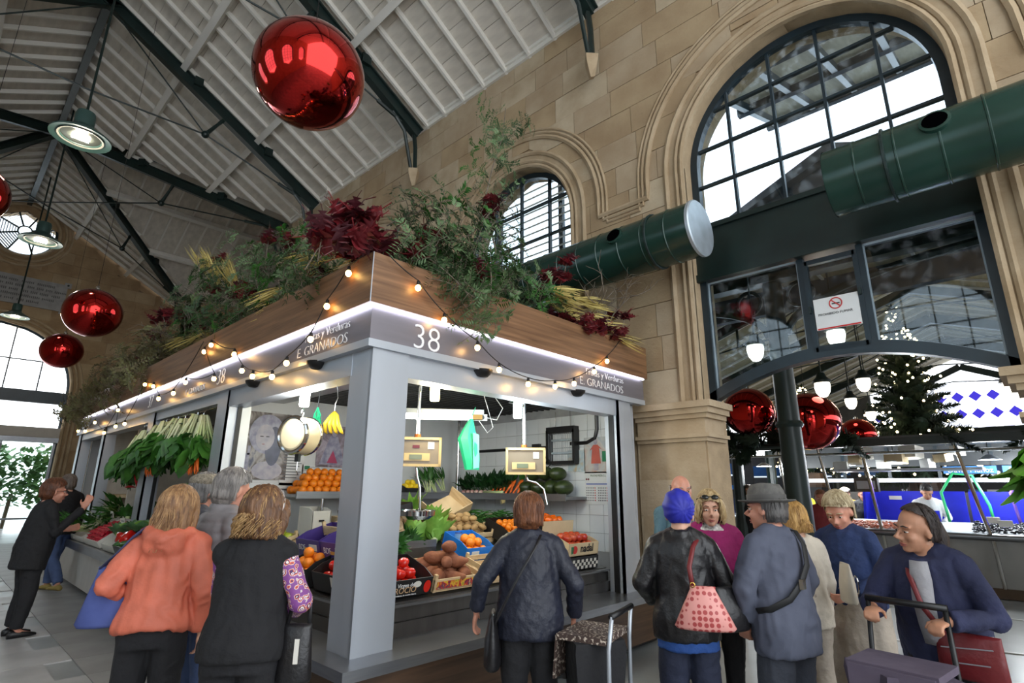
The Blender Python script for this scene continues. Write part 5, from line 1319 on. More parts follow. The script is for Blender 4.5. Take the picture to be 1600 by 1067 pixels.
bn = empty('banana_bunch', (2.55, 4.72, 2.1), R(-50), label='ripe yellow banana bunch hanging from a hook under the stall ceiling', cat='bananas'); m_ban = M('banana_peel', (240, 208, 56), rough=.4, rgb2=(220, 180, 44), scale=8)
for k in range(4): MB().tube([(0, 0, .09), (-.02 + .02 * k, -.03, .05), (-.06 + .04 * k, -.05, -.03), (-.06 + .05 * k, -.03, -.1), (-.05 + .05 * k, -.01, -.12)], [.008, .014, .02, .017, .005], 8).build('banana', m_ban, bn, smooth='all')
MB().tube([(0, 0, .09), (0, 0, .16), (.02, 0, .22), (0, 0, .33)], .005, 6).build('hook', m_chrome, bn)
bn2 = copy_tree(bn, loc=(2.76, 4.58, 2.08), label='second banana bunch hanging nearer the corner post')
nb = empty('net_bundle', (2.45, 4.86, 2.13), label='bundle of turquoise twist ties hanging beside the bananas', cat='ties'); mb = MB()
for k in range(14): mb.tube([(0, 0, .1), (r5.uniform(-.04, .04), r5.uniform(-.03, .03), .03), (r5.uniform(-.06, .06), r5.uniform(-.04, .04), -.05)], .006, 5)
mb.build('ties', mgb, nb); MB().tube([(0, 0, .1), (.01, 0, .3)], .004, 5).build('hook', m_chrome, nb)

# --- second bay: pitched bed of greens, roots and fruit, chard hanging above
TB = math.atan(.6 / 1.28)
b2 = lambda y, t: frame4(1.76 + t, y, .72 + t * .47, LFT, TB)
def tray(y, t, w, d, label): return crate(b2(y, t), w, d, .09, m_wcard, label, 'white lined trays on the pitched produce bed')
tray(9.45, 0, .9, .5, 'white lined tray of radishes at the front of the pitched bed'); pile('radish', b2(9.45, 0), .86, .46, 3, 'small red radish in the white lined tray', 'radishes', step=.052, z0=.06, lay=rand_rot, scale=1.5)
tray(10.5, 0, 1.0, .6, 'white lined tray of green beans and leeks at the far end of the pitched bed')
r6 = random.Random(9)
for k in range(10): bunch('green_onion_bunch', b2(10.95 - k * .1, .1 + .22 * (k % 3)) @ Vector((0, 0, .1)), (-.35, r6.uniform(-.9, .3), .15), .5, 7, m_leafg, m_stalk, 'long green onion bunch at the far end of the pitched bed', 'green onion bunches', .03, 60 + k, .014, .22, .6)
tray(8.35, 0, .9, .55, 'white lined tray of mixed vegetables in front of the bay post')
cbx = crate(b2(7.75, -.02), .5, .34, .14, m_bcard, 'black crate of courgettes at the front of the pitched bed')
for k in range(6): link('courgette', fruit_mesh('courgette', lambda: MB().tube([(0, 0, -.1), (0, 0, -.08), (0, 0, .06), (0, 0, .1), (0, 0, .12)], [.012, .024, .022, .014, .012], 10), M('courgette_skin', (52, 96, 40), rough=.3, rgb2=(90, 130, 60), scale=12)), None, b2(7.6 + .07 * k, .06 + .04 * (k % 2)) @ Vector((0, 0, .12)), (R(80), 0, .3 * k), label='green courgette in the black crate', cat='courgette', group='courgettes')
for k in range(13):
    y_ = 6.55 + k * .33; leafy_head('escarole', b2(y_, .48 + .12 * (k % 2)) @ Vector((0, 0, .1)), (R(20), R(-50 + 12 * (k % 3)), k), .20, .15, 34, [m_leafl, m_leafg, m_leafd][k % 3], m_stalk, 'leafy %s escarole head in the middle row of the pitched bed' % ('pale green', 'mid green', 'dark green')[k % 3], 'escarole heads', seed=200 + k, core=.15, spread=.9)
def cabbage(loc, s, seed, label):
    root = empty('cabbage', loc, label=label, cat='cabbage', group='cabbages on the pitched bed'); r_ = random.Random(seed)
    MB().ell((0, 0, 0), (.1 * s, .1 * s, .09 * s), 16, 10).build('heart', m_leafl, root, smooth='all'); mb = MB()
    for k in range(16):
        a = k * 2.4; leaf(mb, (math.cos(a) * .03, math.sin(a) * .03, -.08 * s), (math.cos(a), math.sin(a), .9), (-math.cos(a), -math.sin(a), 1), .2 * s, .17 * s, -.25 + .3 * (k % 3), 5, .3, .05, r_)
    mb.build('outer_leaves', M('cabbage_leaf', (104, 140, 92), rough=.5, rgb2=(70, 112, 66), scale=8), root, smooth='all')
for k, (y, t) in enumerate([(8.5, .2), (8.15, .28), (8.75, .5)]): cabbage(b2(y, t) @ Vector((0, 0, .16)), 1.1, k, 'round green cabbage on the pitched bed beside the red peppers')
for k, (y, t) in enumerate([(7.95, .12), (7.8, .25), (8.1, .1), (7.55, .45), (7.7, .55), (7.9, .5), (7.35, .4)]): link('red_pepper', fm('pepper'), None, b2(y, t) @ Vector((0, 0, .15)), rand_rot(r6), 1.6, label='shiny red pepper beside the cabbages on the pitched bed', cat='pepper', group='red peppers on the pitched bed')
pile('tomato', b2(8.05, .62), .9, .42, 2, 'red tomato at the back of the pitched bed behind the bay post', 'tomatoes on the pitched bed', step=.09, z0=.06, scale=1.05)
pile('orange', b2(9.3, .62), .8, .42, 2, 'orange at the back of the pitched bed behind the radishes', 'oranges on the pitched bed', step=.095, z0=.06)
pile('potato', b2(7.0, .05), .7, .5, 2, 'potato on the pitched bed next to the second post', 'potatoes on the pitched bed', step=.1, z0=.05, meshes=fp_)
pile('persimmon', b2(6.9, .65), .8, .42, 2, 'orange persimmon at the back of the pitched bed near the second post', 'persimmons on the pitched bed', step=.095, z0=.06, scale=1.1)
for k, (y, t) in enumerate([(9.0, .52), (9.12, .6), (8.95, .66), (9.6, .6)]): link('avocado', fruit_mesh('avocado', lambda: MB().lathe([(0, .055), (.014, .05), (.024, .03), (.034, 0), (.034, -.02), (.022, -.042), (0, -.048)], 12), M('avocado_skin', (42, 54, 34), rough=.5, bump=.4, bscale=70)), None, b2(y, t) @ Vector((0, 0, .2)), rand_rot(r6), 1.2, label='dark avocado among the oranges on the pitched bed', cat='avocado', group='avocados')
for k, (y, x, z) in enumerate([(9.5, 2.75, 1.42), (9.75, 2.85, 1.45), (9.2, 2.9, 1.45), (9.62, 3.0, 1.5), (9.35, 2.98, 1.5)]):
    cf = empty('cauliflower', (x, y, z), label='cream cauliflower with green leaves on the back step of the pitched bed', cat='cauliflower', group='cauliflowers'); me = MB().ell((0, 0, .02), (.1, .1, .08), 18, 12).mesh('curd', m_cauli, 'all'); noisy(me, .02, 26, k); link('curd', me, cf); mb = MB()
    for q in range(12): a = q * 2.4; leaf(mb, (math.cos(a) * .03, math.sin(a) * .03, -.05), (math.cos(a), math.sin(a), .6), (-math.cos(a), -math.sin(a), 1), .18, .09, -.1, 4)
    mb.build('leaves', m_leafl, cf, smooth='all')
for k, (y, z) in enumerate([(6.50, 2.22), (6.80, 2.26), (7.12, 2.24), (7.5, 2.27), (7.85, 2.26), (8.25, 2.24), (8.7, 2.20), (9.1, 2.16)]):
    ch = bunch('chard_bunch', (1.98 + .03 * (k % 2), y, z), (-.12 * (k % 2), r6.uniform(-.15, .15), -1), r6.uniform(.62, .86), 16, m_leafg if k % 3 else M('chard_leaf', (74, 128, 44), rough=.5, rgb2=(44, 92, 30), scale=9), m_stalk, 'big chard bunch hung upside down, %s from the second post' % ('first', 'second', 'third', 'fourth', 'fifth', 'sixth', 'seventh', 'eighth')[k], 'hanging chard bunches', [.13, .16, .12][k % 3], 80 + k, .035, r6.uniform(.22, .33), .45, spread=r6.uniform(.34, .62))
    MB().tube([(.05 * math.cos(a), .05 * math.sin(a), -.04) for a in [2 * PI * q / 10 for q in range(11)]], .005, 4).build('twine', M('twine_green', (40, 70, 40), rough=.8), ch)
    MB().tube([(0, 0, 0), (0, 0, .05), (.04, 0, 2.34 - z)], .004, 4).build('hook', m_chrome, ch)
for k, (y, z) in enumerate([(8.05, 1.86), (6.45, 1.86)]):
    cb = empty('hanging_carrots', (1.93, y, z), label='carrot bunch hanging among the chard %s' % ('above the bay post' if k == 0 else 'beside the second post'), cat='carrots')
    for q in range(7): link('carrot', fm('carrot'), cb, (.012 * (q % 3), .02 * q - .06, 0), (R(180 + 10 * (q - 3)), R(6 * (q % 2)), 0), 1.25)
    mb = MB()
    for q in range(12): leaf(mb, (0, .02 * q - .1, 0), (r6.uniform(-.2, .2), r6.uniform(-.3, .3), 1), (-1, 0, 0), .28, .03, .1, 3)
    mb.build('carrot_tops', m_leafg, cb)
rc = empty('baseball_hat', (2.02, 8.95, 1.56), R(160), label='red baseball cap hanging on the bay post', cat='cap'); m_rcap = M('red_cotton', (196, 28, 28), rough=.75, var=.08)
MB().lathe([(0, .13), (.05, .122), (.1, .08), (.12, .02), (.12, 0)], 24, mat=Matrix.Rotation(R(-70), 3, 'Y')).build('crown', m_rcap, rc, smooth='all'); MB().prism([(-.02, .1, -.08), (-.0, .24, -.06), (.06, .24, -.06), (.1, .1, -.08)], (0, 0, .006)).build('brim', m_rcap, rc)
text_mesh('price_number', '85', .14, M('red_price_card', (226, 30, 34), rough=.5), None, (1.88, 8.72, 1.98), (0, -1, 0), ext=.003, label='red price numerals 85 fixed in the hanging chard')['category'] = 'price sign'
for k, (y, t) in enumerate([(7.3, .6), (8.75, .25), (9.9, .35)]):
    o = MB().box((0, 0, 0), (.004, .13, .09)).build('price_card', m_wcard, None, loc=b2(y, t) @ Vector((0, 0, .24)), label='white handwritten price card standing in the produce %s' % ('by the persimmons', 'by the cabbages', 'by the green onions')[k], cat='price card'); o.rotation_euler = (0, R(-15), R(6)); MB().tube([(0, 0, -.04), (0, 0, -.16)], .003, 4).build('stick', m_alu, o); MB().box((-.003, 0, .01), (.002, .09, .01)).build('ink_line', ink, o)
bk = empty('glass_jar', (2.62, 10.85, 1.36), label='glass dome jar on the wooden shelf of the second bay', cat='jar'); MB().lathe([(0, 0), (.09, 0), (.1, .06), (.07, .14), (.03, .16), (0, .165)], 18).build('dome', m_clear, bk, smooth='all'); MB().lathe([(0, .005), (.085, .005), (.085, .03), (0, .03)], 18).build('cake', M('sponge_cake', (206, 170, 110), rough=.8), bk)

# ================================================================ garland on the crown
GAR_R = {'green': [(2.29, 3.25), (2.42, 3.18), (2.62, 3.19), (2.83, 3.14), (2.6, 3.47), (2.4, 3.51), (2.66, 3.67), (2.96, 3.47), (3.2, 3.3), (2.98, 3.12), (3.46, 3.28), (3.72, 3.26), (2.84, 2.95), (2.63, 2.98), (3.12, 3.4), (2.33, 3.57), (4.01, 3.26), (3.45, 3.63), (3.27, 3.9), (2.82, 3.31), (2.55, 3.28), (3.0, 3.67), (3.59, 3.38), (2.5, 3.4), (2.75, 3.5), (3.1, 3.2), (2.9, 3.3), (2.7, 3.05)],
         'red': [(1.75, 3.4), (1.69, 3.22), (1.85, 3.18), (1.83, 3.35), (1.73, 3.09), (2.06, 3.25), (2.29, 3.25), (2.53, 3.53), (2.93, 3.25), (3.15, 3.98), (4.29, 3.7), (4.13, 3.6), (3.92, 3.5), (4.22, 3.25), (4.49, 3.2), (4.78, 3.2), (5.03, 3.15), (5.32, 3.5), (4.35, 3.12), (4.62, 3.12), (4.9, 3.08)],
         'gold': [(4.02, 3.4), (4.22, 3.35), (4.44, 3.3), (4.78, 3.23), (5.03, 3.18), (4.68, 3.43), (5.16, 3.16), (4.33, 3.45)], 'twig': [(5.07, 3.6), (5.2, 3.5), (4.81, 3.55), (5.1, 3.4)]}
GAR_L = {'green': [(3.72, 3.28), (4.05, 3.38), (4.42, 3.52), (4.82, 3.61), (5.28, 3.71), (5.56, 3.62), (4.89, 3.37), (4.37, 3.29), (4.1, 3.1), (6.06, 4.0), (6.59, 3.9), (6.99, 3.9), (5.84, 3.48), (5.44, 3.24), (5.16, 3.31), (7.7, 3.9), (7.03, 3.52), (6.38, 3.46), (7.94, 3.9), (4.85, 3.72), (7.11, 4.1), (6.53, 3.34), (7.51, 3.54), (5.7, 3.3), (6.2, 3.25), (6.9, 3.3), (8.2, 3.6), (4.6, 3.2)],
         'red': [(4.87, 3.79), (5.19, 3.9), (6.3, 3.74), (5.76, 3.49), (6.69, 3.72), (9.22, 4.0), (9.74, 4.0), (8.65, 3.9), (7.17, 4.3), (4.37, 3.29), (7.48, 3.49), (9.13, 3.69), (9.74, 3.29), (13.2, 3.3), (3.55, 3.2)],
         'gold': [(8.06, 4.5), (7.7, 4.4), (7.07, 4.1), (6.55, 3.89), (3.53, 3.24), (3.72, 3.28), (4.15, 3.35), (4.47, 3.2), (4.86, 3.23), (5.12, 3.17), (7.74, 3.5), (8.23, 3.42), (9.18, 3.5), (7.03, 4.0)],
         'olive': [(8.76, 3.33), (9.42, 3.34), (10.15, 3.36), (10.88, 3.25), (11.18, 3.06), (11.81, 3.25), (10.42, 3.18), (9.59, 3.07), (12.14, 3.06), (12.49, 2.86), (13.1, 3.05), (13.4, 2.98), (13.5, 2.82), (8.92, 3.08), (8.71, 3.51), (10.14, 3.62), (11.18, 3.62), (11.23, 2.85), (10.21, 2.9), (12.88, 3.26), (13.4, 3.2), (12.6, 3.4), (9.0, 3.3), (9.9, 3.2), (10.6, 3.4), (11.5, 3.4), (12.0, 3.3), (13.0, 2.85), (12.8, 2.9)],
         'twig': [(6.83, 3.56), (7.79, 3.6), (5.53, 3.54), (8.61, 3.58), (4.28, 3.45)]}
m_sage = M('sage_leaf', (104, 128, 84), rough=.6, rgb2=(66, 94, 56), scale=9); m_fir = M('deep_sprig_green', (58, 88, 46), rough=.6, rgb2=(38, 62, 34), scale=9)
m_oak = M('burgundy_oak_leaf', (88, 18, 28), rough=.55, rgb2=(52, 12, 22), scale=7); m_oak2 = M('scarlet_oak_leaf', (126, 26, 32), rough=.5, rgb2=(84, 18, 26), scale=7)
m_straw = M('golden_straw', (206, 186, 110), rough=.6, rgb2=(160, 140, 70), scale=10); m_olive = M('dry_olive_leaf', (112, 116, 70), rough=.7, rgb2=(88, 70, 50), scale=7); m_bark = M('grey_bark', (132, 120, 106), rough=.85, rgb2=(92, 80, 68), scale=20)
r7 = random.Random(77)
def spray(seed, kind):
    """one leafy branch along +z about 0.55 m long; returns (stem mesh, leaf mesh)"""
    r_ = random.Random(seed); st_ = MB(); lv = MB(); L = r_.uniform(.48, .62)
    main = [Vector((.05 * math.sin(3 * t + seed), .05 * math.cos(2.3 * t + seed) - .05, L * t)) for t in [k / 6 for k in range(7)]]
    st_.tube(main, [.006 - .0007 * k for k in range(7)], 5)
    ntw = {'green': 12, 'olive': 15}[kind]
    for k in range(ntw):
        t = .15 + .85 * k / ntw; p = main[min(5, int(t * 6))].lerp(main[min(6, int(t * 6) + 1)], t * 6 % 1); a = k * 2.4 + r_.uniform(-.4, .4)
        d = Vector((math.cos(a), math.sin(a), r_.uniform(-.1, .8))).normalized(); Lt = r_.uniform(.14, .26); u, v, _ = basis(d)
        pts = [p + d * Lt * q - Vector((0, 0, .10 * q * q * Lt / .2)) for q in (0, .5, 1)]; st_.tube(pts, [.003, .002, .001], 4)
        n = 11 if kind == 'green' else 9
        for q in range(n):
            f = .12 + .88 * q / (n - 1); c = p + d * Lt * f - Vector((0, 0, .10 * f * f * Lt / .2))
            for s in (-1, 1):
                dd = (d * .55 + u * s + v * r_.uniform(-.5, .5)).normalized(); ll = r_.uniform(.04, .062) if kind == 'green' else r_.uniform(.034, .054); w = ll * (.26 if kind == 'green' else .4); sd = dd.cross(v).normalized() * w / 2
                lv.add([c, c + dd * ll * .45 + sd, c + dd * ll, c + dd * ll * .45 - sd], [(0, 1, 2, 3)])
    return st_, lv
PROT = {}
for kind in ('green', 'olive'):
    for s in range(5):
        a, b = spray(s + (10 if kind == 'olive' else 0), kind)
        PROT[kind, s] = (a.mesh('stem', m_bark, 'all'), b.mesh('leaves', [m_sage, m_fir, m_sage, m_fir, m_leafg][s] if kind == 'green' else m_olive, fix=False))
def oak_leaf(seed):
    r_ = random.Random(seed); L = .17; out = []
    n = 5
    for k in range(n + 1):
        t = k / n; w = .075 * math.sin(PI * (.12 + .8 * t)); out.append((w * (1.0 if k % 1 == 0 else 1), t * L)); 
        if k < n: out.append((w * .42, (t + .5 / n) * L))
    vs = [(0, 0, 0)]; fs = []; mb = MB()
    def zf(x, y): return .25 * abs(x) + .9 * (y - .07) ** 2 * (1 if seed % 2 else -1) + .02 * math.sin(30 * x + seed)
    left = [(-x, y) for x, y in out]; mid = [(0, y) for x, y in out]; right = out
    V = [(x, y, zf(x, y)) for row in (left, mid, right) for x, y in row]; m_ = len(out)
    F_ = [(i, i + 1, m_ + i + 1, m_ + i) for i in range(m_ - 1)] + [(m_ + i, m_ + i + 1, 2 * m_ + i + 1, 2 * m_ + i) for i in range(m_ - 1)]
    mb.add(V, F_); mb.tube([(0, 0, zf(0, 0)), (0, -.05, .0)], .0025, 4); return mb
OAK = [oak_leaf(s).mesh('oak_leaf', m_oak if s % 3 else m_oak2) for s in range(4)]
def gold_b(s):
    r_ = random.Random(s); mb = MB()
    for k in range(26):
        a = r_.uniform(0, 6.28); sp = r_.uniform(.1, .75); L = r_.uniform(.22, .42); d = Vector((math.cos(a) * sp, math.sin(a) * sp, 1)).normalized()
        leaf(mb, (0, 0, 0), d, Vector((math.cos(a), math.sin(a), 0)) * -1 + Vector((0, 0, .3)), L, .011, -.35, 5, .2)
    return mb.mesh('blades', m_straw)
GOLD = [gold_b(s) for s in range(3)]
def twig_b(s):
    r_ = random.Random(s + 50); mb = MB()
    def grow(p, d, L, rad, lev):
        pts = [p]
        for k in range(4): d = (d + Vector((r_.uniform(-.35, .35), r_.uniform(-.35, .35), r_.uniform(-.25, .25)))).normalized(); p = p + d * L / 4; pts.append(p)
        mb.tube(pts, [rad, rad * .85, rad * .7, rad * .6, rad * .4], 5)
        if lev < 2:
            for k in (2, 3, 4): grow(pts[k], (d + Vector((r_.uniform(-.9, .9), r_.uniform(-.9, .9), r_.uniform(-.6, .6)))).normalized(), L * .6, rad * .55, lev + 1)
    grow(Vector((0, 0, 0)), Vector((0, 0, 1)), .55, .011, 0); return mb.mesh('twigs', m_bark, 'all')
TWIG = [twig_b(s) for s in range(3)]
def aim(d, spin): return Vector(d).normalized().to_track_quat('Z', 'Y') @ Quaternion((0, 0, 1), spin)
def place(kind, p, d, i, label, group, s=1.0):
    p = Vector(p)
    if kind in ('green', 'olive'):
        root = empty('leafy_branch' if kind == 'green' else 'dried_branch', p - Vector(d).normalized() * .28 * s, label=label, cat='branch', group=group); root.rotation_mode = 'QUATERNION'; root.rotation_quaternion = aim(d, r7.uniform(0, 6.28)); root.scale = (s, s, s)
        a, b = PROT[kind, i % 5]; link('stem', a, root); link('leaves', b, root)
    elif kind == 'red':
        root = empty('oak_leaf_sprig', p, label=label, cat='leaves', group=group)
        n = 6
        for k in range(n):
            a = k * 2.4 + i; q = Vector((math.cos(a), math.sin(a), r7.uniform(-.5, .9)))
            link('oak_leaf', OAK[(i + k) % 4], root, q * .10 * s, aim(Vector(d) * .4 + q, 0) @ Quaternion((1, 0, 0), -PI / 2) @ Quaternion((0, 1, 0), r7.uniform(-.6, .6)), s * r7.uniform(.8, 1.2))
        MB().tube([(0, 0, 0), -Vector(d) * .1, -Vector(d) * .2 - Vector((0, 0, .08))], .004, 4).build('twig', m_bark, root)
    elif kind == 'gold':
        o = link('straw_spray', GOLD[i % 3], None, p - Vector(d).normalized() * .15, aim(d, r7.uniform(0, 6)), s, label=label, cat='dried grass', group=group)
    else:
        o = link('bare_twig', TWIG[i % 3], None, p - Vector(d).normalized() * .3, aim(d, r7.uniform(0, 6)), s, label=label, cat='twig', group=group)
LB = {'green': 'leafy green pepper-tree spray in the garland ', 'red': 'burgundy oak leaf sprig in the garland ', 'gold': 'golden dried grass spray in the garland ', 'twig': 'bare grey twig in the garland ', 'olive': 'dry olive-brown leafy branch in the garland '}
GP = {'green': 'green garland sprays ', 'red': 'burgundy leaf sprigs ', 'gold': 'golden grass sprays ', 'twig': 'bare garland twigs ', 'olive': 'dried garland branches '}
for kind, L in GAR_R.items():
    if kind in ('green', 'red', 'gold'): L = L + [(a + r7.uniform(-.12, .12), b + r7.uniform(-.08, .1)) for a, b in L]
    for i, (x, z) in enumerate(L):
        y = 3.25 + r7.uniform(-.08, .22) if z > 3.15 else 3.12
        corner = kind == 'red' and x < 2.1
        d = (r7.uniform(-.5, .7), r7.uniform(-.9, -.1), r7.uniform(.0, .9) if z > 3.2 else r7.uniform(-.9, -.1))
        if kind == 'gold': d = (.9, -.35, r7.uniform(-.25, .1))
        if kind == 'twig': d = (r7.uniform(-.2, .8), -.4, r7.uniform(.2, .9))
        wh = 'at the stall corner' if corner else ('above the number on the stall front' if x < 4.0 else 'by the stone pier end of the stall front')
        place(kind, (x, y, z), d, i, LB[kind] + wh, GP[kind] + wh, {'red': 1.35 if corner else 1.0}.get(kind, 1.0))
for kind, L in GAR_L.items():
    if kind != 'twig': L = L + [(min(13.5, a + r7.uniform(-.2, .2)), b + r7.uniform(-.1, .1)) for a, b in L]
    for i, (y, z) in enumerate(L):
        x = 2.0 + r7.uniform(-.08, .25) if z > 3.15 else 1.85
        d = (r7.uniform(-.9, -.1), r7.uniform(-.6, .6), r7.uniform(.1, 1.0) if z > 3.25 else r7.uniform(-.8, .1))
        if kind == 'gold': d = (-.45, r7.uniform(-.2, .8), .8) if z > 3.6 else (-.6, r7.uniform(-.5, .5), -.45)
        wh = 'above the aisle counter' if y < 6.2 else ('above the hanging chard' if y < 9.3 else 'at the far aisle end of the stall')
        place(kind, (x, y, z), d, i, LB[kind] + wh, GP[kind] + wh, {'olive': 1.25}.get(kind, 1.0))
# tall vine rising in front of the middle window
vn = empty('climbing_vine', (3.3, 3.45, 3.1), label='tall slender leafy vine rising from the garland before the middle window', cat='vine')
vp = [(0, 0, 0), (.06, -.02, .6), (-.06, .02, 1.1), (.02, .0, 1.5), (.12, -.04, 1.9), (.16, -.03, 2.25)]
MB().tube(vp, [.01, .008, .007, .006, .005, .003], 6).build('stem', m_bark, vn, smooth='all')
for k in range(15):
    t = .3 + .7 * k / 15; j = min(4, int(t * 5)); p = Vector(vp[j]).lerp(Vector(vp[j + 1]), t * 5 - j); a, b = PROT['green', k % 5]; ang_ = k * 2.4
    o = link('foliage', b, vn, p, aim((math.cos(ang_), math.sin(ang_) * .6, .25 if k % 3 else -.4), k), .62)

# ================================================================ bulb string lights
m_cord = M('black_cord', (18, 18, 18), rough=.6); m_glow = EM('bulb_glow', (255, 196, 110), 16)
sock = MB().lathe([(.0, .05), (.012, .05), (.014, .03), (.013, .018), (0, .018)], 10).mesh('socket', m_cord, 'all'); blb = MB().ell((0, 0, -.003), (.022, .022, .025), 12, 8).mesh('bulb', m_glow, 'all')
def string(pts, bulbs, label, sag=.04):
    root = empty('string_lights', pts[0], label=label, cat='string lights', group='bulb string lights on the stall'); o0 = Vector(pts[0]); path = []
    for a, b in zip(pts[:-1], pts[1:]):
        a, b = Vector(a), Vector(b)
        for q in range(5): t = q / 5; path.append(a.lerp(b, t) - Vector((0, 0, sag * 4 * t * (1 - t) * (b - a).length)) - o0)
    path.append(Vector(pts[-1]) - o0); MB().tube(path, .0045, 5).build('cord', m_cord, root, smooth='all')
    for b in bulbs:
        s = link('socket', sock, root, Vector(b) - o0 + Vector((0, 0, -.055))); link('bulb', blb, s)
SR = [(2.0, 3.14, 3.12), (2.26, 3.12, 2.99), (2.52, 3.12, 2.80), (2.87, 3.12, 2.65), (3.12, 3.12, 2.51), (3.48, 3.12, 2.44), (3.85, 3.12, 2.47), (4.14, 3.12, 2.54), (4.48, 3.12, 2.71), (4.72, 3.12, 2.86), (5.0, 3.12, 3.1)]
string(SR, SR[1:-1], 'warm bulb string light swagged across the number 38 sign')
SL_ = [(1.86, 3.2, 3.12), (1.86, 3.43, 3.07), (1.86, 3.71, 2.88), (1.86, 3.92, 2.66), (1.86, 4.30, 2.53), (1.86, 4.55, 2.45), (1.86, 4.97, 2.51), (1.86, 5.24, 2.60), (1.86, 5.5, 2.80), (1.86, 6.22, 3.02), (1.86, 6.42, 2.98), (1.86, 5.97, 2.62), (1.86, 6.9, 2.7)]
string(SL_, SL_[1:], 'warm bulb string light swagged along the aisle sign by the stall corner')
SF = [(1.86, 6.49, 3.05), (1.86, 7.3, 2.62), (1.86, 7.9, 2.62), (1.86, 8.25, 2.82), (1.86, 8.7, 2.9), (1.86, 9.44, 2.42), (1.86, 9.98, 2.42), (1.86, 10.03, 2.67), (1.86, 10.7, 2.37), (1.86, 11.6, 2.6), (1.86, 12.3, 2.5), (1.86, 13.0, 2.55)]
string(SF, SF[1:], 'warm bulb string light swagged along the far aisle sign over the chard')

# ================================================================ fish hall beyond the arch
m_slate = M('slate_gable', (62, 72, 84), rough=.6, var=.15, scale=4); m_ybd = M('yellowed_board', (166, 156, 128), rough=.7, rgb2=(146, 136, 108), scale=3, stretch=(1, 6, 1))
# high boarded eaves and gable outside the big window
ev = MB(); ev.prism([(6.45, -3.5, 7.7), (12.2, -3.5, 9.9), (12.2, 3.3, 9.9), (6.45, 3.3, 7.7)], (0, 0, .08)); eo = structure(ev.build('roof_canopy', m_ybd))
for y in np.arange(-3.3, 3.3, .8): MB().beam((6.45, y, 7.62), (12.2, y, 9.82), .1, .16).build('canopy_rafter', m_greenb, eo)
for x, z in ((8.2, 8.25), (10.2, 9.02), (12.1, 9.74)): MB().beam((x, -3.5, z), (x, 3.3, z), .12, .16).build('canopy_purlin', m_greenb, eo)
lv = structure(empty('louvre_screen', (7.6, 6.0, 0)))
for z in np.arange(4.6, 9.2, .16): MB().box((0, 0, z), (.1, 3.6, .03), Matrix.Rotation(R(-30), 3, 'Y')).build('louvre_blade', m_alu, lv)
for y in (-1.7, 0, 1.7): MB().box((.08, y, 6.9), (.08, .1, 4.8)).build('louvre_post', m_greenb, lv)
RY, RZ2, EZ2, HW = 1.65, 6.6, 4.35, 6.2
gb = MB(); gb.prism([(9.2, RY - HW, EZ2), (9.2, RY + HW, EZ2), (9.2, RY, RZ2 + .45)], (.15, 0, 0)); 
for s in (-1, 1): gb.prism([(9.0, RY, RZ2 + .1), (27, RY, RZ2 + .1), (27, RY + s * HW, EZ2 + .1), (9.0, RY + s * HW, EZ2 + .1)], (0, 0, .06))
nv = structure(gb.build('roof_nave', m_slate))
bd = MB()
for s in (-1, 1): bd.prism([(9.4, RY, RZ2), (27, RY, RZ2), (27, RY + s * HW, EZ2), (9.4, RY + s * HW, EZ2)], (0, 0, .05))
# flat boarded aisle ceiling between wall and nave
bd.bx(6.4, 9.4, -8, 11, 4.75, 4.8)
cb2 = structure(bd.build('ceiling_nave', m_ybd))
rib = MB().box((0, 0, 0), (.04, 1, .05)).mesh('ceiling_rib', m_white); sl2 = math.hypot(HW, RZ2 - EZ2); a2 = math.atan2(RZ2 - EZ2, HW)
for x in np.arange(9.8, 26, .7):
    for s in (-1, 1): link('ceiling_rib', rib, cb2, (x, RY + s * HW / 2, (RZ2 + EZ2) / 2 - .04), (-s * a2, 0, 0), (1, sl2, 1))
for y in np.arange(-7, 11, .6): MB().box((7.9, y, 4.74), (3, .04, .04)).build('ceiling_rib', m_white, cb2)
for x in (9.5, 12.8, 16.2, 19.6, 23.0):
    t = structure(empty('nave_truss', (x, RY, EZ2))); 
    for s in (-1, 1):
        b = MB(); b.beam((0, s * HW, -.05), (0, 0, RZ2 - EZ2 - .15), .14, .26); b.build('rafter', m_green, t)
        MB().tube([(0, s * HW, -.1), (0, s * HW * .5, .45), (0, 0, .7)], .02, 6).build('tie_rod', m_green, t); MB().tube([(0, s * HW * .5, .45), (0, s * HW * .5, 1.0)], .03, 6).build('strut', m_green, t); MB().tube([(0, s * HW * .5, .45), (0, 0, 1.9)], .016, 6).build('tie_rod', m_green, t)
# girder with ringed spandrel brackets on cast-iron columns
gi = structure(empty('column_girder', (7.5, 2.25, 0)))
MB().box((0, 0, 4.42), (.18, 20, .3)).build('girder', m_green, gi); MB().box((-.06, 0, 4.25), (.2, 20, .05)).build('girder_flange', m_green, gi)
for cy in (-5, 0, 5):
    c = MB(); c.lathe([(.22, 0), (.22, .25), (.17, .3), (.15, .4), (.125, 3.2), (.15, 3.25), (.12, 3.3), (.12, 4.25), (.19, 4.3)], 16, c=(0, cy, 0)); c.lathe([(.15, 2.28), (.17, 2.32), (.15, 2.36)], 16, c=(0, cy, 0)); c.build('cast_iron_column', m_green, gi, smooth=35)
    for s in (-1, 1):
        MB().tube([(0, cy + s * (.33 + .16 * math.cos(a)), 4.02 + .16 * math.sin(a)) for a in [2 * PI * k / 18 for k in range(19)]], .028, 6).build('spandrel_ring', m_green, gi, smooth=True)
        MB().tube([(0, cy + s * .12, 3.5)] + [(0, cy + s * (.12 + 2.38 * (1 - math.cos(a))), 3.5 + .68 * math.sin(a)) for a in [PI / 2 * k / 10 for k in range(1, 11)]], .05, 6).build('arched_brace', m_green, gi, smooth=True)
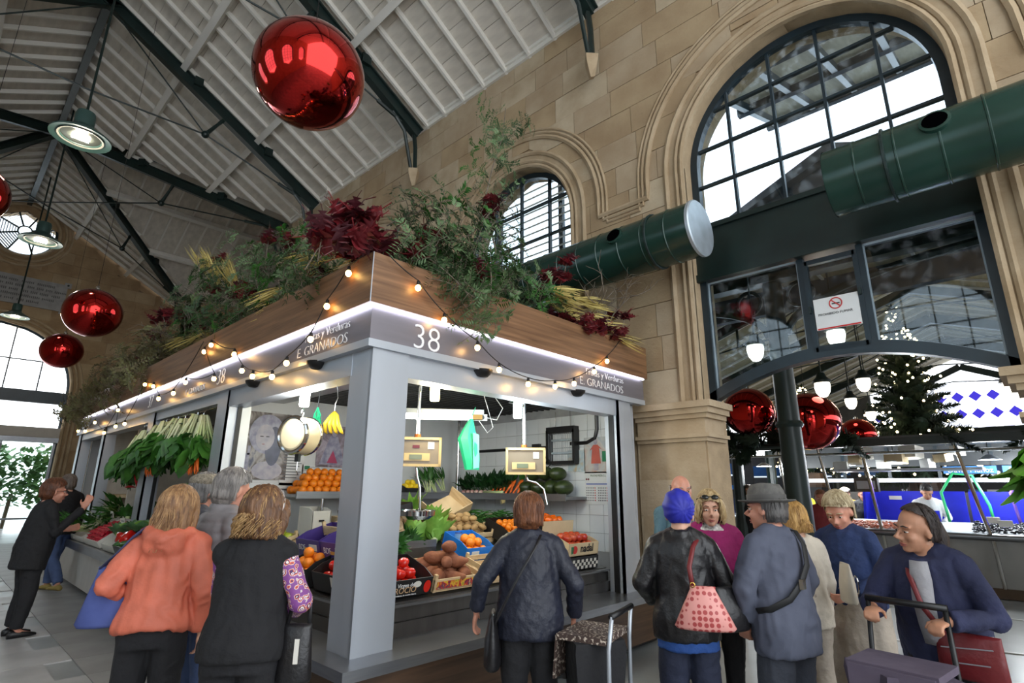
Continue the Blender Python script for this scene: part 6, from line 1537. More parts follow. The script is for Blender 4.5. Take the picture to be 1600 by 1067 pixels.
# far end wall: gable glass with blue and white lozenges, arched lights under it
we = MB(); we.bx(27.0, 27.2, -6, 9, 0, 2.7); we.bx(27, 27.2, -6, -1.6, 2.7, 7); we.bx(27, 27.2, 4.8, 9, 2.7, 7); wend = structure(we.build('wall_end', M('dim_plaster', (92, 90, 86), rough=.8)))
gw = structure(empty('window_20', (26.9, 1.65, 0))); m_wg = EM('milky_glowing_glass', (226, 232, 246), .75); m_bg = EM('cobalt_glowing_glass', (62, 52, 196), .7)  # panes emit light themselves, standing in for daylight behind the glass
for j in range(5):
    for i in range(11):
        y = -2.6 + i * .52 + (.26 if j % 2 else 0); z = 4.05 + j * .33
        if z > 6.0 - abs(y) * .42: continue
        mt = m_bg if j % 2 else m_wg; rr = .2 if j % 2 else .26
        MB().prism([(0, y + rr * math.cos(PI / 2 * k + 0), z + rr * math.sin(PI / 2 * k)) for k in range(4)] if j % 2 else [(0, y + rr * math.cos(PI / 4 * k + PI / 8), z + rr * .95 * math.sin(PI / 4 * k + PI / 8)) for k in range(8)], (.02, 0, 0)).build('lozenge_pane', mt, gw)
for y in np.arange(-2.8, 3, .93): MB().box((-.02, y, 3.3), (.06, .1, 1.1)).build('mullion', m_green, gw)
for y in np.arange(-2.33, 2.6, .93):
    MB().box((.02, y, 3.1), (.01, .8, .72)).build('pane', m_wg, gw); MB().box((-.01, y, 3.1), (.04, .03, .72)).build('glazing_bar', m_green, gw); MB().box((-.01, y, 3.2), (.04, .8, .03)).build('glazing_bar', m_green, gw)
MB().box((-.03, 0, 3.78), (.1, 6, .16)).build('transom', m_green, gw); MB().box((-.03, 0, 2.7), (.1, 6, .12)).build('transom', m_green, gw)
for s in (-1, 1): MB().beam((-.03, 0, 6.2), (-.03, s * 3.4, 4.7), .12, .24).build('gable_rafter', m_green, gw)
# side walls with stall fronts, glazed band above
for s, y in ((1, 9.6), (-1, -7.2)):
    w = MB(); w.bx(6.4, 27, y, y + s * .2, 0, 2.9); structure(w.build('wall_side', M('dim_plaster', (92, 90, 86))))
    for x in np.arange(7, 27, 1.4): structure(MB().bx(x, x + .08, y, y + .1, 2.9, 4.5).build('trim_30', m_green))
# rows of dark posts and lit stall backs behind the fish counter
for k, (x, y) in enumerate([(11.9, 4.7), (14.5, 4.9), (17.5, 4.2), (15.2, 6.8), (19.5, 2.9)]):
    MB().lathe([(.16, 0), (.13, .3), (.11, 2.6), (.15, 2.7)], 12).build('iron_post', m_green, None, loc=(x, y, 0), label='dark iron post of the fish hall ' + ('beside the fish counter', 'behind the fish counter', 'under the far baubles', 'by the side stalls', 'in front of the far stalls')[k], cat='post')
m_lit = EM('lit_stall_panel', (206, 220, 236), .8)
for k, (x, y, w, wh) in enumerate([(18.6, 1.2, 5.2, 'behind the blue fish panels'), (18.5, 6.2, 4.4, 'beyond the iron posts'), (16.2, 7.4, 2.4, 'along the side wall')]):
    sb = empty('stall_back', (x, y, 0), R(-90), label='dim market stall with lit counter and blue header ' + wh, cat='market stall', group='stalls at the back of the fish hall')
    MB().box((0, .6, 1.3), (w, .1, 2.6)).build('back_panel', M('stall_dark_panel', (48, 50, 54), rough=.6), sb); MB().box((0, -.3, .5), (w, .1, 1.0)).build('counter', m_steeld, sb)
    MB().box((0, -.35, 2.1), (w, .06, .3)).build('header', M('header_blue', (44, 96, 170), rough=.4), sb); MB().box((0, .1, 1.95), (w * .9, .1, .06)).build('lit_batten', m_lit, sb)
    r_ = random.Random(k)
    for q in range(14): MB().box((-w / 2 + w * (q + .5) / 14, .2, 1.1 + r_.uniform(0, .5)), (r_.uniform(.08, .25), .1, r_.uniform(.08, .3))).build('goods', [m_wcard, m_bluep, m_alu, m_ccard, m_tomato][q % 5], sb)
# ---- fish counter
m_psteel = M('pale_counter_steel', (176, 176, 174), rough=.4, metal=.35, var=.12, scale=2)
fc = empty('fish_counter', (11.3, .9, 0), label='long stainless fish counter with blue splash panels and canopy rails', cat='fish counter')
def Q(mb, n, m, smooth=False): return put(mb, n, m, fc, smooth)
for k in range(5):
    y0 = -3.4 + k * 1.25; Q(MB().prism([(11.28, y0 + .02, .12), (11.28, y0 + 1.05, .12), (11.16, y0 + 1.05, .82), (11.16, y0 + .02, .82)], (.03, 0, 0)), 'front_panel', m_psteel); Q(MB().prism([(11.26, y0 + 1.05, .12), (11.26, y0 + 1.25, .12), (11.12, y0 + 1.25, .82), (11.12, y0 + 1.05, .82)], (.03, 0, 0)), 'front_pilaster', m_steel)
Q(MB().bx(11.25, 11.6, -3.5, 2.9, 0, .14), 'plinth', M('wet_brown_kerb', (84, 66, 48), rough=.4))
Q(MB().tube([(11.1, -3.5, .86), (11.1, 2.85, .86)], .05, 10), 'bull_nose', m_steel, True); Q(MB().prism([(11.1, -3.5, .88), (11.1, 2.85, .88), (12.1, 2.85, 1.02), (12.1, -3.5, 1.02)], (0, 0, -.03)), 'ice_bed', M('crushed_ice', (214, 220, 226), rough=.5, bump=.6, bscale=60))
for k in range(4):
    y0 = 2.9 + k * .9; Q(MB().bx(12.0, 12.05, y0, y0 + .86, .12, .95), 'front_panel', m_psteel)
Q(MB().bx(12.0, 12.8, 2.9, 6.5, .95, .98), 'ice_bed', M('crushed_ice', (214, 220, 226))); Q(MB().bx(12.02, 12.4, 2.9, 6.5, 0, .13), 'plinth', M('wet_brown_kerb', (84, 66, 48)))
m_blue = M('royal_blue_panel', (36, 44, 200), rough=.3, var=.08)
for k in range(4): Q(MB().bx(12.95, 13.0, -3.4 + k * 1.5, -1.95 + k * 1.5, .9, 1.52), 'blue_panel', m_blue)
Q(MB().prism([(12.3, 2.55, .95), (12.95, 2.55, .95), (12.95, 2.55, 1.52), (12.5, 2.55, 1.5)], (0, .04, 0)), 'blue_panel', m_blue)
Q(MB().bx(12.93, 12.95, 2.05, 2.25, 1.36, 1.43), 'panel_label', m_wcard)
Q(MB().bx(10.85, 10.97, -4, 5.6, 2.24, 2.36), 'canopy_beam', m_green); Q(MB().tube([(10.95, -4, 2.13), (10.95, 5.4, 2.13)], .025, 8), 'canopy_rail', m_chrome, True); Q(MB().bx(10.95, 13.2, -4, 2.9, 2.36, 2.40), 'canopy_top', M('smoked_sheet', (58, 62, 64), rough=.4))
for k, (y, dy) in enumerate(((2.72, .15), (2.1, .1), (.72, .22), (-1.0, .1), (3.5, .05))): Q(MB().tube([(10.98, y + dy, 2.24), (11.12, y, .8), (11.16, y - .02, .15)], .028, 8), 'canopy_post', m_chrome, True)
for s, b, y0, w in ((1, 'David Muñoz', 1.42, .78), (1, 'Alon', .52, .62)):
    q = Q(MB().bx(14.1, 14.14, y0 - w, y0 + .04, 1.86, 2.0), 'name_board', M('sign_blue', (52, 120, 186), rough=.4)); text_mesh('name_text', b, .13, m_let, fc, Vector((14.09, y0 - .03, 1.885)) - fc.location, (0, -1, 0), ext=.003)
Q(MB().bx(14.15, 14.3, -4, 4, 1.7, 1.78), 'back_rail', m_alu); Q(MB().bx(14.2, 14.25, -4, 4, 2.02, 2.6), 'back_glazing', M('smoked_sheet', (58, 62, 64)))
for k in range(9): Q(MB().bx(14.16, 14.2, -3.6 + k * .85, -3.54 + k * .85, 1.78, 2.6), 'back_mullion', m_greenb)
Q(MB().bx(14.2, 14.9, -4, 3.4, 0, 1.5), 'back_counter', m_steeld)
lb = EM('fish_lamp', (255, 255, 250), 14)
for k, (x, y) in enumerate(((11.9, 1.9), (13.4, .2), (12.2, -1.2), (13.0, 2.9), (12.6, 4.4), (11.9, .6))):
    f = empty('shade_lamp', (x, y, 2.02), label='white disc lamp lit over the fish counter ' + ('above the fishmonger', 'by the name boards', 'over the prawns', 'by the blue end panel', 'over the side counter', 'over the mussels')[k], cat='lamp', group='disc lamps over the fish'); MB().lathe([(0, .08), (.04, .08), (.16, .0), (.15, -.005)], 18).build('shade', m_alu, f, smooth=True); MB().lathe([(0, .0), (.13, .002)], 18).build('glow', lb, f); MB().tube([(0, 0, .08), (0, 0, .36)], .006, 5).build('cord', m_black, f)
    ld = bpy.data.lights.new('fish_light', 'POINT'); ld.energy = 60; ld.color = (.92, .97, 1); ld.shadow_soft_size = .12; lo = bpy.data.objects.new('fish_light', ld); COL.objects.link(lo); lo.parent = f; lo.location = (0, 0, -.1)
# catch on ice: piles of small shellfish and single fish, price tags
r8 = random.Random(31)
def heap(y0, y1, x0, x1, m_, n, sz, name, label):
    mb = MB()
    for k in range(n):
        x, y = r8.uniform(x0, x1), r8.uniform(y0, y1); mb.ell((x, y, .90 + (x - 11.1) * .14 + r8.uniform(0, .04)), (sz, sz * .55, sz * .45), 6, 4, Matrix.Rotation(r8.uniform(0, 3), 3, 'Z'))
    o = mb.build(name, m_, None, smooth='all', label=label, cat=name.replace('_', ' '), kind='stuff')
heap(-.3, .95, 11.2, 11.95, M('mussel_shell', (26, 28, 38), rough=.25, var=.3, scale=20), 420, .032, 'mussels', 'heap of black mussels on the ice bed')
heap(1.75, 2.75, 11.2, 11.7, M('pink_prawn', (226, 150, 120), rough=.4, rgb2=(206, 120, 96), scale=20), 360, .03, 'prawns', 'heap of small pink prawns on the ice bed'); heap(-1.6, -.5, 11.2, 11.6, M('orange_prawn', (236, 130, 84), rough=.4, var=.15, scale=20), 260, .035, 'langoustines', 'heap of orange langoustines on the ice bed')
heap(-2.6, -1.7, 11.2, 11.9, M('clam_shell', (186, 170, 146), rough=.5, var=.2, scale=20), 260, .03, 'clams', 'heap of pale clams on the ice bed')
fish_me = MB().tube([(-.16, 0, 0), (-.12, 0, 0), (0, 0, 0), (.1, 0, 0), (.13, 0, 0), (.18, 0, 0)], [.004, .03, .04, .018, .01, .03], 8, flat=.5).mesh('silver_fish', M('silver_fish_skin', (150, 158, 166), rough=.2, metal=.4, rgb2=(96, 104, 116), scale=8), 'all')
for k in range(26): link('silver_fish', fish_me, None, (12.1 + r8.uniform(0, .6), 3.0 + r8.uniform(0, 3), 1.01), (0, 0, r8.uniform(0, 6)), 1, label='silver fish laid on the side ice bed', cat='fish', group='silver fish on the side bed')
for k, (x, y) in enumerate(((11.35, .55), (11.3, .25), (11.4, -.2), (11.3, -.8), (11.5, -.5), (11.5, -1.3), (11.6, .7), (11.55, -.95))):
    o = MB().box((0, 0, 0), (.006, .17, .11)).build('price_tag', m_wcard, None, loc=(x, y, 1.02 + (x - 11.1) * .14), label='white price tag standing in the shellfish on the ice bed', cat='price tag', group='price tags on the fish counter'); o.rotation_euler = (0, R(-35), r8.uniform(-.3, .3))
for k, (y, rgb) in enumerate(((1.25, (60, 190, 120)), (.35, (126, 90, 190)))):
    MB().tube([(12.2, y + .05, .95), (12.2, y + .1, 1.5), (12.25, y - .1, 1.82), (12.3, y - .35, 1.78), (12.3, y - .5, 1.3), (12.3, y - .52, 1.0)], .022, 8).build('water_hose', M('hose_%d' % k, rgb, rough=.3), None, smooth='all', label=('green' if k == 0 else 'purple') + ' curved water hose standing over the fish counter', cat='hose')
m_wb = M('white_goods', (206, 208, 206), rough=.5)
for k in range(9):
    MB().box((0, 0, 0), (.25, r8.uniform(.12, .3), r8.uniform(.1, .22))).build('packing_box', [m_wb, m_ccard, m_wcard][k % 3], None, loc=(11.9 + .1 * (k % 2), 2.75 - k * .22, 1.98 + .1 * (k % 3)), label='pale packing box stored on the fish counter canopy shelf', cat='box', group='boxes stored over the fish counter').rotation_euler = (0, r8.uniform(-.2, .2), r8.uniform(-.4, .4))
Q(MB().bx(11.7, 12.3, .7, 2.9, 1.86, 1.9), 'canopy_shelf', m_alu)
ws = empty('weighing_scale', (11.75, 2.35, 1.62), label='grey boxy weighing scale hanging over the fish counter', cat='scale'); MB().box((0, 0, 0), (.16, .36, .24)).build('case', m_steeld, ws); MB().box((-.085, 0, .0), (.01, .28, .14)).build('dial_plate', m_alu, ws); MB().tube([(0, 0, .12), (0, 0, .26)], .015, 6).build('hanger', m_chrome, ws)
# ---- pendant lamps of the fish hall
for k, (x, y, z, wh) in enumerate([(7.2, 2.46, 3.28, 'beside the ringed column bracket'), (8.86, 2.14, 2.98, 'beyond the ringed column'), (10.4, 1.9, 3.24, 'in front of the lit tree'), (12.6, 2.57, 3.25, 'over the fish counter end'), (15.3, 2.75, 3.28, 'behind the fish counter'), (8.1, .07, 2.62, 'next to the pier of the arch'), (7.6, 1.6, 3.4, 'behind the casement')]):
    p = empty('glass_pendant', (x, y, z), label='acorn shaped lit glass pendant lamp ' + wh, cat='lamp', group='acorn pendant lamps of the fish hall'); MB().lathe([(0, .22), (.05, .21), (.07, .15), (.12, .1), (.125, .06), (.1, .055)], 18).build('cap', m_green, p, smooth=35); MB().lathe([(.1, .06), (.105, .0), (.09, -.08), (.05, -.14), (0, -.155)], 18).build('glass_bowl', EM('acorn_glow', (255, 244, 222), 5), p, smooth='all'); MB().tube([(0, 0, .2), (0, 0, (4.3 if abs(x - 7.5) < .12 else 4.74 if x < 9.4 else RZ2 - abs(y - RY) * .363 - .02) - z)], .012, 6).build('stem', m_green, p)
# ---- baubles and fir garland over the canopy
bauble((9.2, 3.36, 2.76), .40, 'glossy red bauble resting on the fir garland beside the stone pier', None, 'red baubles in the fish hall'); bauble((9.05, 2.44, 2.52), .44, 'glossy red bauble hanging right behind the ringed column', 4.74, 'red baubles in the fish hall'); bauble((13.0, 2.62, 2.62), .34, 'glossy red bauble low over the fish counter canopy', 6.2, 'red baubles in the fish hall'); bauble((12.8, 4.1, 2.95), .3, 'small red bauble peeking out beyond the ringed column', 5.65, 'red baubles in the fish hall')
m_firn = M('fir_needle', (34, 58, 38), rough=.7, rgb2=(22, 40, 26), scale=12)
def fir_b(seed, L=.5, n=240):
    r_ = random.Random(seed); mb = MB()
    for k in range(n):
        t = r_.random(); a = r_.uniform(0, 6.28); c = Vector((0, 0, L * t)); w = .16 * (1 - t * .75); d = Vector((math.cos(a), math.sin(a), .55)).normalized(); e = c + d * w * r_.uniform(.7, 1.1); s = d.cross(Vector((0, 0, 1))).normalized() * .012; mb.add([c - s, c + s, e + s * .4, e - s * .4], [(0, 1, 2, 3)])
    return mb.mesh('needles', m_firn, fix=False)
FIR = [fir_b(s) for s in range(4)]
for k in range(34):
    y = 2.7 + 2.6 * r8.random() if k < 24 else r8.uniform(-2, 2.6); x = 9.3 + r8.uniform(-.3, .5) if k < 24 else 10.9
    o = link('fir_bough', FIR[k % 4], None, (x, y, (2.05 + .5 * r8.random()) if k < 24 else 2.4), aim((r8.uniform(-.8, .3), r8.uniform(-.6, .6), r8.uniform(-.5, .6)), k), 1.15, label='dark fir bough in the garland over the canopy ' + ('beside the pier' if k < 24 else 'of the fish counter'), cat='fir bough', group='fir boughs in the fish hall')
Q(MB().tube([(9.4, 2.6, 2.2), (9.4, 5.6, 2.2)], .04, 8), 'garland_rail', m_green, True)
# ---- Christmas trees with tiny lights
def xmas(loc, H, Rb, nb, label, nl):
    root = empty('christmas_tree', loc, label=label, cat='christmas tree', group='lit christmas trees of the fish hall'); MB().tube([(0, 0, 0), (0, 0, H)], [.09, .015], 8).build('trunk', m_bark, root); MB().lathe([(.35, 0), (.3, .35), (0, .36)], 14).build('tub', m_woodd, root); mb = MB(); r_ = random.Random(int(H * 10)); me = FIR
    src = [(list(m.vertices), m) for m in me]; V0 = [[Vector(v.co) for v in m.vertices] for m in me]; F0 = [[tuple(p.vertices) for p in m.polygons] for m in me]
    for k in range(nb):
        t = (k / nb) ** .8; z = .3 + (H - .3) * t; rr = Rb * (1 - t) + .06; a = k * 2.4; d = Vector((math.cos(a), math.sin(a), -.15 + .9 * t)).normalized(); q = aim(d, k); s = max(.35, rr / .5); j = k % 4; o = Vector((0, 0, z)) + d * rr * .12
        mb.add([o + q @ (v * Vector((1, 1, 1)) * min(s, 2.4)) for v in V0[j][::1]], F0[j])
    P(mb.build('branches', m_firn, root, fix=False), kind='stuff')
    for k in range(nl):
        t = r_.random() ** 1.3; z = .35 + (H - .4) * t; rr = (Rb * (1 - t) + .1) * r_.uniform(.8, 1.1); a = r_.uniform(0, 6.28); link('fairy_light', FL, root, (rr * math.cos(a), rr * math.sin(a), z))
FL = MB().ell((0, 0, 0), .028, 6, 4).mesh('fairy_light', EM('fairy_glow', (255, 226, 170), 9))
xmas((16.0, 2.05, 1.5), 4.5, 1.2, 130, 'tall christmas tree with warm fairy lights behind the fish counter', 230)
xmas((15.6, 4.3, 1.6), 2.6, .7, 70, 'smaller christmas tree with fairy lights near the far bauble', 70)
MB().bx(15.3, 16.6, 1.4, 2.7, 0, 1.5).build('tree_stand', M('stall_dark_panel', (48, 50, 54)), None, label='dark boxed stand carrying the tall christmas tree', cat='stand'); MB().bx(15.2, 16.0, 4.0, 4.6, 0, 1.6).build('tree_stand', M('stall_dark_panel', (48, 50, 54)), None, label='dark boxed stand carrying the smaller christmas tree', cat='stand')

# ================================================================ people
def skin_mat(name, rgb): return M(name, rgb, rough=.5, rgb2=tuple(int(v * .9) for v in rgb), scale=14, sub=.12, bump=.04, bscale=90)
sk_a = skin_mat('fair_skin', (214, 164, 138)); sk_b = skin_mat('tan_skin', (196, 142, 112)); sk_c = skin_mat('ruddy_skin', (208, 146, 122))
def cloth(name, rgb, rgb2=None, rough=.85, bump=.55, bs=17, sc=6): return M(name, rgb, rough=rough, rgb2=rgb2 or tuple(int(v * .86) for v in rgb), scale=sc, bump=bump, bscale=bs)
def hair_mat(name, a, b): return M(name, a, rough=.42, rgb2=b, scale=16, stretch=(3.2, 3.2, .45), detail=6, bump=.35, bscale=50)
m_eye = M('eye_white', (226, 220, 212), rough=.2); m_iris = M('dark_iris', (50, 34, 24), rough=.15); m_lip = M('lip_rose', (166, 92, 84), rough=.4)

def fold_fn(amp, quilt=None, seed=0):
    def f(co):
        out = np.empty(len(co))
        for i, (x, y, z) in enumerate(co):
            n1 = noise.noise(Vector((x * 6 + seed, y * 6, z * 4.2))); n2 = noise.noise(Vector((x * 15, y * 15 + seed, z * 9 + n1 * 2)))
            out[i] = amp * (n1 * 1.0 + (.5 - abs(n2)) * 1.1)
        if quilt == 'puffer': out += .011 * np.abs(np.sin(co[:, 2] * PI / .062)) ** .6 - .006
        elif quilt == 'diamond':
            u = (co[:, 0] * 1.2 + co[:, 2]) / .075; v = (co[:, 0] * 1.2 - co[:, 2]) / .075; out += .004 * np.minimum(np.abs(np.sin(u * PI)), np.abs(np.sin(v * PI))) ** .5
        return out
    return f

def limb(mb, pts, rad, n=14):
    mb.tube(pts, rad, n)
    for p, r_ in list(zip(pts, rad))[1:-1]: mb.ell(p, r_ * 1.0, 12, 8)

def hand(mb, w, d, nrm, side, curl=.35, spread=.16):
    """palm, four unequal jointed fingers and a thumb; w wrist, d pointing direction, nrm palm normal"""
    d = Vector(d).normalized(); nrm = Vector(nrm); nrm = (nrm - d * nrm.dot(d)).normalized(); s = d.cross(nrm) * side
    m = Matrix((s, nrm, d)).transposed()
    mb.ell(Vector(w) + d * .05, (.041, .017, .056), 12, 8, m); mb.ell(Vector(w) + d * .005, (.028, .021, .03), 10, 6, m)
    for k, (o, L) in enumerate(((.030, .070), (.010, .080), (-.011, .074), (-.030, .058))):
        p = Vector(w) + d * .092 + s * o; dd = (d + s * (o * spread / .03)).normalized(); pts = [p - dd * .02]; c = 0
        for q, f in enumerate((.45, .32, .23)):
            pts.append(p.copy()); c += curl * (1.0 + .3 * q); dq = (dd * math.cos(c) + nrm * math.sin(c)); p = p + dq * L * f
        pts.append(p); mb.tube(pts, [.0105, .0105, .010, .0095, .008], 8); mb.ell(p, .008, 8, 6)
    p = Vector(w) + d * .03 + s * .036; t1 = (d * .7 + s * .75 + nrm * .25).normalized(); t2 = (d * .95 + s * .2 + nrm * (.2 + curl * .6)).normalized()
    mb.tube([p - t1 * .02, p, p + t1 * .035, p + t1 * .035 + t2 * .032], [.014, .014, .0115, .009], 8); mb.ell(p + t1 * .035 + t2 * .032, .009, 8, 6)

def person(label, loc, face, H=1.55, skin=sk_a, sh=.165, stout=1.0, lean=0, head=(0, 0), arms=None, legs=None, top=None, inner=None, bottom=None, shoes=None,
           hair=None, face_on=True, group=None, vox=.0095, name='person', hands=None, glasses=None, stride=0.0, nose=1.0, brow=None):
    root = empty(name, (loc[0], loc[1], 0), R(face - 90), label=label, cat='person', group=group); S = H / 1.70; root.scale = (S, S, S)
    hp = Vector((0, 0, .93)); ML = Matrix.Translation(hp) @ Matrix.Rotation(R(-lean), 4, 'X') @ Matrix.Translation(-hp)
    TL = lambda p: ML @ Vector(p)
    arms = arms or {}
    A = {}
    for sd, s in (('R', 1), ('L', -1)):
        e, w = arms.get(sd, ((s * (sh + .055), -.02, 1.10), (s * (sh + .06), .06, .87)))
        A[sd] = (TL((s * sh, -.005, 1.355)), Vector(e) if sd in arms else TL(e), Vector(w) if sd in arms else TL(w))
    lg = legs or {'R': ((.10, .02 + stride, .49), (.10, -.02 + stride * 1.4, .085)), 'L': ((-.10, .02 - stride * .4, .49), (-.10, -.02 - stride * 1.6, .085 + abs(stride) * .25))}
    b = stout
    TR_ = [(.80, .150 * b, .105 * b), (.92, .160 * b, .118 * b), (1.06, .134 * b ** 1.5, .106 * b ** 1.5), (1.20, .142 * b, .110 * b), (1.31, .150, .102), (1.385, .128, .080), (1.43, .064, .058)]
    def torso(mb, t, z0, z1=1.43, flare=0.0):
        rg = []
        zs = [z0] + [z for z, _, _ in TR_ if z0 < z < z1] + [z1]
        for z in zs:
            for (za, xa, ya), (zb, xb, yb) in zip(TR_[:-1], TR_[1:]):
                if za <= z <= zb or (z < TR_[0][0] and za == TR_[0][0]):
                    f = max(0, min(1, (z - za) / (zb - za))); rx, ry = xa + (xb - xa) * f, ya + (yb - ya) * f; break
            k = 1 + flare * max(0, (1.0 - z)) ; rx = rx * k + t; ry = ry * k + t
            c = TL((0, .012 * (1 if 1.0 < z < 1.3 else 0), z)); rg.append((c, ML.to_3x3() @ Vector((rx, 0, 0)), ML.to_3x3() @ Vector((0, ry, 0))))
        mb.loft(rg, 24)
    # ---- body: one skin
    hc = TL((0, .020, 1.556)); HM = (ML.to_3x3() @ Matrix.Rotation(R(head[0]), 3, 'Z') @ Matrix.Rotation(R(head[1]), 3, 'X')) * 1.09; hx = lambda p: hc + HM @ Vector(p)
    mb = MB(); torso(mb, -.012, .82)
    mb.tube([TL((0, -.012, 1.40)), hx((0, -.02, -.06))], [.066, .056], 14)
    mb.ell(hx((0, -.012, .025)), (.076, .096, .098), 20, 14, HM); mb.ell(hx((0, .03, -.045)), (.060, .066, .078), 16, 12, HM); mb.ell(hx((0, .068, -.098)), (.028, .024, .022), 12, 8, HM)
    mb.tube([hx((0, .088, .018)), hx((0, .103 + .006 * nose, -.012)), hx((0, .112 + .012 * nose, -.033))], [.008, .010, .015], 8); mb.ell(hx((0, .106, -.038)), (.019, .012, .009), 10, 6, HM)
    for s in (-1, 1):
        mb.ell(hx((s * .033, .080, .024)), (.03, .016, .009), 10, 6, HM); mb.ell(hx((s * .036, .064, -.034)), (.026, .028, .026), 10, 6, HM); mb.ell(hx((s * .079, -.008, -.012)), (.010, .021, .033), 10, 8, HM)
    mb.ell(hx((0, .090, -.066)), (.024, .010, .012), 10, 6, HM)
    for sd, s in (('R', 1), ('L', -1)):
        p, e, w = A[sd]; limb(mb, [p, e, w], [.046, .038, .029]); mb.ell(p, .048, 12, 8)
        hd = (hands or {}).get(sd, {}); d = hd.get('d', (w - e).normalized()); nr = hd.get('n', HM @ Vector((-s, .1, 0)) if abs(Vector(d).normalized().x) < .8 else Vector((0, 0, -1)))
        hand(mb, w, d, nr, s if hd.get('flip') is None else -s, hd.get('curl', .35))
        k, a = lg[sd]; limb(mb, [(s * .085, 0, .90), k, a], [.078 * b, .055, .036]); mb.tube([Vector(a), Vector(a) + Vector((0, .05, -.045)), Vector(a) + Vector((0, .13, -.06))], [.036, .034, .024], 10)
    body = remeshed(mb, 'body', skin, vox, 3, root)
    if face_on:
        for s in (-1, 1):
            ey = MB().ell(hx((s * .031, .0835, .001)), (.0125, .009, .0062), 12, 8, HM).build('eye', m_eye, root, smooth='all'); MB().ell(hx((s * .031, .0915, .000)), (.0056, .003, .0056), 10, 6, HM).build('iris', m_iris, ey, smooth='all')
            MB().tube([hx((s * .014, .097, .027)), hx((s * .033, .097, .033)), hx((s * .052, .083, .026))], [.0035, .0045, .002], 6).build('eyebrow', brow or (hair or {}).get('mat', m_iris), root, smooth='all')
            MB().tube([hx((s * .017, .090, .007)), hx((s * .031, .0945, .0105)), hx((s * .046, .084, .006))], .0026, 5).build('eyelid', skin, root, smooth='all')
        MB().tube([hx((-.024, .089, -.068)), hx((-.008, .1015, -.064)), hx((0, .1015, -.066)), hx((.008, .1015, -.064)), hx((.024, .089, -.068))], [.002, .005, .0045, .005, .002], 6).build('lips', m_lip, root, smooth='all')
        MB().tube([hx((-.020, .091, -.075)), hx((0, .1015, -.076)), hx((.020, .091, -.075))], [.002, .006, .002], 6).build('lips', m_lip, root, smooth='all')
    if glasses:
        g = MB()
        for s in (-1, 1):
            g.tube([hx((s * (.033 + .024 * math.cos(a)), .104, .0 + .017 * math.sin(a))) for a in [2 * PI * k / 14 for k in range(15)]], .0022, 5); g.tube([hx((s * .057, .102, .006)), hx((s * .083, .03, .008)), hx((s * .083, -.01, .002))], .0022, 5)
        g.tube([hx((-.010, .106, .004)), hx((.010, .106, .004))], .0022, 5); g.build('glasses', m_black, root)
    # ---- lower clothes
    if bottom:
        mb = MB(); typ = bottom.get('type', 'trousers')
        if typ == 'skirt':
            zt_, zh = 1.04, bottom.get('hem', .25); mb.loft([((0, 0, zt_), (.15 * b, 0, 0), (0, .125 * b, 0)), ((0, 0, .88), (.185 * b, 0, 0), (0, .150 * b, 0)), ((0, .01, .5), (.20 * b, 0, 0), (0, .17 * b, 0)), ((0, .01, zh), (.225 * b, 0, 0), (0, .20 * b, 0))], 28)
        else:
            mb.loft([((0, 0, 1.05), (.142 * b ** 1.3, 0, 0), (0, .116 * b ** 1.3, 0)), ((0, 0, .92), (.172 * b, 0, 0), (0, .130 * b, 0)), ((0, -.005, .80), (.172 * b, 0, 0), (0, .122 * b, 0))], 24); wd = bottom.get('wide', 1.0)
            for sd, s in (('R', 1), ('L', -1)):
                k, a = lg[sd]; limb(mb, [(s * .086, 0, .88), k, (Vector(a) + Vector((0, .0, .01)))], [.098 * b, .072 * wd * (1 + (b - 1) * .5), .062 * wd])
        remeshed(mb, 'skirt' if typ == 'skirt' else 'trousers', bottom['mat'], .014, 3, root, fold_fn(.010, seed=3))
    for sd in ('R', 'L'):
        k, a = lg[sd]; a = Vector(a); tz = a.z - .085
        mb = MB(); mb.loft([(a + Vector((0, -.065, -.055)), (.030, 0, 0), (0, 0, .030)), (a + Vector((0, -.03, -.045)), (.038, 0, 0), (0, 0, .042)), (a + Vector((0, .05, -.05)), (.043, 0, 0), (0, 0, .036)), (a + Vector((0, .13, -.062)), (.045, 0, 0), (0, 0, .024)), (a + Vector((0, .185, -.068)), (.026, 0, 0), (0, 0, .014))], 14)
        o = mb.build('shoe', shoes or m_black, root, smooth='all')
    # ---- upper clothes
    def upper(g, nm, t):
        mb = MB(); torso(mb, t, g.get('hem', .78), g.get('neck', 1.425), g.get('flare', .12))
        for s in (-1, 1):
            mb.ell(TL((s * sh, -.005, 1.350)), .050 + t * .55, 14, 10); mb.tube([TL((s * .03, -.012, 1.415)), TL((s * sh * .95, -.008, 1.362))], [.050 + t * .4, .044 + t * .5], 12)
        if g.get('sleeve', 'long') != 'none':
            for sd in ('R', 'L'):
                p, e, w = A[sd]; k = g.get('loose', 1.0); 
                if g.get('sleeve') == 'elbow': limb(mb, [p, e + (p - e) * .1], [.052 + t * .55, (.050 + t * .5) * k])
                else: limb(mb, [p, e, w + (e - w).normalized() * g.get('cuff', .02)], [.052 + t * .5, (.044 + t * .45) * (1 + (k - 1) * .6), (.036 + t * .4) * k])
        if g.get('collar'):
            hgt = g['collar']; mb.loft([(TL((0, -.008, 1.39)), ML.to_3x3() @ Vector((.096, 0, 0)), ML.to_3x3() @ Vector((0, .090, 0))), (TL((0, -.012, 1.435 + hgt)), ML.to_3x3() @ Vector((.083, 0, 0)), ML.to_3x3() @ Vector((0, .080, 0)))], 20)
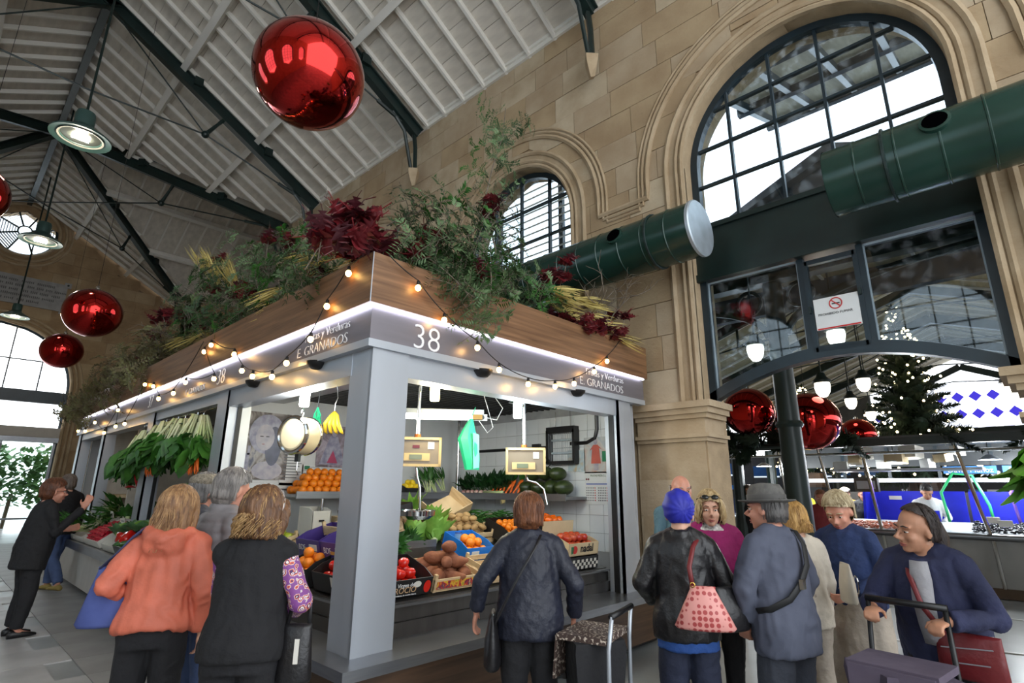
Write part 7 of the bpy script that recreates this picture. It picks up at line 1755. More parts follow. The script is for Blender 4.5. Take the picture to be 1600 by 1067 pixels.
        if g.get('hood'):
            mb.tube([TL((.09, .01, 1.43)), TL((.10, -.07, 1.42)), TL((.06, -.125, 1.385)), TL((0, -.145, 1.36)), TL((-.06, -.125, 1.385)), TL((-.10, -.07, 1.42)), TL((-.09, .01, 1.43))], [.028, .042, .05, .055, .05, .042, .028], 12); mb.ell(TL((0, -.12, 1.35)), (.115, .055, .075), 14, 10, ML.to_3x3())
        return remeshed(mb, nm, g['mat'], g.get('vox', .0125), 2, root, fold_fn(g.get('fold', .011), g.get('quilt'), seed=len(label)))
    if inner: upper(inner, inner.get('name', 'shirt'), .010)
    if top: upper(top, top.get('name', 'jacket'), top.get('t', .026))
    if top and top.get('open'):
        for s in (-1, 1): pass
        mb = MB(); pts = []
        for z in (1.40, 1.3, 1.2, 1.06, .95): 
            for (za, xa, ya), (zb, xb, yb) in zip(TR_[:-1], TR_[1:]):
                if za <= z <= zb: f = (z - za) / (zb - za); ry = ya + (yb - ya) * f; break
            pts.append((z, ry + .012 * (1 if 1.0 < z < 1.3 else 0)))
        wds = [.045, .055, .055, .05, .045]; vs = []
        for (z, y), w_ in zip(pts, wds): vs += [TL((-w_, y + .052, z)), TL((0, y + .060, z)), TL((w_, y + .052, z))]
        fs2 = []
        for i in range(len(pts) - 1): fs2 += [(i * 3, i * 3 + 1, i * 3 + 4, i * 3 + 3), (i * 3 + 1, i * 3 + 2, i * 3 + 5, i * 3 + 4)]
        mb.add(vs, fs2); o = mb.build('shirt_front', top['open'], root, smooth='all'); so = o.modifiers.new('t', 'SOLIDIFY'); so.thickness = .012
    # ---- hair
    if hair: make_hair(root, hx, HM, hair)
    root['hc'] = tuple(hc)
    return root, hx, HM, TL, A, S

def make_hair(root, hx, HM, h):
    st_, mt, r_ = h['style'], h['mat'], random.Random(h.get('seed', 1)); L = h.get('len', -.08); mb = MB(); vol = h.get('vol', 1.0)
    ra, rb, rc_ = .088 * vol, .106 * vol, .106 * vol
    mb.ell((0, -.014, .030), (ra, rb, rc_), 24, 16)
    if st_ == 'long':
        mb.loft([((0, -.045, .02), (.090 * vol, 0, 0), (0, .07, 0)), ((0, -.055, L * .45), (.098 * vol, 0, 0), (0, .062, 0)), ((0, -.06, L), (.088 * vol, 0, 0), (0, .04, 0))], 20)
        for s in (-1, 1): mb.tube([(s * .074, .02, .05), (s * .088, .012, -.04), (s * .085, .0, max(L, -.17))], [.024, .026, .018], 10)
    elif st_ == 'bob':
        mb.loft([((0, -.03, .02), (.094 * vol, 0, 0), (0, .085, 0)), ((0, -.03, L), (.098 * vol, 0, 0), (0, .075, 0))], 20)
        for s in (-1, 1): mb.tube([(s * .062, .06, .075), (s * .086, .045, .01), (s * .090, .03, -.05), (s * .082, .02, L)], [.02, .022, .024, .018], 10)
    elif st_ == 'tail':
        mb.tube([(0, -.1, .02), (.0, -.125, -.06), (.0, -.12, -.15), (.0, -.11, -.22)], [.04, .045, .038, .02], 12)
    else: mb.ell((0, -.042, -.015), (.080 * vol, .076 * vol, .092), 18, 12)
    low = h.get('nape', -.10)
    o = remeshed(mb, 'hair', mt, .0085, 2, root, lambda co: np.array([(.006 if st_ in ('long', 'bob') else .0035) * (1 - abs(noise.noise(Vector((math.atan2(x, -y) * 9, z * 5, h.get('seed', 1)))) * 2)) for x, y, z in co]) * h.get('wavy', 1.0))
    me = o.data; bm = bmesh.new(); bm.from_mesh(me); kill = []
    for v in bm.verts:
        x, y, z = v.co
        if st_ in ('long', 'bob'): bad = y > .035 and abs(x) < .071 and z < .072 - .4 * abs(x) and y > .02
        elif st_ == 'tail': bad = (y > -.02 and z < .062 + .66 * max(0, y + .02)) or (y > -.05 and z < low) or (y > -.012 and z < .03)
        else: bad = (y > -.012 and z < .028 + .52 * max(0, y)) or z < low
        if h.get('bald') and z > h['bald']: bad = True
        if bad: kill.append(v)
    bmesh.ops.delete(bm, geom=kill, context='VERTS')
    for v in bm.verts: v.co = hx(v.co)
    bm.normal_update(); bm.to_mesh(me); bm.free()
    mb = MB()
    for k in range(int(h.get('strands', 110) * 1.5)):
        a = r_.uniform(-PI, PI) if st_ != 'tail' else r_.choice((-1, 1)) * r_.uniform(1.45, PI); e0 = r_.uniform(.5, 1.45); pts = []; back = abs(a) > .9
        n = 7; e1 = (-.3 if st_ in ('long', 'bob') else -.95) if back else (.55 if abs(a) < .6 and st_ not in ('bob',) else .1)
        ph = r_.uniform(0, 6)
        for q in range(n):
            e = e0 + (e1 - e0) * q / (n - 1); rr = 1.01 + .02 * r_.random()
            ce = math.cos(e) if e > 0 else max(math.cos(e), .93); x = math.sin(a + .08 * math.sin(q + ph)) * ce * ra * rr; y = -.014 + math.cos(a) * ce * rb * rr; z = .03 + math.sin(e) * rc_ * rr
            pts.append(Vector((x, y, z)))
        if st_ in ('long', 'bob') and (back or abs(a) > .75):
            p = pts[-1]
            for q in range(1, 5): pts.append(p + Vector((.012 * math.sin(q * 1.5 + ph) * h.get('wavy', 1.0) + (p.x * .12 * q / 4), -.004 * q + .01 * math.cos(q * 1.7 + ph) * h.get('wavy', 1.0), (L - p.z) * q / 4 * r_.uniform(.92, 1.06))))
        elif not back and st_ in ('long', 'bob'): pts = pts[:4]
        if h.get('bald'): pts = [p for p in pts if p.z < h['bald']]
        if st_ not in ('long', 'bob'): pts = [p for p in pts if not ((p.y > -.012 and p.z < .03 + .5 * max(0, p.y)) or p.z < low)]
        if len(pts) < 3: continue
        w = r_.uniform(.0022, .0042); mb.tube([hx(p) for p in pts], [w * (1 - .55 * i / (len(pts) - 1)) for i in range(len(pts))], 5)
    mb.build('hair_locks', h.get('mat2', mt), root, smooth='all')

def at(root, p):   # local (unscaled) -> world
    S = root.scale[0]; return Vector(root.location) + Matrix.Rotation(root.rotation_euler[2], 3, 'Z') @ (Vector(p) * S)
def strap(pts, w, mat, parent, nm='strap', th=.006):
    mb = MB(); mb.tube(pts, w, 8, flat=th / w); return mb.build(nm, mat, parent, smooth='all')
def bag_mesh(w, d, h, top=.75, sag=.03, n=24):
    mb = MB(); mb.loft([((0, 0, 0), (w * .46, 0, 0), (0, d * .42, 0)), ((0, 0, h * .06), (w * .5, 0, 0), (0, d * .5, 0)), ((0, 0, h * .5), (w * .5 * (1 + top) / 2, 0, 0), (0, d * .46, 0)), ((0, 0, h * .92), (w * .5 * top, 0, 0), (0, d * .22, 0)), ((0, 0, h), (w * .5 * top, 0, 0), (0, d * .12, 0))], n); return mb

blackc = cloth('black_wool', (24, 24, 27)); navyq = cloth('navy_quilt', (28, 32, 48), rough=.55); greyp = cloth('grey_puffer', (134, 130, 132), rough=.5, bump=.1); coral = cloth('coral_shell', (214, 112, 86), rough=.6, bump=.12, bs=60)
denim = cloth('blue_denim', (74, 92, 130), (56, 70, 104)); blkt = cloth('black_trouser', (26, 26, 30)); teal = cloth('teal_knit', (74, 104, 116)); leath = cloth('black_leather', (30, 29, 31), rough=.38, bump=.2, bs=50)
magen = cloth('magenta_knit', (150, 26, 96)); coatg = cloth('slate_coat', (84, 88, 104), (72, 76, 92), bump=.18); navyc = cloth('navy_cardigan', (44, 48, 80), (34, 38, 66)); navj = cloth('navy_jean', (34, 40, 62)); beige = cloth('beige_skirt', (176, 164, 150)); blue_s = cloth('blue_tunic', (40, 80, 150)); navk = cloth('deep_blue_knit', (38, 56, 100))

# 1 woman in black pointing at the produce
p1, *_ = person('person in black jacket and trousers with glasses raising a hand over the greens', (.97, 7.97), 8, 1.575, sk_c, .165, 1.18, 6, (-4, 2), {'R': ((.20, .12, 1.10), (.16, .36, 1.36)), 'L': ((-.2, .1, 1.08), (-.14, .30, 1.10))},
    top=dict(mat=blackc, hem=.70, t=.030, flare=.3), bottom=dict(mat=blkt), hair=dict(style='short', mat=hair_mat('auburn_hair', (110, 62, 34), (66, 36, 20)), vol=1.12, seed=3), glasses=True, hands={'R': dict(d=(-.1, .35, .9), n=(-.9, .3, 0), curl=.12), 'L': dict(d=(.1, .9, .2), curl=.3)})
# 2 walker behind
person('person in dark jacket and jeans walking behind the woman in black', (1.62, 10.9), 118, 1.68, sk_a, .185, 1.05, 6, (0, 0), top=dict(mat=blackc, hem=.80), bottom=dict(mat=denim), hair=dict(style='short', mat=hair_mat('grey_brown_hair', (120, 106, 96), (80, 70, 62)), strands=50), face_on=False, stride=.16, vox=.014, shoes=M('tan_sole', (150, 130, 70), rough=.7))
# 3 coral jacket
p3, hx3, HM3, TL3, A3, S3 = person('person in coral hooded jacket with long light-brown hair and blue tote', (.985, 3.49), 58, 1.50, sk_a, .155, 1.04, 8, (-14, -4), {'L': ((-.27, -.03, 1.14), (-.20, .16, 1.02)), 'R': ((.25, -.02, 1.10), (.24, .06, .86))},
    top=dict(mat=coral, hem=.89, t=.034, hood=True, fold=.020, loose=1.08, flare=.3), bottom=dict(mat=blkt), hair=dict(style='long', mat=hair_mat('light_brown_hair', (156, 114, 74), (98, 66, 42)), mat2=hair_mat('honey_hair', (186, 146, 100), (120, 84, 54)), len=-.23, strands=240, vol=1.12, wavy=1.4), face_on=False)
tb3 = empty('tote_bag', (.82, 3.66, .80), R(-20), label='slouchy blue tote bag hanging from the shoulder of the coral jacket', cat='bag'); m_tote = cloth('blue_canvas', (82, 96, 158), (66, 78, 136), bump=.1)
bag_mesh(.30, .13, .29, .6).build('bag_body', m_tote, tb3, smooth='all'); strap([(-.08, 0, .28), (-.01, -.03, .36), (.05, -.06, .44), (.09, -.07, .475), (.09, .0, .46), (.08, .04, .38), (.08, .0, .28)], .020, cloth('blue_strap', (66, 72, 110)), tb3)
# 4 flat cap, 5 grey puffer
p4, hx4, HM4, *_ = person('person in checked flat cap standing behind the grey padded jacket', (1.31, 4.21), 2, 1.60, sk_c, .185, 1.1, 5, (0, 4), top=dict(mat=cloth('dark_grey_wool', (70, 72, 80)), hem=.78), bottom=dict(mat=denim), hair=dict(style='short', mat=hair_mat('steel_hair', (120, 118, 116), (84, 82, 82)), strands=40, nape=-.07), vox=.012)
def flat_cap(root, hx, HM, mat):
    mb = MB(); mb.ell((0, -.012, .075), (.096, .112, .055), 22, 12); mb.ell((0, .075, .062), (.075, .06, .016), 16, 8); o = remeshed(mb, 'flat_cap', mat, .008, 2, root)
    for v in o.data.vertices: v.co = hx(v.co)
tweed = M('check_tweed', (150, 140, 122), rough=.9, rgb2=(96, 90, 80), scale=70, bump=.3, bscale=160); flat_cap(p4, hx4, HM4, tweed)
p5, hx5, *_ = person('person with grey hair and moustache in grey padded jacket and jeans', (1.275, 3.655), 4, 1.615, sk_c, .185, 1.12, 5, (4, -6), {'R': ((.26, .04, 1.12), (.16, .24, 1.02)), 'L': ((-.25, .05, 1.12), (-.12, .26, 1.02))}, top=dict(mat=greyp, hem=.80, t=.038, quilt='puffer', collar=.035, fold=.006, loose=1.1), bottom=dict(mat=denim), hair=dict(style='short', mat=hair_mat('iron_grey_hair', (150, 144, 138), (96, 92, 90)), vol=1.03, strands=170), brow=hair_mat('iron_grey_hair', (150, 144, 138), (96, 92, 90)), nose=1.4)
MB().tube([hx5((-.028, .096, -.057)), hx5((0, .113, -.052)), hx5((.028, .096, -.057))], [.004, .010, .004], 8).build('moustache', hair_mat('iron_grey_hair', (150, 144, 138), (96, 92, 90)), p5, smooth='all')
# 6 black gilet with paisley sleeves
m_pais, nt, bs_, N_, L_ = _nodes('paisley_print')
tc = N_.new('ShaderNodeTexCoord'); nz = N_.new('ShaderNodeTexNoise'); nz.inputs['Scale'].default_value = 14; nz.inputs['Distortion'].default_value = 2.2; L_.new(tc.outputs['Object'], nz.inputs['Vector']); vo = N_.new('ShaderNodeTexVoronoi'); vo.inputs['Scale'].default_value = 30; L_.new(tc.outputs['Object'], vo.inputs['Vector']); ad = N_.new('ShaderNodeMath'); ad.operation = 'ADD'; L_.new(nz.outputs[0], ad.inputs[0]); L_.new(vo.outputs['Distance'], ad.inputs[1]); cr = N_.new('ShaderNodeValToRGB'); cr.color_ramp.interpolation = 'CONSTANT'
for i_, (ps_q, c_) in enumerate(((0, (226, 206, 196)), (.58, (120, 56, 130)), (.66, (232, 222, 214)), (.76, (70, 40, 92)), (.84, (216, 96, 62)), (.92, (206, 190, 190)), (1.0, (130, 70, 140)))):
    e_ = cr.color_ramp.elements[i_] if i_ < 2 else cr.color_ramp.elements.new(ps_q); e_.position = ps_q; e_.color = (*lin(c_), 1)
L_.new(ad.outputs[0], cr.inputs[0]); L_.new(cr.outputs[0], bs_.inputs['Base Color']); bs_.inputs['Roughness'].default_value = .6
p6, hx6, HM6, *_ = person('person in long black gilet over a purple paisley blouse leaning on the counter', (1.155, 2.78), 48, 1.50, sk_c, .155, 1.12, 6, (-24, -4), {'R': ((.27, .0, 1.12), (.17, .22, 1.04)), 'L': ((-.20, .17, 1.14), (-.10, .32, 1.06))}, inner=dict(mat=m_pais, hem=.95, neck=1.40, name='blouse', loose=1.3, fold=.012), top=dict(mat=blackc, hem=.85, t=.034, sleeve='none', flare=.3, name='gilet'), bottom=dict(mat=blkt), hair=dict(style='bob', mat=hair_mat('highlighted_hair', (126, 88, 56), (74, 48, 32)), mat2=hair_mat('blonde_streak', (196, 158, 104), (110, 76, 46)), len=-.12, vol=1.08, wavy=2.2, strands=200), face_on=False)
MB().tube([hx6((.092 * math.cos(a), .02 + .02 * math.sin(a), .02 + .118 * math.sin(a))) for a in [PI * k / 14 for k in range(15)]], .009, 6).build('headband', M('silver_headband', (190, 180, 176), rough=.3, metal=.4), p6, smooth='all')
bb = empty('shoulder_bag', at(p6, (.27, .0, .74)), R(48 - 90), label='black shoulder bag with a white zip tag at the hip of the black gilet', cat='bag'); bag_mesh(.16, .1, .24, .8).build('bag_body', leath, bb, smooth='all'); strap([(.05, 0, .23), (.04, .03, .34), (-.03, .06, .42), (-.05, 0, .23)], .010, leath, bb); MB().box((.02, -.065, .14), (.02, .006, .1)).build('zip_tag', m_wcard, bb)
# 7 navy quilted jacket
p7, hx7, *_ = person('person in navy quilted jacket with short chestnut hair facing the counter', (2.575, 2.295), 44, 1.475, sk_c, .162, 1.18, 4, (-16, 0), {'L': ((-.33, .0, 1.12), (-.36, .06, .93)), 'R': ((.30, -.04, 1.12), (.30, .08, .90))}, top=dict(mat=navyq, hem=.79, t=.032, quilt='diamond', collar=.02, fold=.010, flare=.2), bottom=dict(mat=blkt), hair=dict(style='short', mat=hair_mat('chestnut_hair', (136, 84, 50), (84, 48, 28)), vol=1.12, strands=200, seed=8), face_on=False)
MB().ell(hx7((.084, -.008, -.052)), .006, 8, 6).build('earring', M('pearl', (226, 222, 214), rough=.15), p7)
strap([at(p7, (.07, -.09, 1.43)), at(p7, (.03, -.150, 1.36)), at(p7, (-.06, -.178, 1.22)), at(p7, (-.14, -.182, 1.08)), at(p7, (-.22, -.15, .92)), at(p7, (-.25, -.10, .84))], .010, leath, None, 'bag_strap').__setitem__('label', 'thin black strap across the back of the navy quilted jacket'); bpy.data.objects['bag_strap']['category'] = 'strap'
sb7 = empty('crossbody_bag', at(p7, (-.245, -.02, .62)), R(44), label='black crossbody bag hanging at the hip of the navy quilted jacket', cat='bag'); bag_mesh(.24, .1, .28, .9).build('bag_body', leath, sb7, smooth='all')
def trolley(nm, loc, rz, mat, flap, label, handle):
    t = empty(nm, loc, rz, label=label, cat='shopping trolley', group='wheeled shopping trolleys'); MB().loft([((0, 0, .14), (.17, 0, 0), (0, .13, 0)), ((0, 0, .2), (.18, 0, 0), (0, .14, 0)), ((0, .0, .68), (.25, 0, 0), (0, .19, 0)), ((0, 0, .72), (.24, 0, 0), (0, .18, 0))], 4).build('bag_body', mat, t, smooth=50)
    MB().box((0, 0, .735), (.36, .28, .03)).build('flap', flap, t); MB().prism([(-.17, -.14, .74), (.17, -.14, .74), (.16, -.165, .52), (-.16, -.165, .52)], (0, -.012, 0)).build('flap_front', flap, t)
    for s in (-1, 1): MB().tube([(s * .17, .14, .1), (s * .17, .15, .7), (s * .16, .17, handle)], .012, 8).build('frame_tube', m_black if nm == 'push_trolley' else m_alu, t, smooth='all'); MB().lathe([(0, -.015), (.075, -.015), (.08, 0), (.075, .015), (0, .015)], 18, c=(s * .2, .12, .08), mat=Matrix.Rotation(PI / 2, 3, 'Y')).build('wheel', m_black, t, smooth=30)
    MB().tube([(-.17, .17, handle), (.17, .17, handle)], .016, 8).build('handle', m_black, t, smooth='all'); MB().tube([(-.15, -.1, .14), (.15, -.1, .14)], .012, 6).build('foot_bar', m_alu, t); MB().box((0, -.17, .5), (.05, .02, .03)).build('buckle', m_black, t); return t
m_dots = M('brown_dotted_cloth', (206, 192, 176), rough=.8, rgb2=(70, 54, 48), scale=60); m_dots.node_tree.nodes['Color Ramp'].color_ramp.elements[0].position = .55; m_dots.node_tree.nodes['Color Ramp'].color_ramp.elements[1].position = .62
trolley('shopping_trolley', at(p7, (.40, -.12, 0)), R(44 + 150), blackc, m_dots, 'black wheeled shopping trolley with a brown patterned lid held by the navy jacket', .86)
# 8 bald man, 9 turban, 10 magenta
p8, *_ = person('person with bald head and teal sweater leaning with folded arms against the pier', (4.62, 2.34), 215, 1.635, sk_c, .185, 1.1, 0, (10, -4), {'R': ((.24, .10, 1.12), (-.06, .22, 1.14)), 'L': ((-.24, .10, 1.12), (.06, .24, 1.18))}, top=dict(mat=teal, hem=.82), bottom=dict(mat=navj), hair=dict(style='short', mat=hair_mat('white_fringe', (186, 176, 166), (140, 130, 122)), bald=.045, strands=60), vox=.011, brow=hair_mat('white_fringe', (186, 176, 166), (140, 130, 122)))
p9, hx9, HM9, *_ = person('person in royal blue turban and black leather jacket with a pink handbag', (3.14, 1.61), 28, 1.49, sk_a, .158, 1.06, 2, (-12, 0), {'R': ((.27, .02, 1.12), (.16, .20, 1.0)), 'L': ((-.27, .0, 1.12), (-.2, .16, .98))}, inner=dict(mat=blue_s, hem=.74, name='tunic', flare=.5, sleeve='none'), top=dict(mat=leath, hem=.80, t=.034, collar=.015, fold=.014, loose=1.08, flare=.25), bottom=dict(mat=navj, wide=1.15), face_on=False)
tm = MB(); tm.ell((0, -.018, .04), (.096, .115, .115), 26, 18); tm.ell((.05, -.075, .05), (.04, .035, .05), 14, 10)
to = remeshed(tm, 'turban', cloth('royal_blue_jersey', (42, 48, 178), (30, 34, 140), rough=.6, bump=.1), .007, 2, p9, lambda co: .0032 * np.sin(np.arctan2(co[:, 0] - .05, co[:, 2] - .02) * 13) * np.clip(1.1 - np.abs(co[:, 1]) * 4, .2, 1)); bm = bmesh.new(); bm.from_mesh(to.data); bmesh.ops.delete(bm, geom=[v for v in bm.verts if (v.co.y > .03 and v.co.z < .055) or v.co.z < -.055], context='VERTS')
for v in bm.verts: v.co = hx9(v.co)
bm.to_mesh(to.data); bm.free()
m_pink, nt, bs_, N_, L_ = _nodes('pink_dotted_leather'); tc = N_.new('ShaderNodeTexCoord'); vo = N_.new('ShaderNodeTexVoronoi'); vo.inputs['Scale'].default_value = 34; vo.inputs['Randomness'].default_value = .15; L_.new(tc.outputs['Object'], vo.inputs['Vector']); cr = N_.new('ShaderNodeValToRGB'); cr.color_ramp.elements[0].position = .36; cr.color_ramp.elements[0].color = (*lin((170, 66, 66)), 1); cr.color_ramp.elements[1].position = .42; cr.color_ramp.elements[1].color = (*lin((220, 150, 142)), 1); L_.new(vo.outputs['Distance'], cr.inputs[0]); L_.new(cr.outputs[0], bs_.inputs['Base Color']); bs_.inputs['Roughness'].default_value = .45
pb = empty('handbag', at(p9, (.10, -.255, .91)), R(28 - 90), label='pink patterned handbag with a dark red strap on the black leather jacket', cat='bag'); bag_mesh(.31, .12, .21, .42).build('bag_body', m_pink, pb, smooth='all'); m_rs = M('oxblood_leather', (112, 34, 36), rough=.45)
strap([(-.05, -.0, .20), (-.06, .03, .30), (-.03, .09, .40), (-.0, .17, .435), (.03, .26, .42)], .013, m_rs, pb); MB().tube([(-.05 + .012 * math.cos(a), -.012, .215 + .012 * math.sin(a)) for a in [2 * PI * k / 10 for k in range(11)]], .003, 5).build('ring', M('gold_metal', (196, 160, 80), rough=.25, metal=1), pb)
p10, hx10, HM10, *_ = person('person with blonde bob and sunglasses on the head in magenta cardigan, talking', (3.99, 1.82), 218, 1.505, sk_a, .17, 1.14, 3, (-8, -4), {'R': ((.24, .08, 1.10), (.12, .26, 1.08)), 'L': ((-.26, .04, 1.12), (-.16, .24, 1.06))}, inner=dict(mat=M('black_white_print', (226, 222, 216), rough=.7, rgb2=(40, 38, 40), scale=26), hem=.9, name='blouse', collar=.012), top=dict(mat=magen, hem=.82, t=.032, neck=1.39), bottom=dict(mat=blkt), hair=dict(style='bob', mat=hair_mat('ash_blonde_hair', (206, 182, 136), (156, 126, 84)), len=-.10, vol=1.04, strands=170), brow=hair_mat('brown_brow', (120, 90, 60), (90, 66, 44)))
sg10 = MB()
for s in (-1, 1): sg10.ell(hx10((s * .034, .084, .094)), (.027, .010, .019), 14, 8, HM10 @ Matrix.Rotation(R(45), 3, 'X')); sg10.tube([hx10((s * .06, .08, .092)), hx10((s * .09, .02, .07)), hx10((s * .09, -.03, .03))], .003, 5)
sg10.tube([hx10((-.012, .09, .098)), hx10((.012, .09, .098))], .003, 5); sg10.build('sunglasses', M('dark_lens', (28, 30, 28), rough=.08), p10, smooth='all')
mbg = empty('handbag', (3.90, 1.50, .60), R(30), label='large black handbag with a metal clasp beside the magenta cardigan', cat='bag'); bag_mesh(.36, .15, .32, .8).build('bag_body', leath, mbg, smooth='all'); strap([(-.1, 0, .3), (-.06, 0, .45), (.06, 0, .45), (.1, 0, .3)], .012, leath, mbg); fr_ = MB(); 
for a_, b_ in (((-.05, .05), (.05, .05)), ((.05, .05), (.05, .2)), ((.05, .2), (-.05, .2)), ((-.05, .2), (-.05, .05))): fr_.tube([(a_[0], -.078, a_[1]), (b_[0], -.078, b_[1])], .004, 5)
fr_.build('clasp', m_chrome, mbg)
# 11 hat man
p11, hx11, HM11, *_ = person('person in grey felt hat and long slate coat with a strap over the back', (3.40, 1.17), 70, 1.53, sk_c, .170, 1.10, 2, (16, 0), {'L': ((-.27, .04, 1.10), (-.20, .12, .90)), 'R': ((.28, .02, 1.12), (.22, .10, .90))}, top=dict(mat=coatg, hem=.74, t=.034, fold=.016, flare=.3, loose=1.08, collar=.01, name='coat'), bottom=dict(mat=cloth('charcoal_trouser', (56, 60, 70)), wide=1.2), hair=dict(style='short', mat=hair_mat('dark_grey_hair', (96, 92, 90), (62, 60, 60)), strands=80, nape=-.08), nose=1.7)
fe = MB().lathe([(0, .155), (.04, .158), (.072, .148), (.088, .11), (.094, .06), (.098, .055), (.125, .052), (.140, .058), (.139, .052), (.11, .044), (.09, .04)], 32).mesh('felt_hat', M('grey_felt', (104, 102, 98), rough=.95, rgb2=(88, 86, 84), scale=30, bump=.2, bscale=120), 'all')
for v in fe.vertices:
    x, y, z = v.co
    if z > .12: v.co.z -= .022 * math.exp(-(x / .03) ** 2) * (1 if y > -.06 else .4)
    v.co = hx11((v.co.x * 1.0, v.co.y * 1.16 - .008, v.co.z - .005))
link('felt_hat', fe, p11)
hb = MB().lathe([(.0955, .058), (.0965, .085), (.094, .087)], 32).mesh('hat_band', M('hat_ribbon', (80, 78, 76), rough=.7), 'all')
for v in hb.vertices: v.co = hx11((v.co.x, v.co.y * 1.16 - .008, v.co.z - .004))
link('hat_band', hb, p11)
st11 = empty('shoulder_strap', at(p11, (0, 0, .9)), 0, label='black webbing strap with a steel buckle across the slate coat', cat='strap'); base = at(p11, (0, 0, .9)); sp11 = [at(p11, q) - base for q in ((.10, .02, 1.44), (.105, -.07, 1.425), (.095, -.125, 1.35), (.055, -.160, 1.24), (-.03, -.170, 1.14), (-.12, -.155, 1.06), (-.205, -.08, 1.0), (-.225, .0, .98))]
strap(sp11, .019, M('black_webbing', (24, 24, 25), rough=.6), st11, 'webbing', .005); MB().box(at(p11, (-.03, -.178, 1.14)) - base, (.045, .02, .05)).build('buckle', m_chrome, st11)
bp = empty('waist_bag', at(p11, (-.30, .12, .86)), R(70 - 90), label='black bag carried in front of the slate coat', cat='bag'); bag_mesh(.24, .12, .22, .9).build('bag_body', leath, bp, smooth='all')
# 12 women behind the hat man
p12, *_ = person('person with short blonde hair in navy cardigan and long beige skirt, looking down', (4.42, 1.05), 165, 1.50, sk_c, .168, 1.15, 4, (10, -22), {'L': ((-.27, .05, 1.10), (-.12, .24, 1.0)), 'R': ((.26, .06, 1.1), (.14, .26, .98))}, top=dict(mat=navk, hem=.84, t=.032, collar=.01), bottom=dict(mat=beige, type='skirt', hem=.18), hair=dict(style='short', mat=hair_mat('silver_blonde_hair', (206, 190, 156), (156, 136, 102)), vol=1.1, strands=170), vox=.011)
bb12 = empty('shoulder_bag', (4.66, 1.02, .84), R(10), label='tan leather shoulder bag behind the navy cardigan and beige skirt', cat='bag'); bag_mesh(.28, .11, .22, .85).build('bag_body', M('tan_leather', (150, 108, 62), rough=.45, bump=.15), bb12, smooth='all'); strap([(-.09, 0, .2), (-.12, .0, .34), (-.16, .02, .44), (-.14, .06, .32)], .012, M('tan_leather', (150, 108, 62)), bb12)
person('person with golden blonde hair standing close behind the slate coat', (4.05, 1.25), 60, 1.44, sk_a, .165, 1.1, 2, (0, -4), top=dict(mat=cloth('cream_knit', (206, 196, 180)), hem=.8), bottom=dict(mat=beige), hair=dict(style='bob', mat=hair_mat('golden_hair', (206, 164, 96), (150, 108, 56)), len=-.09, strands=100), face_on=False, vox=.013)
hb12 = empty('clutch_bag', (3.98, .98, .86), R(30), label='small cream handbag with chrome ring beside the slate coat', cat='bag'); bag_mesh(.2, .08, .22, .8).build('bag_body', M('cream_leather', (206, 196, 178), rough=.4), hb12, smooth='all'); MB().tube([(.04 * math.cos(a), -.05, .1 + .05 * math.sin(a)) for a in [2 * PI * k / 14 for k in range(15)]], .004, 5).build('ring', m_chrome, hb12)
# 13 woman pushing a trolley
p13, hx13, HM13, TL13, A13, S13 = person('person with dark swept-back hair in navy cardigan leaning on a trolley handle', (3.77, .515), 172, 1.46, sk_b, .165, 1.24, 14, (-36, 4), {'R': ((.30, .16, 1.08), (.22, .40, 1.09)), 'L': ((-.30, .16, 1.08), (-.13, .40, 1.07))}, top=dict(mat=navyc, hem=.72, t=.036, fold=.013, flare=.25, loose=1.15, open=cloth('pale_grey_tee', (176, 174, 178)), neck=1.40, name='cardigan'), bottom=dict(mat=blkt, wide=1.2), hair=dict(style='tail', mat=hair_mat('dark_brown_hair', (62, 50, 46), (34, 28, 28)), vol=1.0, strands=200), hands={'R': dict(d=(-.2, .9, -.15), n=(0, -.1, -1), curl=.95), 'L': dict(d=(.25, .9, -.15), n=(0, -.1, -1), curl=.95)}, nose=1.5, vox=.0085)
MB().ell(hx13((.083, -.006, -.05)), (.005, .005, .010), 8, 6).build('earring', M('gold_metal', (196, 160, 80)), p13)
rb13 = empty('shoulder_bag', at(p13, (-.16, .20, .76)), R(172 - 90), label='dark red leather shoulder bag with zips on the navy cardigan', cat='bag'); bag_mesh(.27, .08, .2, .95).build('bag_body', M('burgundy_leather', (110, 30, 34), rough=.38, bump=.15, bscale=40), rb13, smooth='all'); MB().tube([(-.1, .045, .15), (.1, .045, .13)], .003, 5).build('zip', m_alu, rb13); MB().tube([(-.08, .046, .08), (.06, .046, .07)], .003, 5).build('zip', m_alu, rb13)
strap([at(p13, q) - at(p13, (-.16, .20, .76)) for q in ((.08, .12, 1.42), (.06, .235, 1.28), (.0, .30, 1.12), (-.08, .27, .98))], .012, M('burgundy_leather', (110, 30, 34)), None, 'bag_strap').location = at(p13, (-.16, .20, .76)); o_ = bpy.data.objects['bag_strap.001']; o_['label'] = 'dark red strap across the front of the navy cardigan'; o_['category'] = 'strap'
tl = at(p13, (.04, .45 - .17, 0)); t2 = trolley('push_trolley', at(p13, (.045, .62, 0)), R(172 + 90), cloth('mauve_cloth', (86, 76, 92), (70, 62, 76), bump=.15), cloth('mauve_flap', (100, 90, 106), (84, 74, 90), bump=.15), 'mauve wheeled shopping trolley with a black push handle', .98)
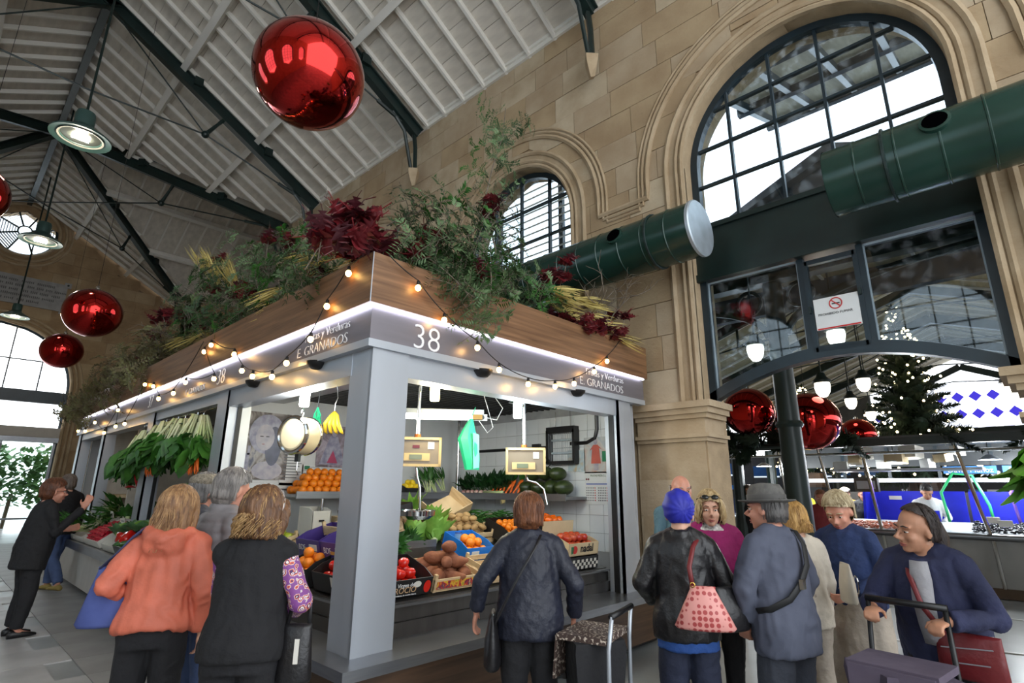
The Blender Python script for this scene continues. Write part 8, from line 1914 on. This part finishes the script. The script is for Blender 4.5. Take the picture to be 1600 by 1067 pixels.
# background people of the fish hall
BG = [('person in crimson shawl with a small black bag walking past the fish counter', (9.75, 2.6), 195, 1.5, cloth('crimson_shawl', (140, 52, 58)), 'short', (150, 100, 70)), ('person in bright yellow jacket beyond the fish counter end', (12.9, 3.75), 60, 1.6, cloth('yellow_jacket', (222, 200, 40)), 'short', (90, 70, 50)), ('person with white hair and cream coat at the side counter', (11.45, 3.45), 20, 1.6, cloth('cream_coat', (206, 202, 196)), 'short', (226, 222, 214)),
      ('person in mustard sweater behind the side counter', (13.2, 3.05), 190, 1.56, cloth('mustard_knit', (190, 132, 48)), 'short', (120, 110, 100)), ('person in black jacket and cap behind the side counter', (13.1, 2.72), 200, 1.55, blackc, 'short', (60, 50, 44)), ('person in dark coat beyond the iron posts', (12.0, 4.55), 200, 1.6, blackc, 'short', (110, 90, 76)), ('person in navy coat beside the far iron post', (13.4, 5.2), 190, 1.62, navk, 'short', (70, 56, 46)), ('person in green apron at the end of the fish counter', (12.5, -.35), 190, 1.5, cloth('apron_green', (40, 130, 90)), 'short', (60, 46, 38))]
for i_, (lb_, lc_, fc_, h_, mt_, hs_, hc_) in enumerate(BG):
    q, qx, QM, *_ = person(lb_, lc_, fc_, h_ * 1.02, sk_a if i_ % 2 else sk_c, .175, 1.15, 3, (0, -4), top=dict(mat=mt_, hem=.70, t=.034, vox=.018), bottom=dict(mat=blkt), hair=dict(style='short', mat=hair_mat('bg_hair_%d' % i_, hc_, tuple(int(v * .7) for v in hc_)), strands=30), vox=.018)
    if i_ == 3: flat_cap(q, qx, QM, tweed)
    if i_ == 0: b0 = empty('handbag', at(q, (.3, .1, .72)), 0, label='small black handbag held by the crimson shawl', cat='bag'); bag_mesh(.2, .08, .18).build('bag_body', leath, b0, smooth='all'); strap([(-.06, 0, .17), (0, 0, .3), (.06, 0, .17)], .008, leath, b0)
fm_, fx_, FM_, *_ = person('person in white shirt and blue apron working behind the fish counter', (12.45, 1.62), 205, 1.66, sk_b, .185, 1.1, 10, (-10, -24), {'R': ((.26, .14, 1.1), (.12, .30, .98)), 'L': ((-.26, .14, 1.1), (-.1, .32, .98))}, top=dict(mat=cloth('white_overall', (226, 228, 230)), hem=.82, vox=.016), bottom=dict(mat=navj), hair=dict(style='short', mat=hair_mat('black_hair', (40, 34, 32), (22, 20, 20)), strands=60), vox=.015)
MB().prism([(-.13, .175, .70), (.13, .175, .70), (.11, .205, 1.22), (-.11, .205, 1.22)], (0, .012, 0)).build('apron', m_blue, fm_)
# lettuce held into the frame from beside the arch
leafy_head('butter_lettuce', (3.60, -.09, 1.80), (R(172), R(8), 0), .38, .40, 40, M('bright_lettuce', (110, 176, 50), rough=.5, rgb2=(70, 138, 32), scale=8), m_stalk, 'bright green lettuce hanging upside down next to the arch pier', 'lettuces by the arch', seed=5, cat='lettuce', spread=.7)
MB().tube([(3.55, .0, 1.80), (3.55, -.1, 2.0), (3.6, -.3, 2.2), (3.6, -.34, 2.1), (3.6, -.34, 0.0)], .012, 6).build('display_pole', m_chrome, None, smooth='all', label='slim chrome pole from which the bright lettuce hangs', cat='pole')
